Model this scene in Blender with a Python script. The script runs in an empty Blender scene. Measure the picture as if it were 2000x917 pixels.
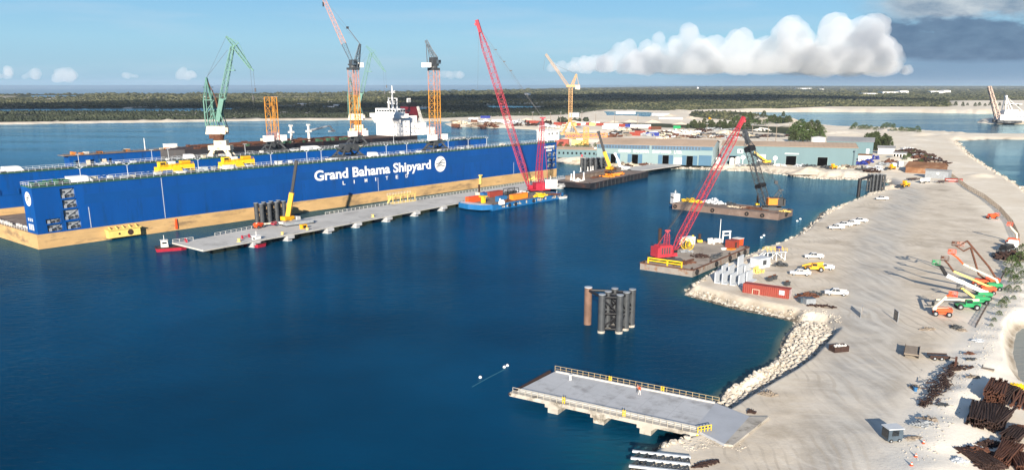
import bpy, bmesh, math, random
import numpy as np
from mathutils import Vector, Matrix
random.seed(7); rng = np.random.default_rng(11)
R = math.radians
S = bpy.context.scene; COL = S.collection
# ---------------------------------------------------------------- camera
F = 1571.; YH = 166.; YC = 583.; H = 56.
PITCH = math.atan((YC-YH)/F); cP, sP = math.cos(PITCH), math.sin(PITCH)
cam = bpy.data.cameras.new('camera'); camo = bpy.data.objects.new('camera', cam); COL.objects.link(camo)
cam.sensor_fit = 'HORIZONTAL'; cam.sensor_width = 36; cam.lens = 36*F/2000; cam.shift_y = (YC-458.5)/2000
cam.clip_start = 1; cam.clip_end = 300000
camo.location = (0, 0, H); camo.rotation_euler = (R(90)-PITCH, 0, 0); S.camera = camo
# ---------------------------------------------------------------- light
SUN_AZ = math.atan2(-.10, -.995); SUN_EL = R(17.5)
world = bpy.data.worlds.new('World'); S.world = world; world.use_nodes = True
wn = world.node_tree; wn.nodes.clear()
sky = wn.nodes.new('ShaderNodeTexSky'); sky.sky_type = 'NISHITA'; sky.sun_disc = False
sky.sun_elevation = SUN_EL; sky.sun_rotation = SUN_AZ; sky.air_density = 1.0; sky.dust_density = 0.4; sky.ozone_density = 2.0
bg = wn.nodes.new('ShaderNodeBackground'); bg.inputs[1].default_value = 0.06
wo = wn.nodes.new('ShaderNodeOutputWorld')
wn.links.new(bg.outputs[0], wo.inputs[0])
SKY_OUT = sky.outputs[0]
sun = bpy.data.lights.new('sun', 'SUN'); suno = bpy.data.objects.new('sun', sun); COL.objects.link(suno)
sun.energy = 5.0; sun.angle = R(.5); sun.color = (1, .90, .77)
td = Vector((math.sin(SUN_AZ)*math.cos(SUN_EL), math.cos(SUN_AZ)*math.cos(SUN_EL), math.sin(SUN_EL)))
suno.rotation_euler = td.to_track_quat('Z', 'Y').to_euler(); suno.location = (0, -50, 120)
S.view_settings.view_transform = 'Standard'; S.view_settings.look = 'None'
S.view_settings.exposure = 0.98; S.view_settings.gamma = 1; S.view_settings.use_curve_mapping = False
S.cycles.max_bounces = 5; S.cycles.transparent_max_bounces = 12; S.cycles.volume_bounces = 3
S.cycles.caustics_reflective = False; S.cycles.caustics_refractive = False
# ---------------------------------------------------------------- pixel -> place helpers (photo is 2000 x 917)
def P(px, py, z=0.):
    u = (px-1000)/F; v = (py-YC)/F
    t = (z-H)/(-sP-v*cP)
    return Vector((u*t, (cP-v*sP)*t, z))
GZ = 2.2
def G(px, py): return P(px, py, GZ)
def PD(px, py, Y):                       # the point of that sight line at distance Y
    u = (px-1000)/F; v = (py-YC)/F
    t = Y/(cP-v*sP)
    return Vector((u*t, Y, H+(-sP-v*cP)*t))
def Q(p):
    d = p[1]*cP-(p[2]-H)*sP; up = p[1]*sP+(p[2]-H)*cP
    return (1000+F*p[0]/d, YC-F*up/d, F/d)
def ang(a, b): return math.atan2(b[1]-a[1], b[0]-a[0])
# ---------------------------------------------------------------- materials
MATS = {}
def nd(nt, t, **k):
    n = nt.nodes.new(t)
    for a, b in k.items(): setattr(n, a, b)
    return n
def paint(name, rgb, rough=.55, var=.18, scale=.6, metal=0., dirt=None, dirt_amt=.0, bump=0., coord='Object', spec=.4, dscale=.5, stretch=None, joints=None, jstr=.8):
    """Principled paint with uneven tone, optional rust/dirt patches and bump."""
    if name in MATS: return MATS[name]
    m = bpy.data.materials.new(name); m.use_nodes = True; nt = m.node_tree; b = nt.nodes['Principled BSDF']
    L = nt.links.new
    tc = nd(nt, 'ShaderNodeTexCoord'); src = tc.outputs[coord]
    if stretch:
        mp = nd(nt, 'ShaderNodeMapping'); mp.inputs['Scale'].default_value = stretch; L(src, mp.inputs[0]); src = mp.outputs[0]
    nz = nd(nt, 'ShaderNodeTexNoise'); nz.inputs['Scale'].default_value = scale; nz.inputs['Detail'].default_value = 6; nz.inputs['Roughness'].default_value = .65
    L(src, nz.inputs['Vector'])
    mr = nd(nt, 'ShaderNodeMapRange'); mr.inputs[1].default_value = .3; mr.inputs[2].default_value = .7
    mr.inputs[3].default_value = 1-var; mr.inputs[4].default_value = 1+var; L(nz.outputs[0], mr.inputs[0])
    mx = nd(nt, 'ShaderNodeVectorMath', operation='SCALE'); mx.inputs[0].default_value = rgb; L(mr.outputs[0], mx.inputs['Scale'])
    out = mx.outputs[0]
    if dirt:
        n2 = nd(nt, 'ShaderNodeTexNoise'); n2.inputs['Scale'].default_value = dscale; n2.inputs['Detail'].default_value = 8; n2.inputs['Roughness'].default_value = .7
        L(src, n2.inputs['Vector'])
        r2 = nd(nt, 'ShaderNodeMapRange'); r2.inputs[1].default_value = .62-dirt_amt*.35; r2.inputs[2].default_value = .74-dirt_amt*.3
        L(n2.outputs[0], r2.inputs[0])
        mm = nd(nt, 'ShaderNodeMix', data_type='RGBA'); L(r2.outputs[0], mm.inputs['Factor']); L(out, mm.inputs['A']); mm.inputs['B'].default_value = (*dirt, 1)
        out = mm.outputs['Result']
    if joints:
        br_ = nd(nt, 'ShaderNodeTexBrick'); br_.inputs['Scale'].default_value = 1; br_.inputs['Brick Width'].default_value = joints; br_.inputs['Row Height'].default_value = joints; br_.offset = 0; br_.inputs['Mortar Size'].default_value = .05; L(src, br_.inputs['Vector'])
        mj = nd(nt, 'ShaderNodeMix', data_type='RGBA'); mj.inputs['B'].default_value = (*[c*.55 for c in rgb], 1); jm = nd(nt, 'ShaderNodeMath', operation='MULTIPLY'); jm.inputs[1].default_value = jstr; L(br_.outputs['Fac'], jm.inputs[0]); L(jm.outputs[0], mj.inputs['Factor']); L(out, mj.inputs['A']); out = mj.outputs['Result']
    L(out, b.inputs['Base Color'])
    b.inputs['Roughness'].default_value = rough; b.inputs['Metallic'].default_value = metal; b.inputs['Specular IOR Level'].default_value = spec
    if bump:
        bp = nd(nt, 'ShaderNodeBump'); bp.inputs['Strength'].default_value = .6; bp.inputs['Distance'].default_value = bump; L(nz.outputs[0], bp.inputs['Height']); L(bp.outputs[0], b.inputs['Normal'])
    MATS[name] = m; return m
RUST = (.13, .045, .02)
M = dict(
 blue=paint('dock_blue_paint', (.0015, .066, .275), .4, .16, .10, dirt=(.006, .05, .175), dirt_amt=.22, dscale=.35, stretch=(1, 1, .16), joints=9., jstr=.22),
 blue_band=paint('dock_blue_overcoat', (.0015, .058, .228), .42, .10, .12),
 tan=paint('dock_tan_antifouling', (.50, .325, .145), .7, .18, .15, dirt=(.25, .17, .09), dirt_amt=.32, dscale=.12, stretch=(.5, .5, 2)),
 dockgreen=paint('dock_green_walkway', (.035, .12, .07), .7, .25, 1.),
 white=paint('white_paint', (.78, .77, .74), .5, .06, .8),
 whitew=paint('weathered_white_paint', (.66, .64, .60), .6, .12, .8, dirt=(.32, .22, .15), dirt_amt=.15),
 cream=paint('cream_paint', (.62, .55, .42), .6, .12, .6, dirt=(.25, .13, .07), dirt_amt=.25),
 yellow=paint('yellow_paint', (.72, .36, .012), .5, .12, .8),
 lemon=paint('pale_yellow_paint', (.75, .56, .16), .55, .1, .8),
 palor=paint('pale_orange_crane_paint', (.52, .30, .12), .55, .1, .8),
 safety=paint('safety_yellow_paint', (.76, .50, .02), .5, .12, .8),
 orange=paint('orange_paint', (.72, .22, .02), .5, .12, .6),
 towor=paint('tower_orange_paint', (.60, .27, .045), .55, .12, .5),
 pink=paint('faded_pink_red_paint', (.48, .23, .17), .6, .15, .6),
 red=paint('red_crane_paint', (.40, .035, .05), .5, .15, .5),
 crimson=paint('crimson_crane_paint', (.34, .018, .04), .5, .15, .5),
 redor=paint('lift_red_orange_paint', (.74, .085, .02), .45, .12, .6),
 contred=paint('container_red_paint', (.25, .042, .028), .6, .15, .5, dirt=RUST, dirt_amt=.15),
 rust=paint('rust', (.105, .042, .024), .85, .4, 1.5, bump=.05),
 rustd=paint('dark_rust', (.042, .022, .017), .9, .45, 2., bump=.05),
 green=paint('green_machine_paint', (.015, .26, .09), .45, .12, .6),
 mint=paint('mint_green_crane_paint', (.10, .23, .185), .6, .15, .4, dirt=(.3, .2, .12), dirt_amt=.05),
 black=paint('black_paint', (.012, .012, .014), .5, .3, .8),
 hull=paint('black_hull_paint', (.014, .014, .018), .45, .3, .2, dirt=(.07, .03, .02), dirt_amt=.2, dscale=.2),
 dgrey=paint('dark_grey_steel', (.05, .055, .06), .5, .3, .8),
 slate=paint('slate_crane_steel', (.06, .085, .11), .5, .25, .6),
 grey=paint('grey_steel', (.26, .28, .30), .5, .2, .8),
 pale=paint('pale_grey_paint', (.48, .51, .54), .55, .12, .5),
 conc=paint('concrete', (.43, .44, .45), .85, .10, .12, dirt=(.28, .28, .28), dirt_amt=.34, dscale=.22, bump=.01, joints=5.5, jstr=.4),
 concd=paint('weathered_concrete', (.40, .37, .32), .9, .25, .3, dirt=(.16, .14, .11), dirt_amt=.3, dscale=.35),
 jetty=paint('jetty_concrete', (.47, .46, .43), .9, .14, .08, dirt=(.34, .33, .31), dirt_amt=.25, dscale=.12, joints=14., jstr=.35),
 teal=paint('teal_cladding', (.098, .17, .19), .55, .08, .05, dirt=(.07, .14, .16), dirt_amt=.12, dscale=.05, stretch=(1, 1, .2)),
 tealp=paint('pale_teal_cladding', (.19, .27, .28), .55, .08, .05, dirt=(.15, .21, .21), dirt_amt=.12, dscale=.06),
 teald=paint('blue_door_panel', (.05, .13, .21), .55, .1, .1),
 clere=paint('clerestory_blue', (.08, .15, .23), .4, .2, .4),
 roofbr=paint('brown_roof_sheet', (.42, .31, .22), .8, .12, .06),
 roofgr=paint('grey_roof_sheet', (.28, .28, .28), .75, .12, .06),
 rroof=paint('rusty_roof_sheet', (.20, .095, .045), .8, .25, .15, dirt=(.30, .17, .09), dirt_amt=.3, dscale=.2),
 glass=paint('dark_glass', (.012, .016, .02), .08, .1, .5, spec=.8),
 tyre=paint('rubber', (.015, .015, .016), .85, .2, 2.),
 deckbr=paint('brown_steel_deck', (.17, .13, .105), .85, .25, .25, dirt=(.26, .21, .17), dirt_amt=.3, dscale=.2),
 decktan=paint('sandy_barge_deck', (.34, .29, .235), .9, .2, .15, dirt=(.20, .16, .13), dirt_amt=.25, dscale=.2),
 bargeside=paint('barge_grey_side', (.25, .225, .20), .8, .2, .25, dirt=(.20, .10, .05), dirt_amt=.28, dscale=.4),
 brownside=paint('barge_brown_side', (.16, .115, .095), .8, .2, .25, dirt=(.24, .19, .16), dirt_amt=.2, dscale=.4),
 bargeblue=paint('barge_blue_side', (.012, .13, .33), .5, .2, .3, dirt=(.18, .17, .17), dirt_amt=.12, dscale=.5),
 contblue=paint('container_blue_paint', (.02, .12, .28), .55, .15, .5),
 navy=paint('navy_tarp', (.02, .035, .22), .7, .3, .8),
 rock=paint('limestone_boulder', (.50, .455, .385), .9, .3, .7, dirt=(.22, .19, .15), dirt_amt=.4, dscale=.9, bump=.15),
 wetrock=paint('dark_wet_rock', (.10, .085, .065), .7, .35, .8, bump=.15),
 sandpile=paint('sand_pile', (.52, .45, .36), .95, .12, .4, bump=.1),
 bark=paint('bark', (.07, .055, .045), .9, .25, 3.),
 wood=paint('grey_wood', (.23, .19, .15), .9, .2, 1.),
 cable=paint('steel_cable', (.05, .05, .055), .5, .1, 1.),
 buoy=paint('white_buoy', (.85, .85, .83), .5, .05, 1.),
)
def foliage(name, a, b, scale=.35):
    m = bpy.data.materials.new(name); m.use_nodes = True; nt = m.node_tree; p = nt.nodes['Principled BSDF']; L = nt.links.new
    tc = nd(nt, 'ShaderNodeTexCoord'); nz = nd(nt, 'ShaderNodeTexNoise'); nz.inputs['Scale'].default_value = scale; nz.inputs['Detail'].default_value = 5
    L(tc.outputs['Object'], nz.inputs['Vector'])
    cr = nd(nt, 'ShaderNodeValToRGB'); cr.color_ramp.elements[0].position = .35; cr.color_ramp.elements[1].position = .68
    cr.color_ramp.elements[0].color = (*a, 1); cr.color_ramp.elements[1].color = (*b, 1)
    L(nz.outputs[0], cr.inputs[0]); L(cr.outputs[0], p.inputs['Base Color']); p.inputs['Roughness'].default_value = .8; p.inputs['Specular IOR Level'].default_value = .2
    MATS[name] = m; return m
M['leaf'] = foliage('casuarina_leaves', (.03, .045, .02), (.09, .11, .045), .5)
M['shrub'] = foliage('shrub_leaves', (.035, .06, .02), (.10, .14, .05), .8)
M['void'] = paint('dark_interior', (.004, .004, .004), 1., .1, 1., spec=0.)  # flush near-black panels painted for the shade inside open doorways and bays
M['mangrove'] = foliage('mangrove_scrub', (.022, .032, .021), (.062, .072, .042), .006)
M['forest'] = foliage('far_woodland', (.03, .04, .021), (.13, .128, .066), .006)
# ---------------------------------------------------------------- objects
def tag(o, label, cat, group=None):
    o['label'] = label; o['category'] = cat
    if group: o['group'] = group
    return o
def T(name, label, cat, loc=(0, 0, 0), rz=0., group=None):
    o = bpy.data.objects.new(name, None); COL.objects.link(o); o.empty_display_size = .5
    o.location = loc; o.rotation_euler = (0, 0, rz); return tag(o, label, cat, group)
def kids(o): return [c for c in bpy.data.objects if c.parent == o]
KID = {}
def dup(root, loc, rz, label=None, group=None, scale=None):
    r = root.copy(); COL.objects.link(r); r.location = loc; r.rotation_euler = (0, 0, rz)
    if label: r['label'] = label
    if group: r['group'] = group
    if scale: r.scale = scale
    for ch in KID.get(root.name, []):
        c = ch.copy(); COL.objects.link(c); c.parent = r; KID.setdefault(r.name, []).append(c)
        for g in KID.get(ch.name, []):
            d = g.copy(); COL.objects.link(d); d.parent = c; KID.setdefault(c.name, []).append(d)
    return r
class MB:
    """collects shapes and links them as ONE mesh object"""
    def __init__(s): s.v = []; s.f = []; s.m = []; s.k = 0
    def add(s, vs, fs):
        o = len(s.v); s.v += [tuple(q) for q in vs]; s.f += [tuple(i+o for i in f) for f in fs]; s.m += [s.k]*len(fs); return s
    def bx(s, x0, x1, y0, y1, z0, z1):
        vs = [(x, y, z) for z in (z0, z1) for y in (y0, y1) for x in (x0, x1)]
        return s.add(vs, [(0, 2, 3, 1), (4, 5, 7, 6), (0, 1, 5, 4), (2, 6, 7, 3), (0, 4, 6, 2), (1, 3, 7, 5)])
    def box(s, c, d, rz=0.):
        a, b = math.cos(rz), math.sin(rz); vs = []
        for z in (-.5, .5):
            for y in (-.5, .5):
                for x in (-.5, .5):
                    X, Y = x*d[0], y*d[1]; vs.append((c[0]+X*a-Y*b, c[1]+X*b+Y*a, c[2]+z*d[2]))
        return s.add(vs, [(0, 2, 3, 1), (4, 5, 7, 6), (0, 1, 5, 4), (2, 6, 7, 3), (0, 4, 6, 2), (1, 3, 7, 5)])
    def beam(s, p, q, w, h=None):
        p = Vector(p); q = Vector(q); h = h or w; d = q-p
        if d.length < 1e-6: return s
        d.normalize(); a = d.cross(Vector((0, 0, 1)))
        if a.length < 1e-3: a = Vector((1, 0, 0))
        a.normalize(); b = a.cross(d); a = a*w/2; b = b*h/2
        vs = [p-a-b, p+a-b, p+a+b, p-a+b, q-a-b, q+a-b, q+a+b, q-a+b]
        return s.add(vs, [(0, 1, 2, 3), (7, 6, 5, 4), (0, 4, 5, 1), (1, 5, 6, 2), (2, 6, 7, 3), (3, 7, 4, 0)])
    def tube(s, p, q, r0, r1=None, n=8):
        p = Vector(p); q = Vector(q); r1 = r0 if r1 is None else r1; d = (q-p).normalized(); a = d.cross(Vector((0, 0, 1)))
        if a.length < 1e-3: a = Vector((1, 0, 0))
        a.normalize(); b = a.cross(d); vs = []
        for c, r in ((p, r0), (q, r1)):
            for i in range(n):
                t = 2*math.pi*i/n; vs.append(c+a*(r*math.cos(t))+b*(r*math.sin(t)))
        return s.add(vs, [(i, i+n, (i+1) % n+n, (i+1) % n) for i in range(n)]+[tuple(range(n)), tuple(range(2*n-1, n-1, -1))])
    def prism(s, poly, z0, z1):
        n = len(poly); vs = [(x, y, z0) for x, y in poly]+[(x, y, z1) for x, y in poly]
        return s.add(vs, [tuple(range(n-1, -1, -1)), tuple(range(n, 2*n))]+[(i, (i+1) % n, (i+1) % n+n, i+n) for i in range(n)])
    def prof(s, poly, y0, y1):                      # x-z outline pulled along y
        n = len(poly); vs = [(x, y0, z) for x, z in poly]+[(x, y1, z) for x, z in poly]
        return s.add(vs, [tuple(range(n)), tuple(range(2*n-1, n-1, -1))]+[((i+1) % n, i, i+n, (i+1) % n+n) for i in range(n)])
    def lattice(s, p, q, w0, w1, bays, c, br, taper=0., inset=None):
        """four-chord lattice; w0/w1 widths at the ends; taper: share of the length drawn to a point at both ends"""
        p = Vector(p); q = Vector(q); d = (q-p).normalized(); a = d.cross(Vector((0, 0, 1)))
        if a.length < 1e-2: a = Vector((1, 0, 0))
        a.normalize(); b = a.cross(d); rings = []
        for i in range(bays+1):
            t = i/bays; w = w0+(w1-w0)*t
            if taper: w *= min(1, .22+t/taper*.78, .22+(1-t)/taper*.78)
            o = p.lerp(q, t); rings.append([o+a*(sx*w/2)+b*(sy*w/2) for sx, sy in ((-1, -1), (1, -1), (1, 1), (-1, 1))])
        for i in range(bays):
            for k in range(4):
                s.beam(rings[i][k], rings[i+1][k], c)
                j = (k+1) % 4
                if i % 2: s.beam(rings[i][k], rings[i+1][j], br)
                else: s.beam(rings[i][j], rings[i+1][k], br)
                s.beam(rings[i+1][k], rings[i+1][j], br)
        return s
    def blob(s, c, r, n=1, jit=.25, sq=(1, 1, 1), rnd=random):
        bm = bmesh.new(); bmesh.ops.create_icosphere(bm, subdivisions=n, radius=1)
        vs = []
        for v in bm.verts:
            k = r*(1+rnd.uniform(-jit, jit)); vs.append((c[0]+v.co.x*k*sq[0], c[1]+v.co.y*k*sq[1], c[2]+v.co.z*k*sq[2]))
        bm.verts.index_update(); fs = [tuple(v.index for v in f.verts) for f in bm.faces]; bm.free()
        return s.add(vs, fs)
    def mesh(s, name, mats, smooth=False):
        me = bpy.data.meshes.new(name); me.from_pydata(s.v, [], s.f)
        for m in (mats if isinstance(mats, (list, tuple)) else [mats]): me.materials.append(m)
        if s.k or any(s.m): me.polygons.foreach_set('material_index', s.m)
        if smooth: me.polygons.foreach_set('use_smooth', [True]*len(s.f))
        me.update(); return me
    def build(s, name, mats, parent=None, smooth=False, loc=None, rz=0., label=None):
        o = bpy.data.objects.new(name, s.mesh(name, mats, smooth)); COL.objects.link(o)
        if parent is not None: o.parent = parent; KID.setdefault(parent.name, []).append(o)
        if loc is not None: o.location = loc; o.rotation_euler = (0, 0, rz)
        if label: o['label'] = label
        return o
def linkmesh(name, me, parent=None, loc=None, rz=0.):
    o = bpy.data.objects.new(name, me); COL.objects.link(o)
    if parent is not None: o.parent = parent; KID.setdefault(parent.name, []).append(o)
    if loc is not None: o.location = loc; o.rotation_euler = (0, 0, rz)
    return o
def struct(o, kind='structure'): o['kind'] = kind; return o
def inv(root):                                # world -> local of an Empty (location + rz only)
    a = -root.rotation_euler.z; c, s = math.cos(a), math.sin(a); l = root.location.copy()
    def f(p):
        x, y, z = p[0]-l.x, p[1]-l.y, p[2]-l.z
        return Vector((x*c-y*s, x*s+y*c, z))
    return f
def text_mesh(txt, size, offset=0., extrude=.02, spacing=1.):
    cu = bpy.data.curves.new('lettering', 'FONT'); cu.body = txt; cu.size = size; cu.offset = offset; cu.extrude = extrude; cu.space_character = spacing
    cu.resolution_u = 3; o = bpy.data.objects.new('lettering', cu); COL.objects.link(o)
    bpy.context.view_layer.update()
    me = bpy.data.meshes.new_from_object(o.evaluated_get(bpy.context.evaluated_depsgraph_get()))
    bpy.data.objects.remove(o); me.materials.clear(); return me
def place_text(name, txt, mat, parent, org, xdir, width, height=None, offset=0.):
    """upright lettering; org = lower-left corner, xdir = unit reading direction, stretched to width (and height)"""
    me = text_mesh(txt, 1., offset); n = len(me.vertices); co = np.empty(n*3); me.vertices.foreach_get('co', co); co = co.reshape(-1, 3)
    x0, x1 = co[:, 0].min(), co[:, 0].max(); sx = width/(x1-x0); sy = sx if height is None else height/co[:, 1].max()
    d = Vector(xdir).normalized(); nrm = Vector((d.y, -d.x, 0)); W = np.empty_like(co)
    for i in range(3):
        W[:, i] = org[i]+(co[:, 0]-x0)*sx*d[i]+co[:, 1]*sy*(1 if i == 2 else 0)+co[:, 2]*nrm[i]
    me.vertices.foreach_set('co', W.ravel()); me.materials.append(mat); me.update()
    return linkmesh(name, me, parent)
# ================================================================ SETTING: ground, water, woods, clouds
def poly_sd(X, Y, poly):
    """signed distance, positive inside"""
    pts = np.array([(p[0], p[1]) for p in poly], dtype=np.float64); n = len(pts)
    d2 = np.full(X.shape, 1e18); ins = np.zeros(X.shape, bool)
    for i in range(n):
        ax, ay = pts[i]; bx_, by_ = pts[(i+1) % n]; ex, ey = bx_-ax, by_-ay; L2 = ex*ex+ey*ey+1e-12
        t = np.clip(((X-ax)*ex+(Y-ay)*ey)/L2, 0, 1); d2 = np.minimum(d2, (X-ax-t*ex)**2+(Y-ay-t*ey)**2)
        if ay != by_:
            c = (ay > Y) != (by_ > Y); ins ^= c & (X < ex*(Y-ay)/(by_-ay)+ax)
    return np.where(ins, 1, -1)*np.sqrt(d2)
def fr(poly, amp, step, seed):
    """roughen an outline given in pixels on the water plane"""
    r = random.Random(seed); out = []
    for i in range(len(poly)):
        a = poly[i]; b = poly[(i+1) % len(poly)]; L = math.dist(a, b)
        if max(abs(a[0]), abs(b[0])) > 3300 or min(a[1], b[1]) < 180: out.append(a); continue
        k = max(1, int(L/step))
        for j in range(k):
            t = j/k; f = 1 if j else .5
            out.append((a[0]+(b[0]-a[0])*t+r.uniform(-amp, amp)*f, a[1]+(b[1]-a[1])*t+r.uniform(-amp, amp)*.35*f))
    return out
LAND_PX = [(1150, 1130), (1240, 912), (1275, 878), (1342, 861), (1375, 800), (1395, 790), (1410, 768), (1440, 748), (1490, 722), (1520, 692), (1528, 662),
 (1552, 632), (1545, 622), (1500, 612), (1440, 600), (1390, 586), (1338, 573), (1342, 564), (1370, 546), (1395, 530), (1440, 511), (1485, 491),
 (1550, 466), (1590, 433), (1603, 416), (1650, 399), (1690, 381), (1722, 377), (1750, 374), (1743, 365), (1728, 353), (1700, 349), (1650, 350), (1600, 347), (1540, 340),
 (1480, 333), (1400, 330), (1330, 327), (1290, 328), (1230, 326), (1160, 324), (1110, 320), (1088, 318), (1070, 300), (1076, 280), (1120, 272),
 (1180, 266), (1200, 261), (1140, 259), (1080, 256), (1000, 251), (940, 249), (880, 247), (868, 241), (900, 238), (850, 236), (600, 235),
 (300, 239), (0, 243), (-500, 248), (-3000, 290), (-3000, 190), (-400, 184.5), (200, 184), (600, 182), (900, 177.5), (1100, 172), (1300, 169), (1500, 168), (4000, 168), (6000, 400), (6000, 1130)]
HOLES_PX = [
 [(1870, 275), (1932, 272), (2010, 273), (2110, 276), (2400, 292), (2330, 420), (2120, 432), (2040, 400), (1995, 365), (1968, 348), (1938, 330), (1900, 306)],
 [(1420, 221), (1480, 218.5), (1600, 219), (1800, 220), (2000, 223), (2600, 226), (2600, 268), (2000, 263), (1900, 262), (1850, 259), (1750, 251), (1650, 248), (1590, 243), (1540, 238), (1500, 230), (1460, 226)],
 [(1984, 652), (1998, 640), (2100, 640), (2150, 760), (2080, 790), (2010, 760), (1990, 735), (1978, 690)],
 [(-60, 212.5), (60, 213), (200, 211.8), (330, 212), (455, 211), (450, 217.5), (300, 218.5), (150, 217.5), (-60, 219)],
 [(60, 186.5), (150, 186), (148, 190.5), (62, 190.5)], [(950, 206), (1042, 207.5), (1050, 211.5), (962, 211)], [(778, 210), (838, 211), (836, 213.5), (785, 213)],
 [(1180, 217), (1275, 219), (1268, 229), (1187, 226)], [(520, 213), (560, 212.5), (556, 215.5), (520, 216)]]
SPIT_PX = [(1907, 239), (1930, 236.5), (2010, 236), (2300, 238), (2300, 244), (2010, 243), (1935, 242)]
VEG_PX = [(-3000, 285), (-500, 243), (0, 238.5), (300, 234.5), (600, 230.5), (850, 231), (900, 229), (1050, 226), (1120, 223), (1180, 214), (1290, 216), (1420, 217), (1500, 214), (1550, 210.5), (1620, 208), (1850, 208.5),
 (1860, 206), (1850, 196.5), (2100, 195), (2100, 206), (2600, 209), (9000, 220), (9000, 166.6), (-9000, 166.6)]
HEDGE_PX = [[(1090, 236), (1180, 239), (1330, 242), (1450, 244), (1560, 250), (1600, 262), (1588, 277), (1562, 263), (1450, 256), (1330, 250), (1190, 247), (1090, 241)],
 [(1350, 222), (1440, 224), (1500, 231), (1545, 238), (1535, 243), (1470, 243), (1420, 234), (1350, 229)]]
water_z = lambda pl: [P(x, y, 0) for x, y in pl]
LAND = water_z(fr(LAND_PX, 2.2, 16, 3)); HOLES = [water_z(fr(h, 2.0, 22, 5+i)) if i in (0, 1, 2) else water_z(fr(h, 1.2, 14, 50+i)) for i, h in enumerate(HOLES_PX)]
SPIT = water_z(fr(SPIT_PX, 1, 16, 77)); VEG = [P(x, y, GZ) for x, y in VEG_PX]; HEDGE = [[P(x, y, GZ) for x, y in h] for h in HEDGE_PX]
def land_sd(X, Y):
    sd = poly_sd(X, Y, LAND)
    for h in HOLES: sd = np.minimum(sd, -poly_sd(X, Y, h))
    return np.maximum(sd, poly_sd(X, Y, SPIT))
def vnoise(X, Y, cell, seed):
    """smooth value noise"""
    g = np.random.default_rng(seed).random((256, 256)); u = X/cell; v = Y/cell; i = np.floor(u).astype(int); j = np.floor(v).astype(int); fu = u-i; fv = v-j
    fu = fu*fu*(3-2*fu); fv = fv*fv*(3-2*fv); i &= 255; j &= 255; a = (i+1) & 255; b = (j+1) & 255
    return (g[i, j]*(1-fu)+g[a, j]*fu)*(1-fv)+(g[i, b]*(1-fu)+g[a, b]*fu)*fv
def polyline_d(X, Y, pts):
    d2 = np.full(X.shape, 1e18)
    for a, b in zip(pts[:-1], pts[1:]):
        ex, ey = b[0]-a[0], b[1]-a[1]; t = np.clip(((X-a[0])*ex+(Y-a[1])*ey)/(ex*ex+ey*ey), 0, 1)
        d2 = np.minimum(d2, (X-a[0]-t*ex)**2+(Y-a[1]-t*ey)**2)
    return np.sqrt(d2)
sst = lambda t: (lambda q: q*q*(3-2*q))(np.clip(t, 0, 1))
REVET = [G(x, y) for x, y in [(1388, 806), (1430, 797), (1475, 768), (1522, 740), (1560, 718), (1592, 696), (1620, 666), (1646, 638), (1622, 616), (1590, 609), (1556, 612), (1552, 632), (1530, 660), (1518, 690), (1490, 720), (1440, 745), (1408, 766), (1385, 785)]]
BERM = [G(x, y) for x, y in [(1800, 960), (1850, 830), (1900, 740), (1955, 650), (1990, 590), (2030, 520)]]
WALLY = [G(x, y) for x, y in [(1395, 795), (1450, 765), (1520, 733), (1590, 688), (1640, 640)]]
def ground_h(X, Y, sd):
    w = np.maximum(3.0, .012*Y)
    h = np.where(sd > 0, GZ*sst(sd/w), -4*sst(-sd/(1.6*w)))
    rough = (vnoise(X, Y, 9, 1)-.5)*.16+(vnoise(X, Y, 2.7, 2)-.5)*.07
    h = h+np.where(sd > w, rough, 0)*np.clip(1-Y/900, 0, 1)
    b = polyline_d(X, Y, BERM); h = h+np.where(sd > 2, 1.0*sst(1-b/7.5)*(.5+.7*vnoise(X, Y, 5, 9)), 0)
    rv = poly_sd(X, Y, REVET); h = np.where((rv > 0) & (sd > 0), np.minimum(h, h-1.7*sst(rv/1.3)*sst(sd/3)), h)
    far = (Y > 330)*(Y < 1700); sp = vnoise(X, Y, 42, 12)*vnoise(X, Y, 13, 13)
    h = h+np.where((sd > w) & (far > 0), 7*np.clip(sp-.38, 0, 1)*(Y > 480), 0)
    bank = (Y > 1250)*(Y < 2200)*(X > 350); h = h+np.where(bank > 0, 7*sst((60-np.abs(sd-40))/40)*(sd > 0)*(.4+.6*vnoise(X, Y, 60, 15)), 0)
    return h
def height_at(x, y):
    X = np.array([x]); Y = np.array([y]); return float(ground_h(X, Y, land_sd(X, Y))[0])
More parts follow.
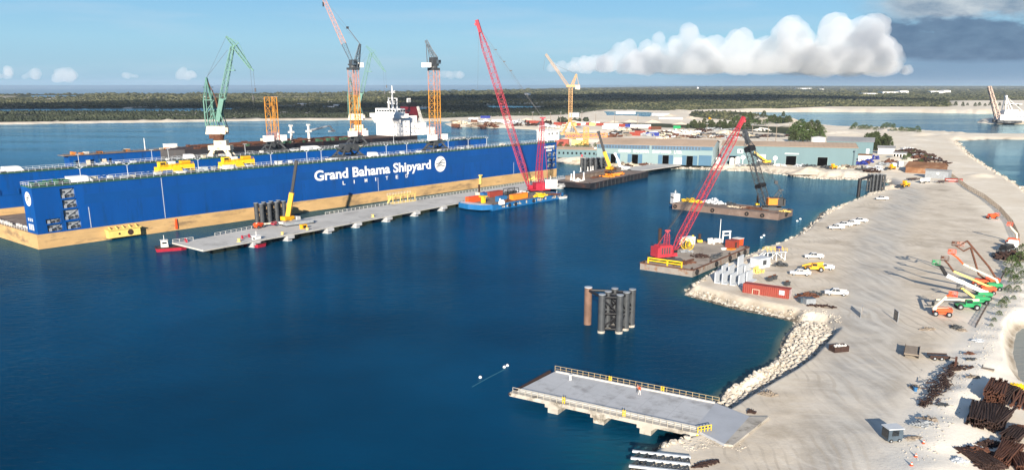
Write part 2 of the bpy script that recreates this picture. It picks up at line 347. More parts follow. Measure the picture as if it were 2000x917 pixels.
def build_ground():
    ys = np.concatenate([np.arange(1125, 560, -2.2), np.arange(560, 330, -1.4), np.arange(330, 215, -.9), np.arange(215, 180, -.6), np.arange(180, 167.2, -.35)])
    xs = np.arange(-620, 2640, 4.); PX, PY = np.meshgrid(xs, ys)
    u = (PX-1000)/F; v = (PY-YC)/F; t = (-H)/(-sP-v*cP); X = u*t; Y = (cP-v*sP)*t
    sd = land_sd(X, Y); Z = ground_h(X, Y, sd)
    ny, nx = X.shape; idx = np.arange(nx*ny).reshape(ny, nx)
    q = np.stack([idx[:-1, :-1], idx[:-1, 1:], idx[1:, 1:], idx[1:, :-1]], -1).reshape(-1, 4)
    zz = Z.ravel(); q = q[(zz[q] > -2.5).any(1)]
    me = bpy.data.meshes.new('ground'); me.vertices.add(nx*ny); me.vertices.foreach_set('co', np.stack([X, Y, Z], -1).ravel())
    me.loops.add(len(q)*4); me.loops.foreach_set('vertex_index', q.ravel()); me.polygons.add(len(q))
    me.polygons.foreach_set('loop_start', np.arange(0, len(q)*4, 4)); me.polygons.foreach_set('use_smooth', np.ones(len(q), bool)); me.update(calc_edges=True)
    veg = sst(poly_sd(X, Y, VEG)/np.maximum(6, .02*Y)+.5)
    for h in HEDGE: veg = np.maximum(veg, sst(poly_sd(X, Y, h)/8+.5))
    nz = vnoise(X, Y, 120, 21)*.6+vnoise(X, Y, 30, 22)*.4
    spare = ((nz > .60) & (Y < 4200) & (Y > 1150))*.7; veg = veg*(1-spare*(X < 400))
    ROAD = [G(x, y) for x, y in [(1690, 1000), (1672, 840), (1685, 740), (1700, 640), (1702, 560), (1712, 480), (1745, 420), (1775, 385), (1760, 360), (1700, 343), (1640, 338)]]
    road = sst(1.25-polyline_d(X, Y, ROAD)/9.5)
    yard = [G(x, y) for x, y in [(1330, 580), (1480, 500), (1600, 430), (1720, 380), (1850, 355), (1930, 430), (1975, 520), (1940, 620), (1880, 720), (1800, 830), (1730, 960), (1300, 960), (1400, 800), (1520, 740), (1640, 640)]]
    yd = sst(poly_sd(X, Y, yard)/10+.5)
    bw = sst(1.3-polyline_d(X, Y, BERM)/9)
    wet = np.clip(1-np.abs(sd-.6)/2.2, 0, 1)*(Y < 900)+sst(.5-poly_sd(X, Y, [G(x, y) for x, y in [(1660, 330), (1730, 325), (1850, 330), (1900, 380), (1800, 390), (1700, 345)]])*-1/10)*.0
    mang = sst((2150-Y+200*vnoise(X, Y, 300, 41))/250)*sst((300-X)/500)
    for n_, a in (('mang', mang), ('veg', veg), ('road', road), ('yard', yd), ('berm', bw), ('wet', wet)):
        at = me.attributes.new(n_, 'FLOAT', 'POINT'); at.data.foreach_set('value', a.astype(np.float32).ravel())
    m = bpy.data.materials.new('limestone_sand'); m.use_nodes = True; nt = m.node_tree; L = nt.links.new; b = nt.nodes['Principled BSDF']
    geo = nd(nt, 'ShaderNodeNewGeometry'); pos = geo.outputs['Position']
    def noise(sc, det=6, ro=.6, vec=None):
        n = nd(nt, 'ShaderNodeTexNoise'); n.inputs['Scale'].default_value = sc; n.inputs['Detail'].default_value = det; n.inputs['Roughness'].default_value = ro; L(vec or pos, n.inputs['Vector']); return n.outputs[0]
    def rng_(s, a, b_, c=0., d=1.):
        r = nd(nt, 'ShaderNodeMapRange'); r.inputs[1].default_value = a; r.inputs[2].default_value = b_; r.inputs[3].default_value = c; r.inputs[4].default_value = d; L(s, r.inputs[0]); return r.outputs[0]
    def mix(f, A, B):
        x = nd(nt, 'ShaderNodeMix', data_type='RGBA')
        for k, s in (('Factor', f), ('A', A), ('B', B)):
            if isinstance(s, (tuple, float)): x.inputs[k].default_value = (*s, 1) if isinstance(s, tuple) else s
            else: L(s, x.inputs[k])
        return x.outputs['Result']
    def mul(a, b_):
        x = nd(nt, 'ShaderNodeMath', operation='MULTIPLY')
        for i, s in enumerate((a, b_)):
            if isinstance(s, (int, float)): x.inputs[i].default_value = s
            else: L(s, x.inputs[i])
        return x.outputs[0]
    def att(n_): a = nd(nt, 'ShaderNodeAttribute'); a.attribute_name = n_; return a.outputs['Fac']
    big = noise(.02, 5); mid = noise(.16, 7, .65); fine = noise(1.6, 6, .7)
    col = mix(rng_(mid, .35, .68), (.80, .73, .61), (.69, .61, .48))
    col = mix(rng_(big, .4, .65), col, (.67, .58, .45))
    packed = mix(rng_(mid, .35, .7), (.66, .585, .475), (.48, .41, .315))
    col = mix(mul(att('yard'), rng_(noise(.06, 6), .3, .55, .45, 1.)), col, packed)
    # tyre sweeps: stretched, bent noise along the haul road
    mp = nd(nt, 'ShaderNodeMapping'); mp.inputs['Scale'].default_value = (.55, .035, 1); mp.inputs['Rotation'].default_value = (0, 0, .12)
    warp = nd(nt, 'ShaderNodeVectorMath', operation='MULTIPLY_ADD'); wn_ = nd(nt, 'ShaderNodeTexNoise'); wn_.inputs['Scale'].default_value = .03; L(pos, wn_.inputs['Vector'])
    L(wn_.outputs['Color'], warp.inputs[0]); warp.inputs[1].default_value = (14, 14, 0); L(pos, warp.inputs[2]); L(warp.outputs[0], mp.inputs[0])
    tr = noise(1., 5, .55, mp.outputs[0])
    grey = mix(rng_(tr, .38, .62), (.38, .36, .325), (.55, .525, .47))
    col = mix(mul(att('road'), rng_(noise(.09, 6, .65), .3, .6, .35, 1.)), col, grey)
    mp2 = nd(nt, 'ShaderNodeMapping'); mp2.inputs['Scale'].default_value = (.3, 1.1, 1); mp2.inputs['Rotation'].default_value = (0, 0, -.7); L(warp.outputs[0], mp2.inputs[0])
    col = mix(mul(mul(att('yard'), rng_(noise(.35, 4, .5, mp2.outputs[0]), .56, .66)), .2), col, (.56, .52, .46))
    col = mix(mul(att('yard'), rng_(noise(.045, 7, .7), .54, .70, 0, .75)), col, (.33, .275, .205))
    wv = nd(nt, 'ShaderNodeTexWave'); wv.wave_type = 'BANDS'; wv.bands_direction = 'X'; wv.inputs['Scale'].default_value = .16; wv.inputs['Distortion'].default_value = 9; wv.inputs['Detail'].default_value = 2; wv.inputs['Detail Scale'].default_value = .35; L(warp.outputs[0], wv.inputs['Vector'])
    trk = mul(rng_(wv.outputs['Fac'], .80, .93), rng_(noise(.07, 4, .6), .47, .6)); col = mix(mul(mul(att('yard'), trk), .6), col, (.42, .365, .29))
    wv2 = nd(nt, 'ShaderNodeTexWave'); wv2.wave_type = 'RINGS'; wv2.rings_direction = 'Z'; wv2.inputs['Scale'].default_value = .12; wv2.inputs['Distortion'].default_value = 11; wv2.inputs['Detail'].default_value = 1; wv2.inputs['Detail Scale'].default_value = .3; mp3 = nd(nt, 'ShaderNodeMapping'); mp3.inputs['Location'].default_value = (-52, -112, 0); L(pos, mp3.inputs[0]); L(mp3.outputs[0], wv2.inputs['Vector'])
    col = mix(mul(mul(att('yard'), mul(rng_(wv2.outputs['Fac'], .82, .95), rng_(noise(.05, 4, .6), .50, .63))), .22), col, (.72, .68, .60))
    col = mix(mul(att('berm'), rng_(fine, .25, .6, .6, 1.)), col, (.84, .78, .67))
    col = mix(rng_(fine, .60, .78, 0, .22), col, (.30, .25, .19))
    col = mix(mul(att('wet'), rng_(mid, .3, .6, .45, 1.)), col, (.17, .13, .085))
    sep = nd(nt, 'ShaderNodeSeparateXYZ'); L(pos, sep.inputs[0])
    vg = mix(rng_(noise(.004, 7, .65), .38, .62), (.028, .04, .018), (.085, .085, .04)); vg = mix(rng_(noise(.03, 6, .7), .45, .7, 0, .7), vg, (.022, .034, .016))
    vg = mix(rng_(noise(.0035, 4, .6), .60, .70, 0, .8), vg, (.15, .125, .075))
    vg = mix(att('mang'), vg, mix(rng_(noise(.02, 6, .65), .4, .65), (.018, .027, .018), (.046, .052, .034)))
    col = mix(att('veg'), col, vg)
    L(col, b.inputs['Base Color']); b.inputs['Roughness'].default_value = .95; b.inputs['Specular IOR Level'].default_value = .12
    bp = nd(nt, 'ShaderNodeBump'); bp.inputs['Strength'].default_value = .7; bp.inputs['Distance'].default_value = .09; L(fine, bp.inputs['Height']); L(bp.outputs[0], b.inputs['Normal'])
    me.materials.append(m); struct(linkmesh('ground', me))
build_ground()
# ---- water
def build_water():
    ys = np.concatenate([np.arange(1400, 300, -8.), np.arange(300, 200, -4.), np.arange(200, 167, -1.5), [166.6, 166.35]])
    xs = np.arange(-900, 2950, 12.); PX, PY = np.meshgrid(xs, ys); u = (PX-1000)/F; v = (PY-YC)/F; t = (-H)/(-sP-v*cP); X = u*t; Y = (cP-v*sP)*t
    ny, nx = X.shape; idx = np.arange(nx*ny).reshape(ny, nx); q = np.stack([idx[:-1, :-1], idx[:-1, 1:], idx[1:, 1:], idx[1:, :-1]], -1).reshape(-1, 4)
    me = bpy.data.meshes.new('water'); me.from_pydata([], [], []); me.vertices.add(nx*ny); me.vertices.foreach_set('co', np.stack([X, Y, X*0], -1).ravel())
    me.loops.add(len(q)*4); me.loops.foreach_set('vertex_index', q.ravel()); me.polygons.add(len(q)); me.polygons.foreach_set('loop_start', np.arange(0, len(q)*4, 4)); me.update(calc_edges=True)
    sd = land_sd(X, Y); sh = np.exp(np.minimum(sd, 0)/3.2)*(Y < 700)
    spot = P(1190, 885, 0); sh = np.maximum(sh, .38*np.exp(-((X-spot[0])**2+(Y-spot[1])**2)/9.**2))
    pond = poly_sd(X, Y, HOLES[2]); sh = np.where(pond > -3, -1., sh)
    at = me.attributes.new('shallow', 'FLOAT', 'POINT'); at.data.foreach_set('value', sh.astype(np.float32).ravel())
    m = bpy.data.materials.new('harbour_water'); m.use_nodes = True; nt = m.node_tree; L = nt.links.new; b = nt.nodes['Principled BSDF']
    a = nd(nt, 'ShaderNodeAttribute'); a.attribute_name = 'shallow'; cr = nd(nt, 'ShaderNodeValToRGB'); e = cr.color_ramp.elements
    e[0].position = 0; e[0].color = (.0012, .043, .098, 1); e[1].position = 1; e[1].color = (.13, .15, .11, 1); k = e.new(.55); k.color = (.004, .06, .085, 1)
    L(a.outputs['Fac'], cr.inputs[0])
    mud = nd(nt, 'ShaderNodeMath', operation='LESS_THAN'); mud.inputs[1].default_value = -.3; L(a.outputs['Fac'], mud.inputs[0])
    geo = nd(nt, 'ShaderNodeNewGeometry'); n0 = nd(nt, 'ShaderNodeTexNoise'); n0.inputs['Scale'].default_value = .012; n0.inputs['Detail'].default_value = 4; L(geo.outputs['Position'], n0.inputs['Vector'])
    mr = nd(nt, 'ShaderNodeMapRange'); mr.inputs[1].default_value = .35; mr.inputs[2].default_value = .7; mr.inputs[3].default_value = .62; mr.inputs[4].default_value = 1.4; L(n0.outputs[0], mr.inputs[0])
    sc = nd(nt, 'ShaderNodeVectorMath', operation='SCALE'); L(cr.outputs[0], sc.inputs[0]); L(mr.outputs[0], sc.inputs['Scale'])
    mx = nd(nt, 'ShaderNodeMix', data_type='RGBA'); L(mud.outputs[0], mx.inputs['Factor']); L(sc.outputs[0], mx.inputs['A']); mx.inputs['B'].default_value = (.27, .26, .23, 1)
    L(mx.outputs['Result'], b.inputs['Base Color']); b.inputs['IOR'].default_value = 1.333
    # wind lanes: calm and ruffled patches
    n3 = nd(nt, 'ShaderNodeTexNoise'); n3.inputs['Scale'].default_value = 1.; n3.inputs['Detail'].default_value = 3; mp = nd(nt, 'ShaderNodeMapping'); mp.inputs['Scale'].default_value = (.004, .02, 1); L(geo.outputs['Position'], mp.inputs[0]); L(mp.outputs[0], n3.inputs['Vector'])
    rr = nd(nt, 'ShaderNodeMapRange'); rr.inputs[1].default_value = .4; rr.inputs[2].default_value = .62; rr.inputs[3].default_value = .04; rr.inputs[4].default_value = .13; L(n3.outputs[0], rr.inputs[0])
    sy = nd(nt, 'ShaderNodeSeparateXYZ'); L(geo.outputs['Position'], sy.inputs[0]); fo = nd(nt, 'ShaderNodeMapRange'); fo.inputs[1].default_value = 2600; fo.inputs[2].default_value = 5000; L(sy.outputs['Y'], fo.inputs[0])
    ro = nd(nt, 'ShaderNodeMix', data_type='FLOAT'); L(fo.outputs[0], ro.inputs[0]); L(rr.outputs[0], ro.inputs[2]); ro.inputs[3].default_value = .55; L(ro.outputs[0], b.inputs['Roughness'])
    so = nd(nt, 'ShaderNodeMapRange'); so.inputs[1].default_value = 2600; so.inputs[2].default_value = 5000; so.inputs[3].default_value = .34; so.inputs[4].default_value = .12; L(sy.outputs['Y'], so.inputs[0])
    s2 = nd(nt, 'ShaderNodeMapRange'); s2.inputs[1].default_value = 260; s2.inputs[2].default_value = 850; s2.inputs[3].default_value = .16; s2.inputs[4].default_value = 1; L(sy.outputs['Y'], s2.inputs[0])
    sm = nd(nt, 'ShaderNodeMath', operation='MULTIPLY'); L(so.outputs[0], sm.inputs[0]); L(s2.outputs[0], sm.inputs[1]); L(sm.outputs[0], b.inputs['Specular IOR Level'])
    w1 = nd(nt, 'ShaderNodeTexNoise'); w1.inputs['Scale'].default_value = .5; w1.inputs['Detail'].default_value = 5; w1.inputs['Roughness'].default_value = .6
    mp1 = nd(nt, 'ShaderNodeMapping'); mp1.inputs['Scale'].default_value = (.55, 1.3, 1); mp1.inputs['Rotation'].default_value = (0, 0, .25); L(geo.outputs['Position'], mp1.inputs[0]); L(mp1.outputs[0], w1.inputs['Vector'])
    bp = nd(nt, 'ShaderNodeBump'); bp.inputs['Strength'].default_value = .55; bp.inputs['Distance'].default_value = .42; L(w1.outputs[0], bp.inputs['Height']); L(bp.outputs[0], b.inputs['Normal'])
    b.inputs['Specular IOR Level'].default_value = 0; b.inputs['Roughness'].default_value = 1
    for l_ in [k_ for k_ in nt.links if k_.to_node == b and k_.to_socket.name in ('Roughness', 'Specular IOR Level')]: nt.links.remove(l_)
    gl = nd(nt, 'ShaderNodeBsdfGlossy'); gl.inputs['Color'].default_value = (.42, .80, 1, 1); L(ro.outputs[0], gl.inputs['Roughness']); L(bp.outputs[0], gl.inputs['Normal'])
    fz = nd(nt, 'ShaderNodeFresnel'); fz.inputs['IOR'].default_value = 1.333; L(bp.outputs[0], fz.inputs['Normal'])
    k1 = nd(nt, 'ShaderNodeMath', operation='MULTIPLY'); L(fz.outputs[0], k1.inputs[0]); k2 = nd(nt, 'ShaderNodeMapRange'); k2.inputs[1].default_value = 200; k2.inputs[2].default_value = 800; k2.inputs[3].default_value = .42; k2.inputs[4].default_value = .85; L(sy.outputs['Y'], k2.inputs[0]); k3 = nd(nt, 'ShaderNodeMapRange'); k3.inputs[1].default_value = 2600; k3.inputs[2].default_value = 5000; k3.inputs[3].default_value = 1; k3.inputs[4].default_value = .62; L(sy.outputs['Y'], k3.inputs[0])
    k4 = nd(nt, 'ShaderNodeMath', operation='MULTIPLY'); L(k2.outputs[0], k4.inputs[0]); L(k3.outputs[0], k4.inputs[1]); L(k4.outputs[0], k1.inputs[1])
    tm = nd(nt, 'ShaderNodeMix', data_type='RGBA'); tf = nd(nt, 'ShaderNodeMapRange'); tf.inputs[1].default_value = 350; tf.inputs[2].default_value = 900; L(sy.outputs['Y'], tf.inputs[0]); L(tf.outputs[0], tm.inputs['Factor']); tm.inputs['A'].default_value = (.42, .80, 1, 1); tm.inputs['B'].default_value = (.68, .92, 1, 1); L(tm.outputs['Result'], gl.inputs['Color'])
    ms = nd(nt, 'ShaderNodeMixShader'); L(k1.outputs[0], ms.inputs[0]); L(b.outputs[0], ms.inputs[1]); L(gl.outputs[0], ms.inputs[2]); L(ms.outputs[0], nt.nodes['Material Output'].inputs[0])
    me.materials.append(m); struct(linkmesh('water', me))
build_water()
# ---- far woodland, nobody could count it
def build_forest(n=34000):
    px = rng.uniform(-450, 2450, n*3); py = 168.2+70*rng.random(n*3)**.85
    u = (px-1000)/F; v = (py-YC)/F; t = (GZ-H)/(-sP-v*cP); X = u*t; Y = (cP-v*sP)*t
    sd = land_sd(X, Y); vg = poly_sd(X, Y, VEG); hd = np.maximum(poly_sd(X, Y, HEDGE[0]), poly_sd(X, Y, HEDGE[1]))
    keep = (sd > .01*Y) & ((vg > 0)) & ((vnoise(X, Y, 150, 31) > .22) | (Y > 2500)); keep |= (sd > 5) & (hd > 0)
    for h in HOLES[3:]: keep &= ~((poly_sd(X, Y+.05*Y, h) > -8))
    X = X[keep][:n]; Y = Y[keep][:n]; k = len(X)
    ht = (2.0+4.0*vnoise(X, Y, 200, 33)*rng.uniform(.5, 1.5, k)); ht = np.where(Y < 1000, ht*.6, ht); ht = ht*(1+np.clip(Y/6000, 0, 1.3)); wd = ht*rng.uniform(.6, 1.5, k)*(1+np.clip(Y-1500, 0, 9000)/2500)
    base = np.array([(1, 0, .35), (.3, .95, .3), (-.8, .6, .4), (-.8, -.6, .3), (.3, -.95, .42), (.1, .05, 1.), (0, 0, 0), (.45, -.2, .75), (-.35, .3, .8)])
    fs = np.array([(0, 1, 7), (1, 8, 7), (1, 2, 8), (2, 3, 8), (3, 5, 8), (3, 4, 5), (4, 7, 5), (4, 0, 7), (7, 8, 5), (1, 0, 6), (2, 1, 6), (3, 2, 6), (4, 3, 6), (0, 4, 6)])
    an = rng.uniform(0, 6.28, k); ca, sa = np.cos(an), np.sin(an); B = base[None]*(1+rng.uniform(-.3, .3, (k, 9, 3)))
    V = np.empty((k, 9, 3)); V[..., 0] = X[:, None]+(B[..., 0]*ca[:, None]-B[..., 1]*sa[:, None])*wd[:, None]*.6; V[..., 1] = Y[:, None]+(B[..., 0]*sa[:, None]+B[..., 1]*ca[:, None])*wd[:, None]*.6
    V[..., 2] = GZ-.4+B[..., 2]*ht[:, None]; T_ = (fs[None]+np.arange(k)[:, None, None]*9).reshape(-1, 3)
    low = (Y < 2150) & (X < 300+rng.uniform(-150, 150, k))
    for name, sel, mt, lab in (('forest', ~low, M['forest'], 'low olive scrub and pine woodland covering the far land to the horizon'), ('mangrove_scrub', low, M['mangrove'], 'dark mangrove scrub along the far left shore')):
        v_ = V[sel]; kk = len(v_); t_ = (fs[None]+np.arange(kk)[:, None, None]*9).reshape(-1, 3)
        me = bpy.data.meshes.new(name); me.vertices.add(kk*9); me.vertices.foreach_set('co', v_.ravel()); me.loops.add(len(t_)*3); me.loops.foreach_set('vertex_index', t_.ravel())
        me.polygons.add(len(t_)); me.polygons.foreach_set('loop_start', np.arange(0, len(t_)*3, 3)); me.update(calc_edges=True); me.materials.append(mt)
        o = linkmesh(name, me); struct(o, 'stuff'); tag(o, lab, 'forest')
build_forest()
# ---- clouds (real shapes, far away, lit by the sun)
def cloud_mat(name, dens, g=-.35):
    """cloud body as a real scattering volume: thin rims let the sky through"""
    m = bpy.data.materials.new(name); m.use_nodes = True; nt = m.node_tree; nt.nodes.clear()
    out = nd(nt, 'ShaderNodeOutputMaterial'); v = nd(nt, 'ShaderNodeVolumeScatter'); v.inputs['Color'].default_value = (.80, .825, .86, 1); v.inputs['Density'].default_value = dens; v.inputs['Anisotropy'].default_value = g
    nt.links.new(v.outputs[0], out.inputs['Volume']); return m
CM = cloud_mat('cumulus', .0012, -.05); CM2 = cloud_mat('small_cumulus', .0017, 0); CMD = cloud_mat('overhead_cumulus', .006); CM3 = cloud_mat('thin_shade_cumulus', .0013)
def sphere_np():
    bm = bmesh.new(); bmesh.ops.create_icosphere(bm, subdivisions=2, radius=1); bm.verts.index_update()
    v = np.array([q.co[:] for q in bm.verts]); f = [tuple(w.index for w in g.verts) for g in bm.faces]; bm.free(); return v, f
SPV, SPF = sphere_np()
def cloud(name, puffs, zb, vox, mat, amp=(150, 60), size=(420, 140), flat=.25, sq=1.):
    vs = []; fs = []
    for x, y, z, r in puffs:
        o = len(vs); w = SPV*r*np.array((1, 1, sq))+np.array((x, y, z)); w[:, 2] = np.where(w[:, 2] < zb, zb-(zb-w[:, 2])*flat, w[:, 2]); vs += [tuple(q) for q in w]; fs += [tuple(i+o for i in f) for f in SPF]
    me = bpy.data.meshes.new(name); me.from_pydata(vs, [], fs); me.materials.append(mat); o = linkmesh(name, me)
    rm = o.modifiers.new('remesh', 'REMESH'); rm.mode = 'VOXEL'; rm.voxel_size = vox; rm.use_smooth_shade = True
    for a, s_ in zip(amp, size):
        tx = bpy.data.textures.new(name+'_lumps', 'CLOUDS'); tx.noise_scale = s_; tx.noise_depth = 3; tx.noise_basis = 'ORIGINAL_PERLIN'
        d = o.modifiers.new('lumps', 'DISPLACE'); d.texture = tx; d.texture_coords = 'GLOBAL'; d.strength = a; d.mid_level = .45
    if len(amp) > 2: r2 = o.modifiers.new('remesh_again', 'REMESH'); r2.mode = 'VOXEL'; r2.voxel_size = 46; r2.use_smooth_shade = True
    return struct(o)
def tower(x, y, zb, w, h, n, r):
    """a heap of puffs: wide at the base, lumpy on top"""
    out = []
    for i in range(n):
        t = r.random(); a = r.uniform(-1, 1); hh = h*t*(1-.55*a*a); rad = (.20+.18*r.random())*h*(1-.5*t)+w*.06
        out.append((x+a*w*(1-.55*t)*.5, y+r.uniform(-1, 1)*w*.22, zb+hh*.85, rad))
    return out
CY = 30000.
def sky_pt(px, py, Y=CY): return PD(px, py, Y)
rc = random.Random(5); puffs = []
zb = sky_pt(1300, 137)[2]
for (cx, top, wpx, n) in [(1115, 108, 60, 8), (1165, 96, 70, 12), (1215, 84, 80, 15), (1265, 70, 80, 18), (1285, 60, 46, 10), (1345, 52, 90, 22), (1395, 60, 90, 20), (1450, 58, 100, 22), (1490, 66, 80, 16),
                          (1540, 28, 84, 30), (1570, 70, 100, 18), (1625, 58, 90, 18), (1650, 24, 90, 20), (1695, 26, 90, 24), (1725, 60, 60, 12), (1610, 90, 120, 20), (1680, 90, 110, 18)]:
    a = sky_pt(cx, top); w = wpx/F*CY*1.15
    puffs += tower(a[0], CY+rc.uniform(-500, 900), zb, w, a[2]-zb, n, rc)
cloud('cumulus_cloud', puffs, zb, 52, CM, (330, 250, 150), (1000, 420, 150))
for k, (cx, top, wpx, bt) in enumerate([(10, 128, 50, 152), (62, 133, 34, 152), (126, 126, 44, 155), (362, 131, 46, 152), (255, 143, 40, 152), (880, 140, 60, 150), (1745, 118, 60, 140)]):
    a = sky_pt(cx, top, 30000.); b = sky_pt(cx, bt, 30000.); cloud('small_cumulus_cloud', tower(a[0], 30000., b[2], wpx/F*30000., a[2]-b[2], 10, rc), b[2], 60, CM2, (240, 160, 90), (420, 170, 80), .5)
# decks above the picture whose shadows fall on the far woods
def deck(x0, x1, y0, y1, z, r, n, seed):
    q = random.Random(seed); cloud('shade_cloud', [(q.uniform(x0, x1), q.uniform(y0, y1), z+q.uniform(-60, 60), r*q.uniform(.6, 1.2)) for _ in range(n)], z-80, r*.22, CMD, (r*.4,), (r*1.4,))
tS = math.tan(SUN_EL)
q_ = random.Random(12)          # unseen broken cloud added up-sun to shade the lower halves of the cumulus
cloud('shade_cloud', [(600+13600*math.sqrt(t_), q_.uniform(19000, 21500), q_.uniform(3560, 4150+500*t_), q_.uniform(190, 420)) for t_ in [q_.random() for _ in range(48)]], 0, 90, CM3, (120,), (500,))
deck(-900, 900, 3000-1800/tS, 4300-1800/tS, 1800, 190, 85, 2)
deck(-1900, -400, 1950-1800/tS, 2350-1800/tS, 1800, 130, 80, 3)
# thin high cloud and the clear blue band near the horizon belong to the sky itself
def sky_nodes():
    L = wn.links.new; tc = nd(wn, 'ShaderNodeTexCoord'); sp = nd(wn, 'ShaderNodeSeparateXYZ'); L(tc.outputs['Generated'], sp.inputs[0])
    cr = nd(wn, 'ShaderNodeValToRGB'); e = cr.color_ramp.elements; L(sp.outputs['Z'], cr.inputs[0])
    e[0].position = 0; e[0].color = (.27, .49, .68, 1); e[1].position = 1; e[1].color = (.02, .08, .26, 1)
    for p_, c_ in ((.02, (.33, .57, .74)), (.05, (.32, .60, .79)), (.10, (.23, .52, .80)), (.18, (.11, .33, .66)), (.36, (.045, .17, .44))): k = e.new(p_); k.color = (*c_, 1)
    sc = nd(wn, 'ShaderNodeVectorMath', operation='SCALE'); sc.inputs['Scale'].default_value = SKY_GAIN; L(cr.outputs[0], sc.inputs[0])
    m0 = nd(wn, 'ShaderNodeMix', data_type='RGBA'); m0.inputs['Factor'].default_value = .93; L(SKY_OUT, m0.inputs['A']); L(sc.outputs[0], m0.inputs['B'])
    # the wide grey stratus bank to the right
    def mth(op, a, b=None, c=None):
        n = nd(wn, 'ShaderNodeMath', operation=op)
        for i_, q in enumerate((a, b, c)):
            if q is None: continue
            if isinstance(q, (int, float)): n.inputs[i_].default_value = q
            else: L(q, n.inputs[i_])
        return n.outputs[0]
    def rmp(x, a, b, c=0., d=1.):
        n = nd(wn, 'ShaderNodeMapRange'); n.interpolation_type = 'SMOOTHSTEP'; n.inputs[1].default_value = a; n.inputs[2].default_value = b; n.inputs[3].default_value = c; n.inputs[4].default_value = d; L(x, n.inputs[0]); return n.outputs[0]
    yy = mth('MAXIMUM', sp.outputs['Y'], .05); u_ = mth('DIVIDE', sp.outputs['X'], yy); w_ = mth('DIVIDE', sp.outputs['Z'], yy)
    cv = nd(wn, 'ShaderNodeCombineXYZ'); L(mth('MULTIPLY', u_, 9), cv.inputs[0]); L(mth('MULTIPLY', w_, 24), cv.inputs[1])
    def fb(sc_, det, off):
        n = nd(wn, 'ShaderNodeTexNoise'); n.inputs['Scale'].default_value = sc_; n.inputs['Detail'].default_value = det; n.inputs['Roughness'].default_value = .58; o_ = nd(wn, 'ShaderNodeVectorMath', operation='ADD'); L(cv.outputs[0], o_.inputs[0]); o_.inputs[1].default_value = off; L(o_.outputs[0], n.inputs['Vector']); return n.outputs[0]
    n1, n2, n3 = fb(1.3, 8, (3.1, 1.7, 0)), fb(1.0, 8, (7.4, 4.2, 0)), fb(3.2, 7, (1, 9, 0))
    lump = mth('MULTIPLY_ADD', n1, .16, -.08)
    uu = mth('ADD', u_, lump)
    low = mth('MULTIPLY', rmp(uu, .385, .43), mth('MULTIPLY', rmp(mth('ADD', w_, mth('MULTIPLY', lump, .12)), .024, .033), rmp(mth('ADD', w_, mth('MULTIPLY', lump, .45)), .066, .082, 1, 0)))
    tail = mth('MULTIPLY', mth('MULTIPLY', rmp(uu, .08, .42), rmp(w_, -.004, .004)), mth('MULTIPLY', mth('MAXIMUM', rmp(w_, .018, .036, 1, 0), mth('MULTIPLY', rmp(uu, .3, .5), rmp(w_, .03, .05, 1, 0))), .9))
    up = mth('MULTIPLY', rmp(mth('ADD', uu, mth('MULTIPLY', w_, .5)), .42, .54), mth('MULTIPLY', rmp(mth('ADD', w_, mth('MULTIPLY', mth('SUBTRACT', n2, .5), .06)), .066, .084), rmp(n2, .28, .46)))
    bank = nd(wn, 'ShaderNodeValToRGB'); be = bank.color_ramp.elements; be[0].position = .3; be[0].color = (.10*SKY_GAIN, .175*SKY_GAIN, .29*SKY_GAIN, 1); be[1].position = .9; be[1].color = (.19*SKY_GAIN, .295*SKY_GAIN, .42*SKY_GAIN, 1); L(n3, bank.inputs[0])
    upc = nd(wn, 'ShaderNodeValToRGB'); ue = upc.color_ramp.elements; ue[0].position = .35; ue[0].color = (.24*SKY_GAIN, .33*SKY_GAIN, .43*SKY_GAIN, 1); ue[1].position = .68; ue[1].color = (.58*SKY_GAIN, .64*SKY_GAIN, .68*SKY_GAIN, 1); L(fb(1.7, 8, (12, 3, 0)), upc.inputs[0])
    front = mth('GREATER_THAN', sp.outputs['Y'], .1)
    def over(base, colr, f_):
        m_ = nd(wn, 'ShaderNodeMix', data_type='RGBA'); L(mth('MULTIPLY', mth('MINIMUM', f_, .96), front), m_.inputs['Factor']); L(base, m_.inputs['A'])
        if isinstance(colr, tuple): m_.inputs['B'].default_value = colr
        else: L(colr, m_.inputs['B'])
        return m_.outputs['Result']
    mp = nd(wn, 'ShaderNodeMapping'); mp.inputs['Scale'].default_value = (3, 3, 26); L(tc.outputs['Generated'], mp.inputs[0])
    nz = nd(wn, 'ShaderNodeTexNoise'); nz.inputs['Scale'].default_value = 1.4; nz.inputs['Detail'].default_value = 8; nz.inputs['Roughness'].default_value = .55; L(mp.outputs[0], nz.inputs['Vector'])
    mr = nd(wn, 'ShaderNodeMapRange'); mr.inputs[1].default_value = .5; mr.inputs[2].default_value = .8; mr.inputs[3].default_value = 0; mr.inputs[4].default_value = .45; L(nz.outputs[0], mr.inputs[0])
    mx = nd(wn, 'ShaderNodeMix', data_type='RGBA'); L(mr.outputs[0], mx.inputs['Factor']); L(m0.outputs['Result'], mx.inputs['A']); mx.inputs['B'].default_value = (.55*SKY_GAIN, .68*SKY_GAIN, .80*SKY_GAIN, 1)
    c_ = over(mx.outputs['Result'], (.19*SKY_GAIN, .31*SKY_GAIN, .46*SKY_GAIN, 1), tail); c_ = over(c_, upc.outputs[0], up); c_ = over(c_, bank.outputs[0], low); L(c_, bg.inputs[0])
SKY_GAIN = 8.9
sky_nodes()
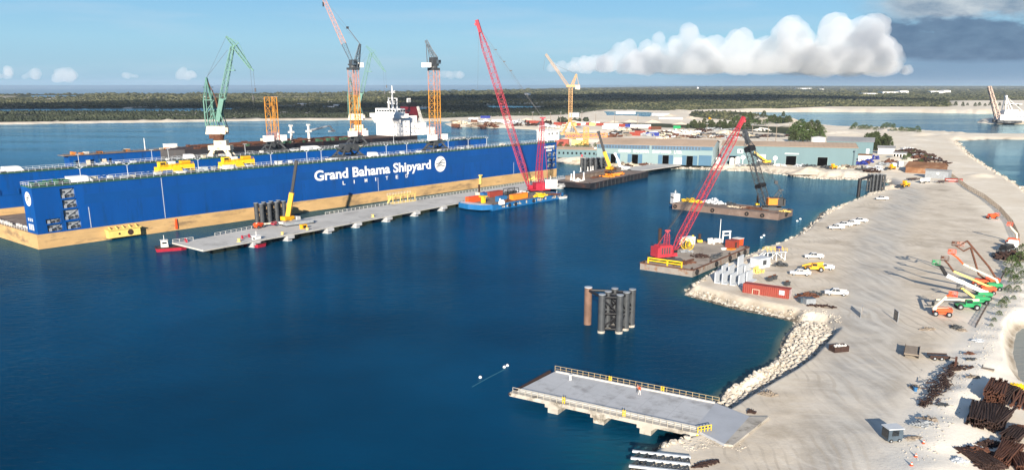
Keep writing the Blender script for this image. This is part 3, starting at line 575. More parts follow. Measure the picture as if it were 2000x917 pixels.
# ================================================================ FLOATING DOCKS
DA = P(76, 487); DB = P(1087, 345); DL = (DB-DA).length; DR = ang(DA, DB)
def DK(a, w, z=0.): return Vector((DA[0]+math.cos(DR)*a-math.sin(DR)*w, DA[1]+math.sin(DR)*a+math.cos(DR)*w, z))
def px_on(w, z, px):
    """distance along the dock axis at which offset w, height z shows in photo column px"""
    lo, hi = -200., 1500.
    for _ in range(50):
        m = (lo+hi)/2
        if Q(DK(m, w, z))[0] < px: lo = m
        else: hi = m
    return lo
TOPZ = 21.5; PZ = 5.2; WT = 9.
def railing(mb, p, q, h=1.1, n=None, r=.05, mid=True):
    p = Vector(p); q = Vector(q); L = (q-p).length; n = n or max(2, int(L/2.4))
    for i in range(n+1):
        a = p.lerp(q, i/n); mb.beam(a, a+Vector((0, 0, h)), r*1.6)
    up = Vector((0, 0, h)); mb.beam(p+up, q+up, r*1.5)
    if mid: mb.beam(p+up*.5, q+up*.5, r*1.2)
def rounded(x0, x1, z0, z1, r=.6, k=3):
    out = []
    for cx, cz, a0 in ((x1-r, z1-r, 0), (x0+r, z1-r, 90), (x0+r, z0+r, 180), (x1-r, z0+r, 270)):
        for i in range(k+1):
            t = R(a0+90*i/k); out.append((cx+r*math.cos(t), cz+r*math.sin(t)))
    return out
def disc(mb, c, r, axis_u, axis_v, thick, n=36):
    c = Vector(c); u = Vector(axis_u); v = Vector(axis_v); w = u.cross(v)*thick
    vs = [c+u*(r*math.cos(2*math.pi*i/n))+v*(r*math.sin(2*math.pi*i/n)) for i in range(n)]; vs += [q+w for q in vs]
    mb.add(vs, [tuple(range(n-1, -1, -1)), tuple(range(n, 2*n))]+[(i, (i+1) % n, (i+1) % n+n, i+n) for i in range(n)])
def build_dock():
    D = T('floating_dock', 'huge blue walled floating dry dock with tan base and white lettering along its side', 'dry dock', DA, DR)
    m = MB(); m.bx(0, DL, 0, 68, -3, PZ); m.build('pontoon', M['tan'], D)
    m = MB(); m.bx(.6, DL-.6, WT+.2, 68-WT-.2, PZ+.004, PZ+.05)
    for a in range(20, int(DL)-16, 9):
        for w in (26, 34, 42): m.bx(a, a+4, w-.8, w+.8, PZ+.05, PZ+1.7)
    m.build('work_deck', M['deckbr'], D)
    # near wing wall with real openings at both ends: built as a ring of plates round recesses
    holes = [(9.6, 14.6, 17.0, 20.4), (9.9, 14.9, 13.4, 16.4), (9.8, 15.2, 9.2, 12.8), (3.6, 8.6, 8.6, 10.2), (3.8, 8.9, 5.75, 8.1), (10.2, 15.4, 5.8, 8.5)]
    e = DL
    holes2 = [(e-9.5, e-5, 17., 20.2), (e-4.3, e-.8, 17., 20.2), (e-9.5, e-5, 13.2, 15.8), (e-4.3, e-.8, 13.2, 15.8), (e-9.5, e-5, 10, 12.4), (e-4.3, e-.8, 10, 12.4), (e-9.5, e-5, 6.6, 9.), (e-4.3, e-.8, 6.6, 9.)]
    def walled(name, x0, x1, y, th, hs, mats):
        xs = sorted({x0, x1, *[h[0] for h in hs], *[h[1] for h in hs]}); zs = sorted({PZ, TOPZ, *[h[2] for h in hs], *[h[3] for h in hs]})
        b = MB()
        for i in range(len(xs)-1):
            for j in range(len(zs)-1):
                cx, cz = (xs[i]+xs[i+1])/2, (zs[j]+zs[j+1])/2
                if any(h[0] < cx < h[1] and h[2] < cz < h[3] for h in hs): continue
                X0, X1, Z0, Z1 = xs[i], xs[i+1], zs[j], zs[j+1]
                b.add([(X0, y, Z0), (X1, y, Z0), (X1, y, Z1), (X0, y, Z1)], [(0, 1, 2, 3)])
        for h in hs:
            X0, X1, Z0, Z1 = h; d = y+th
            b.add([(X0, y, Z0), (X1, y, Z0), (X1, y, Z1), (X0, y, Z1), (X0, d, Z0), (X1, d, Z0), (X1, d, Z1), (X0, d, Z1)], [(0, 4, 5, 1), (1, 5, 6, 2), (2, 6, 7, 3), (3, 7, 4, 0)])
        return b
    W0 = 17.; W1 = DL-11
    m = MB(); m.bx(W0, W1, 0, WT, PZ, TOPZ); f = walled('', .5, W0, 0, 3.5, holes, None); m.add(f.v, f.f); f = walled('', W1, DL-.4, 0, 3.5, holes2, None); m.add(f.v, f.f)
    for x0, x1 in ((.5, W0), (W1, DL-.4)):
        m.add([(x0, 3.5, PZ), (x1, 3.5, PZ), (x1, 3.5, TOPZ), (x0, 3.5, TOPZ)], []); m.bx(x0, x1, 3.6, WT, PZ, TOPZ); m.bx(x0, x1, .001, 3.6, TOPZ-.3, TOPZ)
    for xe in (.5, DL-.4): m.add([(xe, 0, PZ), (xe, 3.6, PZ), (xe, 3.6, TOPZ), (xe, 0, TOPZ)], [(0, 1, 2, 3)])
    wall = m.build('wing_wall', M['blue'], D)
    m = MB()                                            # darker repaint strip along the wall
    m.prof([(17.4, 14.2), (DL-45, 14.6), (DL-45, 18.2), (17.4, 17.6)], -.03, .0); m.build('overcoat_strip', M['blue_band'], wall)
    # what is seen in the openings
    for hs in (holes, holes2):
        for h in hs:
            b = MB(); X0, X1, Z0, Z1 = h; b.prof(rounded(X0, X1, Z0, Z1, .7), .75, 3.4)
            b.tube((X0+.5, .5, Z0+.5), (X1-.6, .5, Z1-.4), .12)
            b.bx(X0+.6, X0+1.5, .2, .74, Z0, Z0+1.1); b.build('mooring_opening', M['grey'], wall)
            b = MB(); b.bx(X0, X0+.5, .5, .74, Z0+.3, Z1); [b.bx(X0+q_*(X1-X0), X0+q_*(X1-X0)+.7, .5, .74, Z0+q2_*(Z1-Z0), Z0+q2_*(Z1-Z0)+.6) for q_, q2_ in ((.2, .55), (.45, .15), (.62, .5), (.3, .05), (.75, .2))]; railing(b, (X0, .4, Z0), (X1, .4, Z0), .9, 4, .06); b.build('opening_gear', M['dgrey'], wall)
    m = MB()
    for k in range(3): m.box((.47, 3.4+k*1.6, 7.4), (.08, 1.1, 2.2)); m.box((.47, 3.4+k*1.6, 10.0), (.08, .9, 1.1))
    m.build('end_port', M['pale'], wall)
    # far wing wall
    m = MB(); m.bx(.5, DL-.5, 68-WT, 68, PZ, TOPZ); fw = m.build('wing_wall', M['blue'], D)
    m = MB(); m.bx(.5, DL-.5, 68-WT-.03, 68-WT-.001, 12.6, 13.2)
    for i in range(0, int(DL), 7): m.bx(i+2, i+2.5, 68-WT-.4, 68-WT-.001, 13.2, 15.2)
    m.build('fender_rail', M['blue_band'], fw)
    m = MB(); m.bx(.5, DL-.5, 68-WT-1.5, 68-WT-.002, PZ+.004, PZ+2.6); m.build('plinth', M['tan'], D)
    # walkways and railings on both walls
    for y0, y1, edge in ((0, WT, 0), (68-WT, 68, 68-WT)):
        m = MB(); m.bx(.4, DL-.3, y0-.35, y1+.3, TOPZ+.002, TOPZ+.28); m.build('walkway', M['dockgreen'], D)
        m = MB(); railing(m, (.5, y0-.25, TOPZ+.28), (DL-.5, y0-.25, TOPZ+.28), 1.25, 118, .07); railing(m, (.5, y1+.2, TOPZ+.28), (DL-.5, y1+.2, TOPZ+.28), 1.2, 118, .07)
        railing(m, (.5, y0-.2, TOPZ+.28), (.5, y1+.2, TOPZ+.28), 1.25, 4, .07)
        m.build('walkway_railing', M['pale'], D)
        m = MB(); m.bx(1, DL-1, y0+2.0, y0+2.35, TOPZ+.28, TOPZ+.5); m.bx(1, DL-1, y1-2.6, y1-2.25, TOPZ+.28, TOPZ+.5)
        for i in range(10, int(DL)-8, 12): m.bx(i, i+3.2, y0+.6, y0+1.2, TOPZ+.28, TOPZ+1.0)
        m.build('crane_rail', M['dgrey'], D)
    # lettering and emblem
    x0 = px_on(0, 15.4, 614); x1 = px_on(0, 18.5, 841)
    place_text('lettering', 'Grand Bahama Shipyard', M['white'], wall, (x0, -.06, 13.6), (1, 0, 0), x1-x0, 4.6, .028)
    x2 = px_on(0, 12, 669); x3 = px_on(0, 12.5, 797)
    tx = 'LIMITED'
    for i, ch in enumerate(tx):
        wch = .45 if ch == 'I' else 1.6
        place_text('lettering', ch, M['white'], wall, (x2+(x3-x2-1.8)*i/6, -.06, 10.35), (1, 0, 0), wch, 1.75, .012)
    def emblem(c, r, u, n):
        c = Vector(c); u = Vector(u); n = Vector(n); v = Vector((0, 0, 1)); e_ = MB(); disc(e_, c, r, u, v, .04); em = e_.build('emblem', M['white'], wall)
        w_ = MB()
        for k in range(3):
            pts = []
            for i in range(15):
                t = -1+2*i/14; pts.append((t*.86*math.sqrt(max(.05, 1-(.33*(1-k))**2)), .30*(1-k)+.16*math.sin(t*2.6+k*.9)+.12*t))
            for a, b in zip(pts[:-1], pts[1:]):
                th = .075-.05*abs(a[0]); th2 = .075-.05*abs(b[0])
                q = [c+n*.06+(u*a[0]+v*(a[1]-th))*r, c+n*.06+(u*b[0]+v*(b[1]-th2))*r, c+n*.06+(u*b[0]+v*(b[1]+th2))*r, c+n*.06+(u*a[0]+v*(a[1]+th))*r]
                w_.add(q, [(0, 1, 2, 3)])
        w_.build('emblem_wave', M['slate'], em)
    emblem((px_on(0, 15.5, 860), -.05, 15.4), 4.1, (1, 0, 0), (0, -1, 0))
    emblem((.44, 4.2, 17.4), 2.5, (0, -1, 0), (-1, 0, 0))
    s = px_on(0, 19, 1063); m = MB()                        # two short white marks, unreadable in the photo
    for x0_, n_, z_ in ((0, 7, 18.4), (2, 4, 16.4)):
        for k in range(n_): m.bx(s+x0_+k*1.45, s+x0_+k*1.45+1.1, -.05, -.01, z_, z_+1.2)
    m.build('white_mark', M['white'], wall)
    # draught line, mooring box and marks on the side
    for pxa in (382, 320, 738, 1003):
        m = MB(); a = px_on(0, 10, pxa) if pxa != 382 else 18.5
        m.bx(a, a+.22, -.06, -.02, PZ+.2, 13 if pxa in (382,) else (TOPZ-.4 if pxa == 320 else 12)); m.build('draught_line', M['pale'], wall)
    a = px_on(0, 3, 238); m = MB(); m.bx(a-6, a+6, -2.2, -.01, .8, 3.6); m.bx(a-6.4, a+6.4, -2.6, -.01, 3.6, 3.9)
    for k in range(5): m.beam((a-5+k*2.5, -2.2, 3.9), (a-5+k*2.5, -.4, 4.7), .3)
    m.build('mooring_bracket', M['lemon'], D); m = MB(); m.tube((a+2.2, -2.3, 2.2), (a+2.2, -2.0, 2.2), 1.1, n=14); m.tube((a-2, -2.3, 2.1), (a-2, -2.0, 2.1), .4, n=10); m.build('hawse_hole', M['rustd'], D)
    a = px_on(0, 3, 341); m = MB(); m.prof([(a, .6), (a+.9, .6), (a+.8, 4.6), (a+.3, 4.6)], -.5, -.01); m.build('red_marker', M['redor'], D)
    a = px_on(0, 3, 936); m = MB(); m.bx(a, a+1, -.8, -.01, 2, 6.8); m.bx(a-.5, a+1.5, -1.2, -.01, 6.6, 7.2); m.build('davit_post', M['lemon'], D)
    # control house at the far end, sticking out over the end
    m = MB(); m.bx(DL-9.5, DL+2.5, .2, 8.6, TOPZ+1.2, TOPZ+7.2); m.bx(DL-10, DL+3, -.2, 9, TOPZ+7.2, TOPZ+7.5)
    for x, y in ((DL-9, .6), (DL-2, .6), (DL-9, 8.2), (DL-2, 8.2)): m.beam((x, y, TOPZ), (x, y, TOPZ+1.2), .4)
    for k in range(4): m.beam((DL-8+k*3, 4, TOPZ+7.5), (DL-8+k*3, 4, TOPZ+9+(k % 2)), .12)
    ch = m.build('control_house', M['white'], D); m = MB()
    for k in (0, 3.2, 8.2): m.bx(DL-8.6+k, DL-7.6+k, .12, .19, TOPZ+4.8, TOPZ+6)
    m.bx(DL+2.51, DL+2.56, 1.2, 7.6, TOPZ+4.4, TOPZ+6); m.build('control_window', M['glass'], ch)
    # deck houses, lockers and light masts
    r = random.Random(4)
    for i in range(62):
        near = r.random() < .55; a = r.uniform(10, DL-14); y = (r.uniform(4.4, 7.6) if near else r.uniform(61, 66.5)); s_ = r.uniform(.5, 1.5)
        m = MB(); lx = r.uniform(1., 3.4); m.bx(a-lx/2, a+lx/2, y-.9, y+.9, TOPZ+.28, TOPZ+.28+s_); m.bx(a-lx/2-.1, a+lx/2+.1, y-1, y+1, TOPZ+.28+s_, TOPZ+.4+s_)
        m.build('deck_locker', M[r.choice(['whitew', 'pale', 'pale', 'cream', 'grey', 'grey', 'whitew'])], D)
    for a, y, L_ in ((px_on(5, 23, 130), 5.5, 9), (px_on(5, 23, 722), 5.5, 5), (px_on(64, 23, 3), 64, 8), (px_on(64, 23, 360), 64, 5), (px_on(64, 23, 590), 64, 12)):
        m = MB(); h = 1.9; m.prof([(a, TOPZ+.3), (a+L_, TOPZ+.3), (a+L_*.8, TOPZ+.3+h), (a+L_*.05, TOPZ+.3+h)], y-1.6, y+1.6); m.bx(a+.3, a+L_*.75, y-1.7, y+1.7, TOPZ+.3+h, TOPZ+.5+h); m.build('deck_house', M['white'], D)
    for k, pxk in enumerate((158, 250, 388, 530, 600, 628, 755, 795, 876, 915, 951)):
        m = MB(); a = px_on(1, 24, pxk); m.tube((a, 1.2, TOPZ+.2), (a, 1.2, TOPZ+5.4), .14, .10, 6); m.beam((a-1, 1.2, TOPZ+5.8), (a, 1.2, TOPZ+5.2), .16); m.beam((a+1, 1.2, TOPZ+5.8), (a, 1.2, TOPZ+5.2), .16); m.box((a-1, 1.2, TOPZ+5.9), (.5, .4, .3)); m.box((a+1, 1.2, TOPZ+5.9), (.5, .4, .3)); m.build('light_mast', M['pale'], D)
    for pxk in (155, 298, 330, 480, 770): 
        m = MB(); a = px_on(60, 24, pxk); m.tube((a, 60.5, TOPZ+.2), (a, 60.5, TOPZ+5.6), .14, .10, 6); m.beam((a-1, 60.5, TOPZ+5.8), (a+1, 60.5, TOPZ+5.8), .2); m.build('light_mast', M['pale'], D)
    m = MB(); a = px_on(5, 23, 70); rr = random.Random(3)
    for k in range(9): m.bx(a+k*1.6-2, a+k*1.6-1, 3+rr.random()*3, 4.2+rr.random()*3, TOPZ+.28, TOPZ+1.1+rr.random())
    m.build('winch', M['dockgreen'], D)
    # bits and bollards at the near end of the deck
    m = MB()
    for k in range(14): m.box((1.4+rr.random()*1.5, 12+k*3.2, PZ+.55), (.7, .8+rr.random(), 1.0))
    railing(m, (.4, WT+.5, PZ+.05), (.4, 58, PZ+.05), 1., 20, .06); m.build('end_bollard', M['whitew'], D)
    return D
build_dock()
def build_dock2():
    a0 = px_on(181, 18, 131); D = T('floating_dock', 'second blue floating dock lying behind the lettered one, black tanker inside', 'dry dock', DK(a0, 0), DR)
    L = 262; m = MB(); m.bx(0, L, 100, 186, -3, 5); m.build('pontoon', M['tan'], D)
    m = MB(); m.bx(24, L, 179, 186, 5, 17.4); m.bx(0, 24, 179, 186, 14.6, 17.4); m.bx(0, 2, 179, 186, 5, 14.6); m.bx(6, 9, 179, 186, 5, 14.6); m.bx(14, 16, 179, 186, 5, 14.6); m.bx(20, 22, 179, 186, 5, 14.6); m.build('wing_wall', M['blue'], D)
    m = MB(); m.bx(0, L, 100, 107, 5, 16.2); m.build('wing_wall', M['blue'], D)
    m = MB(); m.bx(-3, L+.5, 178.4, 186.5, 17.402, 17.8); railing(m, (-3, 178.6, 17.8), (L, 178.6, 17.8), 1.1, 80, .08); m.build('walkway', M['deckbr'], D)
    for x in (8.9, 18): 
        m = MB(); m.bx(x, x+2.2, 178.5, 178.95, 5, 14.5); m.build('end_column', M['cream'], D)
    r = random.Random(6)
    for i in range(26):
        x = r.uniform(0, 170); m = MB(); s_ = r.uniform(.6, 1.8); lx = r.uniform(1, 3); m.bx(x, x+lx, 180, 182, 17.8, 17.8+s_); m.bx(x-.1, x+lx+.1, 179.9, 182.1, 17.8+s_, 17.95+s_); m.build('deck_locker', M[r.choice(['rust', 'cream', 'orange', 'whitew', 'dgrey'])], D)
    for x, mt in ((58, 'white'), (127, 'cream')): m = MB(); m.bx(x, x+7, 180, 184, 17.8, 20.6); m.bx(x-.2, x+7.2, 179.8, 184.2, 20.6, 20.8); m.build('deck_house', M[mt], D)
    m = MB(); m.tube((45, 181, 17), (45, 181, 25), .3, .2); m.build('light_mast', M['white'], D)
build_dock2()
# ---- tanker inside the second dock
def build_ship():
    w0 = 116; a0 = px_on(w0, 20, 340); a1 = px_on(w0, 20, 826); L = a1-a0
    D = T('tanker_ship', 'black hulled tanker with white bridge and maroon funnel standing in the dock behind', 'ship', DK(a0, w0), DR)
    m = MB(); hw = 15; pl = [(0, 15), (10, 7), (24, 1), (34, 0), (L-12, 0), (L-2, 3.5), (L, 8), (L, 22), (L-2, 26.5), (L-12, 30), (34, 30), (24, 29), (10, 23)]
    m.prism(pl, 6.4, 21.0); m.prism([(x if x < L-40 else x, y) for x, y in pl], 21.0, 21.3)
    h = m.build('hull', M['hull'], D)
    m = MB(); m.prism([(x*.99+1, 15+(y-15)*.96) for x, y in pl], 21.3, 21.45); m.build('ship_deck', M['rustd'], D)
    m = MB(); r = random.Random(8)
    for k in range(46):
        x = r.uniform(14, L-52); y = r.uniform(3, 26); s_ = r.uniform(.5, 1.6); m.bx(x, x+r.uniform(1, 5), y, y+r.uniform(.6, 2.5), 21.45, 21.45+s_)
    for y in (7, 11, 15, 18): m.tube((20, y, 22.6), (L-50, y, 22.6), .3)
    railing(m, (34, .4, 21.3), (L-12, .4, 21.3), 1.2, 60, .06); m.build('deck_piping', M['rust'], D)
    m = MB(); rb = random.Random(9)
    for k in range(16): x = rb.uniform(16, L-56); m.bx(x, x+rb.uniform(1, 3), 2, 4, 21.45, 22.4+rb.random())
    m.build('deck_equipment', M['dockgreen'], D)
    # bridge block
    bx0 = px_on(w0+3, 30, 773)-a0; bx1 = bx0+13; bl = 13
    m = MB(); m.bx(bx0+3, bx1, 3, 27, 21.45, 34.0); m.bx(bx0+.5, bx1-4, -.6, 30.6, 34.0, 36.8); m.bx(bx0+2, bx1-3, 4, 26, 36.8, 40.2); m.prof([(bx0+.4, 34.), (bx0+3., 34.), (bx0+3., 30)], 1, 29)
    m.bx(bx1, bx1+18, 5, 25, 21.45, 30); m.bx(bx1, bx1+10, 6, 24, 30, 35); m.bx(bx1+14, bx1+26, 4, 12, 21.45, 26.5)
    b = m.build('bridge', M['white'], D)
    m = MB()
    for k in range(7): m.bx(bx0+1.92, bx0+1.98, 6+k*2.8, 8.0+k*2.8, 38.0, 39.2)
    for k in range(5): m.bx(bx0+3.4+k*2.4, bx0+5.2+k*2.4, 3.94, 3.99, 38.0, 39.2)
    for z in (24, 27.5, 31):
        for k in range(4): m.bx(bx0+5+k*4, bx0+5.7+k*4, 2.94, 2.99, z, z+.7)
    m.build('bridge_window', M['glass'], b)
    m = MB(); cx = (bx0+bx1)/2+1; m.tube((cx, 14, 40), (cx, 14, 55.5), .9, .35); m.beam((cx, 10, 47), (cx, 18, 47), .5); m.beam((cx-2.6, 14, 45), (cx+2.6, 14, 45), .6); m.beam((cx, 11, 51), (cx, 17, 51), .4); m.bx(cx-1.2, cx+1.2, 12.6, 15.4, 43, 44); m.beam((cx-1.8, 14, 51.), (cx+2.6, 14, 52), .5); m.tube((cx-8, 9, 40), (cx-8, 9, 48), .6, .4); m.bx(cx-8.7, cx-7.3, 8.4, 9.6, 44, 45); m.tube((cx+6, 16, 40), (cx+6, 16, 47), .5, .4); m.build('radar_mast', M['white'], D)
    fx = bx1+6; m = MB(); m.prof([(fx, 30), (fx+9, 30), (fx+8.6, 41), (fx+1, 41)], 10, 20); f = m.build('funnel', paint('funnel_maroon', (.12, .012, .02), .5, .15, .5), D)
    m = MB(); m.prof([(fx+1, 41.01), (fx+8.6, 41.01), (fx+8.4, 44), (fx+1.2, 44)], 10.2, 19.8); m.build('funnel_cap', M['black'], f); m = MB()
    for k in range(4): m.tube((fx+1.6+k*1.9, 13+k, 44), (fx+1.8+k*1.9, 13+k, 46.8), .4)
    m.build('exhaust_pipe', M['whitew'], f)
    m = MB(); m.lattice((bx1+20, 8, 22), (bx1+13, 8, 41), 1.6, 1.0, 6, .22, .14); m.beam((bx1+26, 8, 24), (bx1+18, 8, 31), .4); railing(m, (bx1+4, 4.2, 30), (bx1+18, 4.2, 30), 1.2, 8, .08); railing(m, (bx1+2, 3.6, 26), (bx1+18, 3.6, 26), 1.2, 8, .08); m.build('stern_crane', M['whitew'], D)
    for px in (569, 603):
        x = px_on(w0+12, 26, px)-a0; m = MB(); m.tube((x, 12, 21.4), (x, 12, 31.5), .9, .7); m.bx(x-1.4, x+1.4, 10.6, 13.4, 27, 28.2); m.bx(x-.9, x+.9, 11, 13, 31, 32); m.build('mast_post', M['whitew'], D)
    x = px_on(w0+12, 26, 606)-a0; m = MB(); m.tube((x, 12, 28), (x+14, 10, 30.5), .8, .5); m.beam((x+14, 10, 30.5), (x+17, 10, 27), .8); m.beam((x+13, 10, 27), (x+18, 10, 27), 1.2); m.build('hose_crane', M['grey'], D)
    x = px_on(w0, 24, 557)-a0; m = MB(); m.prof([(x-1, 21.4), (x+4, 21.4), (x+3, 26), (x+.2, 24)], 6, 10); m.beam((x, 8, 24), (x+1, 8, 28.), .8); m.build('crane_pedestal', M['whitew'], D)
build_ship()
# ================================================================ CRANES ON THE DOCK WALLS
def tower_base(D, L=11., W=7., deckz=0., slewing=True):
    """dark steel portal that straddles the rails: local origin on the deck"""
    m = MB()
    for sx in (-1, 1):
        for sy in (-1, 1):
            m.bx(sx*L/2-1.3, sx*L/2+1.3, sy*W/2-.5, sy*W/2+.5, deckz+.2, deckz+1.3); m.beam((sx*L/2, sy*W/2, deckz+1.2), (sx*1.8, sy*1.6, deckz+5.6), .8); m.beam((sx*L/2, sy*W/2, deckz+1.3), (sx*L/2, -sy*W/2*.1, deckz+3.2), .4)
        m.beam((sx*L/2, -W/2, deckz+1.6), (sx*L/2, W/2, deckz+1.6), .6)
    for sy in (-1, 1): m.beam((-L/2, sy*W/2, deckz+1.6), (L/2, sy*W/2, deckz+1.6), .6)
    m.bx(-3.2, 3.2, -2.6, 2.6, deckz+5.2, deckz+6.4); m.tube((-1.8, -3, deckz+4), (-1.8, 2.6, deckz+4), 1.1, n=10); m.beam((-5.2, -2, deckz+4.4), (5.2, -2, deckz+4.4), .5); m.beam((-5.2, 2, deckz+4.4), (5.2, 2, deckz+4.4), .5)
    m.build('portal_base', M['dgrey'], D)
def mast(D, z0, z1, w=3.4, split=None):
    """tower of two colours: faded pink-orange and bright orange"""
    def run(a, b, name, mt):
        m = MB(); n = max(2, int((b-a)/3.4)); m.lattice((0, 0, a), (0, 0, b), w, w, n, .30, .14)
        m.beam((0, -w*.5, a), (0, -w*.5, b), .26); m.beam((w*.5, 0, a), (w*.5, 0, b), .16); m.build(name, mt, D)
    zz = [z0]+(split or [])+[z1]; cols = ['towor', 'pink', 'towor', 'pink']
    for i in range(len(zz)-1): run(zz[i], zz[i+1], 'mast_section', M[cols[i % 2] if not split else cols[(i+1) % 2]])
def ballast(D, z, sides=((-4.4, 0), (4.4, 1))):
    for x, k in sides:
        m = MB(); m.bx(x-(2.6 if not k else 1.6), x+(2.6 if not k else 1.6), -3.4, -1.2, z, z+2.8); m.bx(x-(2.7 if not k else 1.7), x+(2.7 if not k else 1.7), -3.5, -1.1, z+2.8, z+3.0); m.build('ballast_block', M['white'], D)
# stub tower without a jib
def dock_spot(px, w): a = px_on(w, TOPZ+.3, px); return DK(a, w, TOPZ+.28)
o = dock_spot(536, 63.5); D = T('tower_crane', 'bare orange lattice crane tower without a jib on the far dock wall', 'crane', o, DR)
tower_base(D); ballast(D, 6.0); s1 = 1/Q(o)[2]; mast(D, 6.4, (297-192)*s1, 4.4, [(297-258)*s1])
# tower with the raised jib
o = dock_spot(697, 63.5); D = T('tower_crane', 'tallest orange tower crane with long pink jib raised out of the top of the photo', 'crane', o, DR); K = 1/Q(o)[2]; f = inv(D)
tower_base(D); ballast(D, 6.0); mast(D, 6.4, (287-143)*K, 4.2, [(287-236)*K*.62, (287-190)*K]); zt = (287-143)*K
m = MB(); m.bx(-2.6, 2.6, -2.6, 2.6, zt, zt+1.2); m.tube((0, 0, zt+1.2), (0, 0, zt+2.4), 2.2, n=14); m.bx(-2.2, 4.4, -1.7, 1.7, zt+2.4, zt+3.2); m.bx(-1.6, 2, -1.4, 1.4, zt+3.2, zt+5.4); m.build('slewing_unit', M['dgrey'], D)
m = MB(); m.bx(-2.0, -.2, -3.4, -1.7, zt+2.6, zt+4.9); cb = m.build('operator_cab', M['slate'], D); m = MB(); m.bx(-2.02, -.18, -3.45, -3.38, zt+3.6, zt+4.7); m.build('cab_window', M['glass'], cb)
piv = f(PD(692, 132, o[1])); tip = f(PD(628, -12, o[1]-4)); mid = piv.lerp(tip, .33)
m = MB(); m.lattice(piv, mid, 1.2, 2.4, 6, .24, .12); jb = m.build('jib', M['slate'], D); m = MB(); m.lattice(mid, tip, 2.4, 1.6, 17, .2, .1); m.build('jib_outer_section', M['pink'], jb)
ap = f(PD(703, 86, o[1])); m = MB(); m.lattice(piv+Vector((1.0, 0, 0)), ap, 3.0, .8, 6, .32, .14); m.beam(ap, Vector((4.6, 0, zt+3)), .18); m.beam(ap, Vector((4.0, 1.2, zt+3)), .14); m.build('apex_frame', M['slate'], D)
m = MB(); m.bx(3.6, 6.2, -1.9, 1.9, zt+1.4, zt+4.0); m.build('counterweight', M['white'], D)
m = MB(); q1 = ap.lerp(tip, .33); m.beam(ap, q1, .34); m.beam(q1, tip.lerp(piv, .12)+Vector((.6, 0, .8)), .10); m.bx(q1[0]-.6, q1[0]+.6, q1[1]-.4, q1[1]+.4, q1[2]-.6, q1[2]+.6); m.beam(ap, tip.lerp(piv, .25), .08); hk = f(PD(631, 4, o[1]-4)); m.beam(tip, hk, .08); m.bx(hk[0]-.3, hk[0]+.3, hk[1]-.3, hk[1]+.3, hk[2]-2.4, hk[2]); m.build('hoist_rope', M['cable'], D)
# tower with the folded jib, on the near wall
o = dock_spot(851, 4.5); D = T('tower_crane', 'orange tower crane with dark folded jib above the round emblem of the dock', 'crane', o, DR); K = 1/Q(o)[2]; f = inv(D)
tower_base(D); ballast(D, 6.0); zt = (296-144)*K; mast(D, 6.4, zt, 4.2, [6.4+8, 6.4+25])
m = MB(); m.bx(-2.3, 2.3, -2.3, 2.3, zt, zt+1.2); m.tube((0, 0, zt+1.2), (0, 0, zt+2.2), 2, n=14); m.bx(-4, 2.2, -1.6, 1.6, zt+2.2, zt+3.2); m.bx(-1.8, 1.8, -1.5, 1.5, zt+3.2, zt+6.4); m.build('slewing_unit', M['dgrey'], D)
m = MB(); m.bx(-6.8, -3.6, -2, 2, zt+1.4, zt+3.7); m.build('counterweight', M['white'], D)
m = MB(); m.bx(.6, 2.2, -3.2, -1.6, zt+3.2, zt+5.2); cb = m.build('operator_cab', M['slate'], D); m = MB(); m.bx(.58, 2.22, -3.25, -3.18, zt+4, zt+5); m.build('cab_window', M['glass'], cb)
ap = f(PD(832, 79, o[1])); fo = Vector((.6, 0, zt+6)); m = MB(); m.lattice(fo, ap, 2.4, 1.2, 7, .34, .16); m.lattice(fo+Vector((1.6, 0, 0)), ap+Vector((1.2, 0, -2)), 1.6, .9, 7, .26, .14); m.build('jib', M['slate'], D)
m = MB(); m.beam(ap, (-5, -.6, zt+3.5), .2); m.beam(ap, (-4.2, .6, zt+3.5), .2); m.beam(ap+Vector((.5, 0, -1)), (-2.4, 0, zt+3.5), .16); m.build('hoist_rope', M['cable'], D)
# empty portal base on the near wall
o = dock_spot(680, 4.5); D = T('gantry_crane', 'dark grey portal crane base without a tower standing above the word Bahama', 'crane base', o, DR); tower_base(D, 13, 7.4)
m = MB(); m.bx(-3, 3, -2.6, 2.6, 6.4, 7.2); m.tube((-2.6, -3.6, 5), (-2.6, -2.2, 5), 1.4, n=12); m.tube((2.6, -3.6, 5.2), (2.6, -2.2, 5.2), 1.6, n=12); m.beam((-9, -2, 6.2), (9, -2, 6.2), .35); m.beam((-9, -2, 6.2), (-4, -2, 3.4), .3); m.beam((9, -2, 6.2), (4, -2, 3.4), .3); m.build('turntable', M['dgrey'], D)
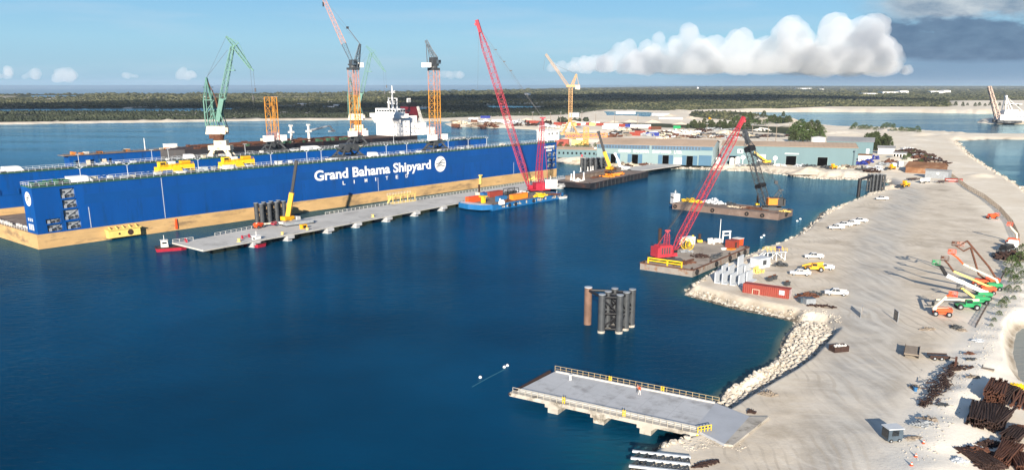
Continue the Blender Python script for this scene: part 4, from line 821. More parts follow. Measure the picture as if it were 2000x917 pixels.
# yellow wall machines
for px, nm, grp in ((342, 'yellow travelling machine inside the dock wall, the one nearer the open end', None), (463, 'yellow travelling machine inside the dock wall, just left of the telescopic crane', None)):
    a = px_on(11.5, TOPZ, px); D = T('gantry_machine', nm, 'machine', DK(a, 11.5, TOPZ), DR, 'yellow machines on the dock wall')
    m = MB(); m.bx(-7.5, -2.2, -1.5, 2.2, 1.2, 2.6); m.bx(2.2, 8, -1.5, 2.2, 1.4, 3.1); m.bx(-3, 3.2, -1.2, 2, 2.2, 3.4); m.prof([(-7.8, 1.2), (-5.6, 1.2), (-6.4, -.2), (-8, -.2)], -1.2, 2); m.prof([(6, 1.4), (8.2, 1.4), (8.2, .2), (6.6, .2)], -1.2, 2); m.build('frame', M['safety'], D)
    m = MB(); m.prof([(-2.5, 2.4), (1.2, 2.4), (4.4, -2.8), (.4, -2.8)], -2.6, -1.0); m.bx(-.6, 5, -3.0, -.6, -3.2, -2.6); m.build('leg', M['safety'], D)
    m = MB(); m.bx(-6.4, -3.6, -.6, 1.6, 2.6, 4.6); cb = m.build('operator_cab', M['safety'], D); m = MB(); m.bx(-6.1, -4, -.66, -.61, 3.3, 4.3); m.build('cab_window', M['glass'], cb)
    m = MB(); m.bx(-2.4, .2, -.8, 1.2, 3.4, 4.6); m.build('winch_housing', M['whitew'], D); m = MB(); m.bx(2.8, 6.6, -.9, 1.4, 3.1, 4.5); m.tube((-7, -1.2, 1), (-7, 1.6, 1), .7, n=10); m.tube((7, -1.2, 1), (7, 1.6, 1), .7, n=10); railing(m, (-7.2, -1.4, 2.6), (7.6, -1.4, 2.9), 1, 8, .07); m.build('machinery', M['yellow'], D)
# green portal slewing cranes
def green_crane(D, s, th=1.):
    """dims for the big one, scaled by s; local x = along the wall, jib in the x-z plane"""
    g = M['mint']; V = lambda x, y, z: (x*s, y*s, z*s)
    def seg(m, p, q, w): m.beam(V(*p), V(*q), w*s*.92*th)
    m = MB()
    for x in (-6, 6):
        for y in (-3.2, 3.2): m.bx((x-1.8)*s, (x+1.8)*s, (y-.7)*s, (y+.7)*s, .2*s, 1.6*s); m.prof([((x-1.6)*s, 1.6*s), ((x+1.6)*s, 1.6*s), ((x*.6+1.4)*s, 5*s), ((x*.6-1.4)*s, 5*s)], (y-.6)*s, (y+.6)*s)
    m.bx(-7.2*s, 7.2*s, -3.6*s, 3.6*s, 4.2*s, 7.2*s); m.bx(-3.4*s, 4.6*s, -2.8*s, 2.8*s, 7.2*s, 10.4*s); m.build('portal', M['cream'], D)
    m = MB(); m.tube(V(-1, 0, 10.4), V(-1, 0, 14.4), 3.2*s, 4.2*s, 14); m.bx(-6*s, -1*s, -3*s, 3*s, 11.6*s, 14.4*s); m.build('slew_column', M['rust'], D)
    m = MB(); m.bx(-8*s, 5*s, -3.4*s, 3.4*s, 14.4*s, 15.2*s); m.prof([(-8*s, 15.2*s), (5*s, 15.2*s), (5*s, 19.6*s), (-7*s, 19.6*s)], -3.2*s, 3.2*s); mh = m.build('machinery_house', M['cream'], D)
    m = MB(); m.bx(5.02*s, 6.6*s, -3.1*s, -.9*s, 16*s, 18.6*s); cb = m.build('operator_cab', M['cream'], D); m = MB(); m.bx(6.62*s, 6.66*s, -2.9*s, -1.1*s, 17*s, 18.3*s); m.build('cab_window', M['glass'], cb)
    m = MB()                                          # A-frame
    for y in (-2.4, 2.4):
        for p, q, w in (((-7.6, y, 19.6), (-7.6, y, 36), .7), ((-7.6, y, 36), (-5.2, y*.4, 50), .6), ((-.5, y, 19.6), (-5.2, y*.4, 50), .7), ((-7.6, y, 36), (-1.8, y, 36), .5), ((-7.6, y, 19.6), (-1.2, y, 30), .4), ((-7.6, y, 27.5), (-.9, y, 36), .4), ((-4.4, y, 19.6), (-2.5, y*.6, 42), .5), ((4.6, y, 19.6), (1.8, y*.8, 30), .6)): seg(m, p, q, w)
    for z in (27, 36, 44): seg(m, (-7.4, -2.4, z), (-7.4, 2.4, z), .4); seg(m, (-2.2, -2.2, z), (-2.2, 2.2, z), .4)
    m.build('a_frame', g, D)
    m = MB(); seg(m, (-5.2, 0, 49), (-.4, 0, 37), .5); seg(m, (-.4, -1, 37), (1.5, 0, 24), .9); seg(m, (-.4, 1, 37), (1.5, 0, 26), .7); m.build('balance_arm', M['rust'], D)
    m = MB(); b1 = (3.9, 0, 36.8); b2 = (13.2, 0, 69)
    for y in (-1.5, 1.5): m.prof([(-1.2*s, 24.*s), (1.2*s, 21.8*s), (5.4*s, 36.5*s), (2.4*s, 37.2*s)], (y-.5)*s, (y+.5)*s)
    m.lattice(V(*b1), V(*b2), 3.2*s, 1.9*s, 10, .40*s*th, .19*s*th); m.bx(8.6*s, 13.6*s, -1.4*s, 1.4*s, 54.2*s, 54.7*s); seg(m, (9, 0, 54.4), (9.8, 0, 58), .3); seg(m, (13.2, 0, 54.4), (10.6, 0, 62), .3); m.build('boom', g, D)
    m = MB(); hp = (13.4, 0, 69.4); seg(m, (12.4, 0, 67), (17, 0, 71.3), .6); m.lattice(V(14.2, 0, 69.6), V(23.6, 0, 56), 2.6*s, 1.3*s, 7, .38*s*th, .18*s*th); m.lattice(V(14.6, 0, 70), V(9.8, 0, 75.2), 2.2*s, .8*s, 4, .3*s*th, .15*s*th)
    seg(m, (9.8, 0, 75.2), (17.2, 0, 71.6), .32); seg(m, (17.2, 0, 71.6), (22, 0, 60), .28); seg(m, hp, (14.6, 0, 69.2), 1.8); m.beam(V(23.2, 0, 56.6), V(25.4, 0, 54.2), .8*s); m.build('fly_jib', g, D)
    m = MB(); seg(m, (-5.2, 0, 50), (10, 0, 67), .16); seg(m, (-5.2, .6, 50), (9.8, 0, 75), .12); seg(m, (23.4, 0, 55.5), (23.8, 0, 33), .14); seg(m, (25.2, 0, 54.4), (25.6, 0, 42), .14); m.bx(23.4*s, 24.2*s, -.4*s, .4*s, 36*s, 39*s); m.bx(25.2*s, 26*s, -.4*s, .4*s, 41*s, 43.4*s); m.build('hoist_rope', M['cable'], D)
o = dock_spot(433, 63.5); K = 1/Q(o)[2]; D = T('portal_crane', 'large mint green portal crane with double jib on cream machinery house', 'crane', o, 0.0); green_crane(D, (304-80)*K/75.6)
o = P(703, 251, 4); o = Vector((PD(703, 250, 640)[0], 640, 4.)); 
o = DK(px_on(183, 18, 701), 183, 17.8); K = 1/Q(o)[2]; D = T('portal_crane', 'smaller mint green portal crane half hidden behind the tallest orange tower', 'crane', o, 0.0); green_crane(D, (Q(o)[1]-97)*K/75.6, .6)
# ================================================================ JETTY, PIER, PILE CLUSTERS
JZ = 2.6
def pile_cluster(name, label, loc, rz, s=1., h=10.5, outrigger=True, lone=None):
    """seven black tubes tied by lattice bracing"""
    D = T(name, label, 'pile dolphin', loc, rz, 'black pile dolphins in the basin'); pts = [(-3.1, -2.9), (.9, -3.9), (-1.0, -.3), (3.1, -1.6), (1.3, 2.3), (5.2, .8)]
    for x, y in pts:
        m = MB(); m.tube((x*s, y*s, -2), (x*s, y*s, h), .82*s, n=16); p = m.build('pile', M['dgrey'], D); c = MB(); c.tube((x*s, y*s, h), (x*s, y*s, h+.12), .86*s, n=16); c.build('pile_cap', M['grey'], p); c = MB(); c.tube((x*s, y*s, -.3), (x*s, y*s, .55), .88*s, n=16); c.build('waterline_collar', M['concd'], p)
    m = MB(); ed = [(0, 1), (0, 2), (1, 2), (1, 3), (2, 3), (2, 4), (3, 4), (3, 5), (4, 5)]
    for i, j in ed:
        a, b = pts[i], pts[j]
        for z in (.10, .5, .93): m.tube((a[0]*s, a[1]*s, h*z), (b[0]*s, b[1]*s, h*z), .26*s, n=6)
        m.tube((a[0]*s, a[1]*s, h*.12), (b[0]*s, b[1]*s, h*.5), .2*s, n=6); m.tube((b[0]*s, b[1]*s, h*.5), (a[0]*s, a[1]*s, h*.9), .2*s, n=6)
    if lone:
        for q in (0, 4): m.tube((lone[0]*s, lone[1]*s, h*.93), (pts[q][0]*s, pts[q][1]*s, h*.93), .34*s, n=8)
    m.build('bracing', M['black'], D)
    if lone:
        m = MB(); m.tube((lone[0]*s, lone[1]*s, -2), (lone[0]*s, lone[1]*s, h), .92*s, n=16); p = m.build('pile', paint('rusty_pile', (.15, .09, .065), .8, .3, .5), D); c = MB(); c.tube((lone[0]*s, lone[1]*s, h), (lone[0]*s, lone[1]*s, h+.12), .96*s, n=16); c.build('pile_cap', M['pale'], p)
o = P(1193, 641); k = 1/Q(o)[2]; pile_cluster('pile_dolphin', 'cluster of black piles with one rusty outrigger pile, alone in open water', o, R(8), 1.0, 9.2, True, (-4.7, 4.2))
def wseg(pa, pb, z): return P(pa[0], pa[1], z), P(pb[0], pb[1], z)
def slab(m, quad, z0, z1): m.prism([(p[0], p[1]) for p in quad], z0, z1)
# long jetty beside the dock
JQ = [P(396, 488, JZ), P(620, 447, JZ), P(905, 393.5, JZ), P(1110, 357, JZ), P(1215, 338, JZ), P(1330, 322, JZ), P(1310, 316, JZ), P(1180, 333, JZ), P(1105, 345, JZ), P(620, 421, JZ), P(376, 468, JZ), P(336, 473, JZ)]
JT = T('jetty', 'long pale concrete jetty running beside the blue dock', 'jetty', (0, 0, 0))
m = MB(); slab(m, JQ, JZ-.55, JZ); jd = m.build('jetty_deck', M['jetty'], JT)
m = MB()
for a, b in zip(JQ[:5], JQ[1:6]): m.beam(a+Vector((0, 0, .12)), b+Vector((0, 0, .12)), .4, .24)
m.build('kerb', M['conc'], JT)
for k, (px, py) in enumerate([(500, 469), (567, 457), (645, 443), (700, 432.5), (760, 421.5), (815, 411), (868, 401), (925, 390), (985, 379.5), (1040, 370), (1100, 359.5)]):
    a = P(px, py, JZ); d = (JQ[2]-JQ[0]); d.z = 0; d.normalize(); n = Vector((-d.y, d.x, 0)); m = MB(); m.box(a+n*4.+Vector((0, 0, -1.05-JZ+2.6)), (3.2, 8.8, 1.1), math.atan2(d.y, d.x)); m.box(a+n*4.2+Vector((0, 0, -2.3)), (2.0, 7.6, 1.8), math.atan2(d.y, d.x)); m.build('pile_cap', M['conc'], JT)
m = MB()
for k in range(90):
    t = k/89; a = P(376+(1105-376)*t, 468+(345-468)*t+ -5*math.sin(math.pi*min(1, t*1.5))*.0, JZ-.6); a = JQ[10].lerp(JQ[9], min(1, t*3)) if t < .333 else JQ[9].lerp(JQ[8], (t-.333)/.667)
    if k % 3 == 0: m.tube((a[0]+1.5, a[1]-1.5, -2), (a[0]+1.5, a[1]-1.5, JZ-.5), .45, n=8)
m.build('pile', M['concd'], JT)
m = MB()
for p, q, t0, t1 in ((JQ[10], JQ[9], .15, .62), (JQ[11], JQ[10], 0, 1), (JQ[9], JQ[8], .02, .98)):
    a = p.lerp(q, t0); b = p.lerp(q, t1); z = Vector((.5, -.5, 0)); railing(m, a+z, b+z, 1.1, None, .06)
m.build('jetty_railing', M['whitew'], JT)
for k, (px, py) in enumerate([(466, 472), (551, 459), (728, 424), (600, 450)]):
    b = T('bollard', 'yellow mooring bollard on the jetty edge', 'bollard', P(px, py, JZ), 0, 'mooring bollards on the jetty'); m = MB(); m.tube((0, .5, 0), (0, .5, .9), .45, .35, 10); m.tube((0, .5, .9), (0, .5, 1.15), .6, .6, 10); m.bx(-.7, .7, -.1, 1.1, 0, .12); m.build('post', M['lemon'], b)
# T-shaped pile clusters beside the jetty
def dark_cluster(label, px, py, s, h, rz, n=(3, 2), group='black pile dolphins in the basin'):
    o = P(px, py) if not isinstance(px, Vector) else px; D = T('pile_dolphin', label, 'pile dolphin', o, rz, group)
    for i in range(n[0]):
        for j in range(n[1]):
            x, y = (i-(n[0]-1)/2)*3.6*s, (j-(n[1]-1)/2)*3.8*s; m = MB(); m.tube((x, y, -2), (x, y, h), .95*s, n=14); p = m.build('pile', M['dgrey'], D); c = MB(); c.tube((x, y, h), (x, y, h+.12), 1.0*s, n=14); c.build('pile_cap', M['grey'], p)
    m = MB(); X = (n[0]-1)/2*3.6*s; Y = (n[1]-1)/2*3.8*s
    for z in (.15, .55, .92):
        for y in (-Y, Y): m.beam((-X, y, h*z), (X, y, h*z), .5*s)
        for i in range(n[0]): x = -X+i*3.6*s; m.beam((x, -Y, h*z), (x, Y, h*z), .5*s)
    for i in range(n[0]-1):
        x = -X+i*3.6*s
        for y in (-Y, Y): m.beam((x, y, h*.15), (x+3.6*s, y, h*.55), .35*s); m.beam((x+3.6*s, y, h*.55), (x, y, h*.92), .35*s)
    m.build('bracing', M['black'], D); return D
dark_cluster('block of black piles between the jetty and the blue dock, beside the yellow telescopic crane', 530, 434, 1.0, 8.6, DR, (4, 2))
dark_cluster('block of dark piles at the shore end of the jetty by the black barge', 1160, 333, 1.15, 8.6, R(25), (5, 2))
D = dark_cluster('tall black pile frame with a side post at the head of the basin', 1709, 374, .62, 9.4, R(12), (4, 3))
f = inv(D); a = f(P(1676, 384)); m = MB(); m.tube((a[0], a[1], -2), (a[0], a[1], 9.4), .9, n=14); m.beam((a[0], a[1], 8.9), (-2.6, 0, 8.9), 1.0); m.build('side_post', M['black'], D)
# front pier
def build_pier():
    A, B, C_, E_ = P(1010, 762, JZ), P(1362, 838, JZ), P(1400, 787, JZ), P(1085, 724, JZ); e = (B-A).normalized(); n = Vector((-e.y, e.x, 0)); D = T('pier', 'short concrete pier with yellow railings jutting from the sand into the water', 'pier', A, math.atan2(e.y, e.x)); f = inv(D)
    L = (B-A).length; wB = f(E_)[1]; wC = wB; x1 = f(E_)[0]
    m = MB(); m.prism([(0, 0), (L, 0), (f(C_)[0], wC), (x1, wB)], -.7, 0); dk = m.build('pier_deck', M['conc'], D)
    m = MB(); m.bx(-.9, L+.6, -1.15, -.02, -.85, -.15); m.build('lower_walkway', M['concd'], D)
    m = MB(); m.prism([(L+.02, 0), f(P(1462, 812, JZ))[:2], f(P(1420, 864, JZ))[:2], (L+2, -1)][::1] if False else [(L-.5, .1), (f(P(1415, 866, JZ))[0], f(P(1415, 866, JZ))[1]), (f(P(1464, 812, JZ))[0], f(P(1464, 812, JZ))[1]), (f(P(1400, 787.5, JZ))[0]-.3, wC-.1)], -.5, .012); m.build('approach_slab', paint('blue_grey_concrete', (.35, .37, .40), .85, .12, .15), D)
    m = MB(); m.prism([(f(P(1415, 866, JZ))[0], f(P(1415, 866, JZ))[1]), (f(P(1432, 868, JZ))[0], f(P(1432, 868, JZ))[1]), (f(P(1502, 812, JZ))[0], f(P(1502, 812, JZ))[1]), (f(P(1464, 812, JZ))[0], f(P(1464, 812, JZ))[1])], -.5, .008); m.build('approach_kerb', M['concd'], D)
    m = MB(); m.beam((x1+.3, wB-.3, .14), (f(C_)[0]-.3, wC-.3, .14), .45, .28); m.beam((.2, .3, .1), (L, .3, .1), .3, .2); m.build('kerb', M['jetty'], D)
    for px in (1080, 1170, 1262):
        x = f(P(px, 775+(px-1010)*.2159, JZ-.9))[0]; m = MB(); m.prof([(x-1.5, -.72), (x+2.1, -.72), (x+1.1, -1.5), (x-1.5, -1.5)], -1.0, wB+.6); m.bx(x-1.1, x+.9, -.6, wB-.4, -4.5, -1.51); m.build('pile_cap', M['concd'], D)
    for nm, p, q in (('front', (-.3, -1.0, -.15), (L+.4, -1.0, -.15)), ('back', (x1-.1, wB+.02, .02), (f(C_)[0]+.3, wC+.02, .02))):
        m = MB(); railing(m, p, q, 1.05, 27, .042); m.build('railing', paint('pier_rail_paint', (.42, .33, .18), .6, .15, .5) if nm == 'back' else paint('pier_rail_cream', (.50, .46, .37), .6, .15, .5), D)
        for t in (.36, .68) if nm == 'back' else (.3, .63):
            a = Vector(p).lerp(Vector(q), t); m = MB(); m.bx(a[0]-.25, a[0]-.12, a[1]-.1, a[1]+.1, 0, 1.15); m.bx(a[0]+.12, a[0]+.25, a[1]-.1, a[1]+.1, 0, 1.15); m.bx(a[0]-.25, a[0]+.25, a[1]-.1, a[1]+.1, .5, .6); m.build('ladder_rail', M['safety'], D)
    m = MB(); z = Vector((L+.4, -1, -.1)); railing(m, z, z+Vector((1.6, 1.8, .1)), 1.0, 4, .07); m.beam(z+Vector((0, 0, -.2)), z+Vector((0, 0, -2.6)), .35); m.build('corner_post', M['safety'], D)
    m = MB(); m.beam((-.9, -1.15, -.5), (x1-1.2, wB, -.3), .5, .4); m.build('end_fender', M['rustd'], D)
build_pier()
b = T('bollard', 'white bollard standing on the concrete pier beside its far railing', 'bollard', P(1114, 741, JZ), 0); m = MB(); m.tube((0, 0, 0), (0, 0, .9), .22, .16, 10); m.tube((0, 0, .9), (0, 0, 1.05), .3, .3, 10); m.build('post', M['white'], b)
# two people on the pier, tiny in the picture: one continuous body each, with clothes and hair
def person(label, loc, rz, shirt, trousers):
    D = T('person', label, 'person', loc, rz)
    me = bpy.data.meshes.new('body'); J = [(0, 0, .95), (0, 0, 1.2), (0, 0, 1.42), (0, 0, 1.52), (0, .02, 1.66), (0, .01, 1.74), (.2, 0, 1.42), (.28, 0, 1.15), (.26, .14, .92), (.25, .2, .84), (-.2, 0, 1.42), (-.28, 0, 1.15), (-.26, .12, .92), (-.25, .17, .84),
        (.1, 0, .9), (.12, .04, .5), (.12, .14, .08), (.12, .27, .05), (-.1, 0, .9), (-.12, -.02, .5), (-.12, -.14, .08), (-.12, -.01, .05)]
    E_ = [(0, 1), (1, 2), (2, 3), (3, 4), (4, 5), (2, 6), (6, 7), (7, 8), (8, 9), (2, 10), (10, 11), (11, 12), (12, 13), (0, 14), (14, 15), (15, 16), (16, 17), (0, 18), (18, 19), (19, 20), (20, 21)]
    rad = [.15, .14, .15, .06, .10, .085, .07, .05, .04, .045, .07, .05, .04, .045, .1, .07, .05, .05, .1, .07, .05, .05]
    me.from_pydata(J, E_, []); o = bpy.data.objects.new('body', me); COL.objects.link(o); o.modifiers.new('skin', 'SKIN'); o.modifiers.new('sub', 'SUBSURF').levels = 1
    for i, v in enumerate(me.skin_vertices[0].data): v.radius = (rad[i], rad[i]*.85); v.use_root = (i == 0)
    bpy.context.view_layer.update(); m2 = bpy.data.meshes.new_from_object(o.evaluated_get(bpy.context.evaluated_depsgraph_get())); bpy.data.objects.remove(o); m2.materials.clear()
    for mt in (paint('skin', (.30, .17, .11), .6), shirt, trousers): m2.materials.append(mt)
    for p in m2.polygons: z = p.center.z; x = abs(p.center.x); p.material_index = 1 if (.98 < z < 1.5) else (2 if z <= .98 and not (x > .2 and z > .78) else 0)
    linkmesh('body', m2, D); h = MB(); h.blob((0, -.01, 1.73), .115, 1, .03, (1, 1.05, .7)); h.build('hair', M['black'], D)
    return D
person('person in a red top and pale trousers walking on the pier deck', P(1249, 770, JZ), R(120), M['redor'], M['whitew'])
person('person in dark trousers and a pink top walking on the pier deck', P(1245, 766, JZ), R(100), M['pink'], M['dgrey'])
# ================================================================ BARGES
def tyre(D, p, rz, r=.9):
    """lorry tyre hung flat on a hull side"""
    m = MB(); n = 14; d = Vector((math.cos(rz), math.sin(rz), 0)); u = Vector((-d.y, d.x, 0)); v = Vector((0, 0, 1)); c = Vector(p); vs = []
    for rr, o in ((r, 0), (r, .4), (r*.8, .55), (r*.5, .5), (r*.42, .2)):
        vs += [c+d*o+u*(rr*math.cos(2*math.pi*i/n))+v*(rr*math.sin(2*math.pi*i/n)) for i in range(n)]
    fs = [(k*n+i, k*n+(i+1) % n, (k+1)*n+(i+1) % n, (k+1)*n+i) for k in range(4) for i in range(n)]; m.add(vs, fs); return m.build('tyre_fender', M['tyre'], D)
def barge(label, near, left, far, top, side, deck, tyres=(), rake=0., name='barge', cat='barge', strip=None):
    """corners in pixels on the water: near corner, end of the short/left side, end of the long side; box pontoon with coaming, deck plates"""
    A, B, C_ = [q if isinstance(q, Vector) else P(*q) for q in (near, left, far)]; Lx = (C_-A).length; rz = ang(A, C_); Wy = abs((-math.sin(rz))*(B-A).x+math.cos(rz)*(B-A).y)
    D = T(name, label, cat, A, rz); m = MB()
    if rake: m.prof([(rake, -1.2), (Lx-rake*.4, -1.2), (Lx, .6), (Lx, top), (0, top), (0, .9)], 0, Wy)
    else: m.bx(0, Lx, 0, Wy, -1.2, top)
    for k in range(int(Lx/4)): m.bx(2+k*4, 2.12+k*4, -.06, -.001, .3, top-.1)
    for k in range(int(Wy/3)): m.bx(-.06, -.001, 1.5+k*3, 1.62+k*3, .3, top-.1)
    h = m.build('hull', side, D)
    m = MB(); m.bx(.25, Lx-.25, .25, Wy-.25, top+.002, top+.05); m.build('deck', deck, D)
    m = MB()
    for p, q in (((0, 0), (Lx, 0)), ((0, Wy), (Lx, Wy)), ((0, .2), (0, Wy-.2)), ((Lx, .2), (Lx, Wy-.2))): m.beam((p[0], p[1], top+.06), (q[0], q[1], top+.06), .36, .3)
    m.build('coaming', strip or side, D)
    for s_, t in tyres:
        if s_ == 's': tyre(D, (Lx*t, -.03, top*.55), R(-90))
        else: tyre(D, (-.03, Wy*t, top*.55), R(180))
    m = MB()
    for x in (1.2, Lx*.33, Lx*.66, Lx-1.2):
        for y in (.8, Wy-.8): m.tube((x-.35, y, top), (x-.35, y, top+.6), .16); m.tube((x+.35, y, top), (x+.35, y, top+.6), .16); m.bx(x-.6, x+.6, y-.25, y+.25, top+.05, top+.12)
    m.build('mooring_bitt', M['rustd'], D); return D, Lx, Wy
def crawler(D, colour, boom0, boom1, w, bays, mastp, mcol, body=(4.2, 3.0, 2.6), yaw=0., tracks=True, mats=None, chord=.2, boomtip=None, cab=True, bcol=None, mastw=1.5):
    """lattice boom crawler crane, local frame; boom0 pivot, boom1 head, mastp gantry head"""
    c, s = math.cos(yaw), math.sin(yaw); rot = lambda x, y, z: (x*c-y*s, x*s+y*c, z); L_, W_, H_ = body
    def rbox(m, x0, x1, y0, y1, z0, z1): m.add([rot(x, y, z) for z in (z0, z1) for y in (y0, y1) for x in (x0, x1)], [(0, 2, 3, 1), (4, 5, 7, 6), (0, 1, 5, 4), (2, 6, 7, 3), (0, 4, 6, 2), (1, 3, 7, 5)])
    if tracks:
        for sy in (-1, 1):
            m = MB(); pr = [(-L_*.95, .35), (-L_*.85, 0), (L_*.85, 0), (L_*.95, .35), (L_*.95, .8), (L_*.85, 1.15), (-L_*.85, 1.15), (-L_*.95, .8)]
            n = len(pr); y0, y1 = sy*W_*.72-.5, sy*W_*.72+.5; m.add([rot(x, y0, z) for x, z in pr]+[rot(x, y1, z) for x, z in pr], [tuple(range(n)), tuple(range(2*n-1, n-1, -1))]+[((i+1) % n, i, i+n, (i+1) % n+n) for i in range(n)]); m.build('crawler_track', M['dgrey'], D)
        m = MB(); rbox(m, -L_*.4, L_*.4, -W_*.6, W_*.6, .5, 1.3); m.tube((0, 0, 1.3), (0, 0, 1.7), 1.5, n=14); m.build('undercarriage', M['dgrey'], D)
    z0 = 1.7 if tracks else .4
    m = MB(); rbox(m, -L_, L_*.65, -W_*.55, W_*.55, z0, z0+.5); rbox(m, -L_*.95, L_*.2, -W_*.5, W_*.5, z0+.5, z0+H_); rbox(m, -L_*.9, L_*.15, -W_*.42, W_*.42, z0+H_, z0+H_+.15); up = m.build('upperworks', M[colour], D)
    m = MB(); rbox(m, -L_*1.18, -L_*1.001, -W_*.56, W_*.56, z0, z0+H_*.9); m.build('counterweight', M[mcol], D)
    m = MB()
    for k in range(4): rbox(m, -L_*.8+k*L_*.22, -L_*.68+k*L_*.22, -W_*.5-.03, -W_*.5-.005, z0+1, z0+H_-.5)
    m.tube(rot(-L_*.5, W_*.2, z0+H_), rot(-L_*.5, W_*.2, z0+H_+1.2), .16); m.build('louvre', M['dgrey'], up)
    if cab:
        m = MB(); rbox(m, L_*.25, L_*.6, -W_*.56, -W_*.2, z0+.5, z0+2.3); cb = m.build('operator_cab', M[colour], D); m = MB(); rbox(m, L_*.27, L_*.605, -W_*.57, -W_*.21, z0+1.2, z0+2.15); m.build('cab_window', M['glass'], cb)
    m = MB(); m.lattice(boom0, boom1, w, w, bays, chord, chord*.45, .12); bm_ = m.build('boom', M[bcol or colour], D)
    hd = Vector(boom1); d = (hd-Vector(boom0)).normalized(); m = MB(); m.beam(hd-d*w, hd+d*w*1.1, w*.55); m.beam(hd+d*w*.6, hd+d*w*.6+Vector((w*.5*(1 if d.x > 0 else -1), 0, -w*.3)), w*.4); m.build('boom_head', M[bcol or colour], bm_)
    mp = Vector(mastp); m = MB(); m.lattice(rot(-L_*.1, 0, z0+H_*.6), mp, mastw, mastw*.7, max(4, int((mp-Vector((0, 0, z0))).length/2.2)), chord*.8, chord*.4, .12); m.beam(mp, rot(-L_*.95, 0, z0+H_), chord*.7); m.beam(mp-Vector((mastw*.6, 0, 0)), mp+Vector((mastw*.6, 0, 0)), chord*2.5); m.build('gantry_mast', M[bcol or colour], D)
    m = MB(); a = d.cross(Vector((0, 0, 1))).normalized()*w*.35
    for sg in (-1, 1): m.beam(mp+a*sg*.6, hd+a*sg, .07); 
    m.beam(mp, hd-d*w*2, .06); m.build('pendant_rope', M['cable'], D)
    return D
# front barge with the red crane
D, Lx, Wy = barge('grey rust-streaked barge carrying a tall red crane, nearest the sand bank', (1352, 541), (1246, 527), (1463, 494), 2.1, M['bargeside'], M['decktan'], [('s', .06), ('s', .38), ('s', .62), ('s', .9), ('s', .78)], 0, strip=M['rust'])
FB = D; FBz = 2.15; f = inv(D)
o = P(1302, 509, FBz); C1 = T('crawler_crane', 'red crawler crane with long red boom leaning to the right on the nearest barge', 'crane', o, 0)
K = Q(o)[2]; c = inv(C1); b0 = c(PD(1312, 497, o[1]+2)); b1 = c(PD(1447, 240, o[1]+14)); mp = c(PD(1304, 450, o[1]))
crawler(C1, 'red', b0, b1, 1.9, 24, mp, 'red', (4.0, 3.8, 3.5), R(22), chord=.17, mastw=1.4)
m = MB(); f1 = lambda p: c(p); m.beam(c(PD(1301, 452, o[1])), c(PD(1400, 330, o[1]+8)), .07); m.beam(b1, c(PD(1400, 300, o[1]+9)), .06); m.beam(c(PD(1446, 244, o[1]+13)), c(PD(1312, 440, o[1]+2)), .05); m.build('hoist_rope', M['cable'], C1)
o2 = c(P(1287, 499, FBz)); m = MB(); m.tube(o2+Vector((0, 0, 3)), o2+Vector((0, 0, 9)), .55, n=10); m.build('exhaust_stack', M['rustd'], C1)
def on(D_, x, y, z): a = D_.rotation_euler.z; return Vector((D_.location.x+x*math.cos(a)-y*math.sin(a), D_.location.y+x*math.sin(a)+y*math.cos(a), z))
fr_ = T('yellow_frame', 'yellow steel guard frame on the near end of the crane barge', 'frame', on(D, 1.2, 1, FBz), D.rotation_euler.z)
m = MB()
for y in (3.2, 8, 14.6): m.beam((0, y, 0), (0, y, 1.9), .35)
m.beam((0, 3, 1.7), (0, 14.8, 1.7), .35); m.beam((0, 3, .9), (0, 14.8, .9), .3); m.build('rails', M['safety'], fr_)
def spud(label, p, h, r=.6):
    D_ = T('spud_pile', label, 'spud', p); m = MB(); m.tube((0, 0, 0), (0, 0, h), r, n=10); m.build('tube', M['rustd'], D_); m = MB(); m.bx(-.9, .9, -.9, .9, 0, .8); m.build('spud_guide', M['safety'], D_)
spud('rusty spud pile in a yellow guide on the nearest barge', P(1366, 472, FBz), 2.9, .5)
D2 = T('hose_reel', 'yellow spoked hose reel with white drum beside the red crane', 'reel', P(1342, 487, FBz), R(30)); m = MB()
for sy in (-1.1, 1.1):
    for i in range(16): t0, t1 = 2*math.pi*i/16, 2*math.pi*(i+1)/16; m.beam((1.9*math.cos(t0), sy, 1.95+1.9*math.sin(t0)), (1.9*math.cos(t1), sy, 1.95+1.9*math.sin(t1)), .16); m.beam((0, sy, 1.95), (1.9*math.cos(t0), sy, 1.95+1.9*math.sin(t0)), .08)
m.build('spokes', M['safety'], D2); m = MB(); m.tube((0, -1, 1.95), (0, 1, 1.95), .9, n=12); m.build('drum', M['dgrey'], D2)
def boxy(name, label, cat, p, d, rz, mt, parts=(), group=None):
    """small deck item: body with lid/rim plus named extras"""
    D_ = T(name, label, cat, p, rz, group); x, y, z = d; m = MB(); m.bx(-x/2, x/2, -y/2, y/2, 0, z); m.bx(-x/2-.06, x/2+.06, -y/2-.06, y/2+.06, z-.18, z+.04)
    for k in range(max(2, int(x/1.2))): q = -x/2+x*(k+.5)/max(2, int(x/1.2)); m.bx(q-.08, q+.08, -y/2-.05, y/2+.05, .1, z-.18)
    m.build('body', mt, D_)
    for nm, m_, b in parts: m = MB(); m.bx(*b); m.build(nm, m_, D_)
    return D_
boxy('tank', 'white tank with yellow ladder behind the red crane boom foot', 'tank', P(1342, 477, FBz), (5.2, 2.6, 2.6), R(35), M['white'], [('ladder', M['safety'], (2.7, 2.9, -.4, .4, 0, 3))])
boxy('deck_hut', 'dark red deck hut at the far end of the nearest barge', 'hut', P(1430, 483, FBz), (4.2, 2.8, 2.7), R(40), M['contred'], [('door', M['rustd'], (-.5, .4, -1.5, -1.46, .1, 2))])
boxy('deck_hut', 'smaller red hut with pale roof behind the dark red one', 'hut', P(1441, 478, FBz), (2.6, 2.6, 2.3), R(40), M['redor'], [('roof', M['whitew'], (-1.5, 1.5, -1.5, 1.5, 2.36, 2.5))])
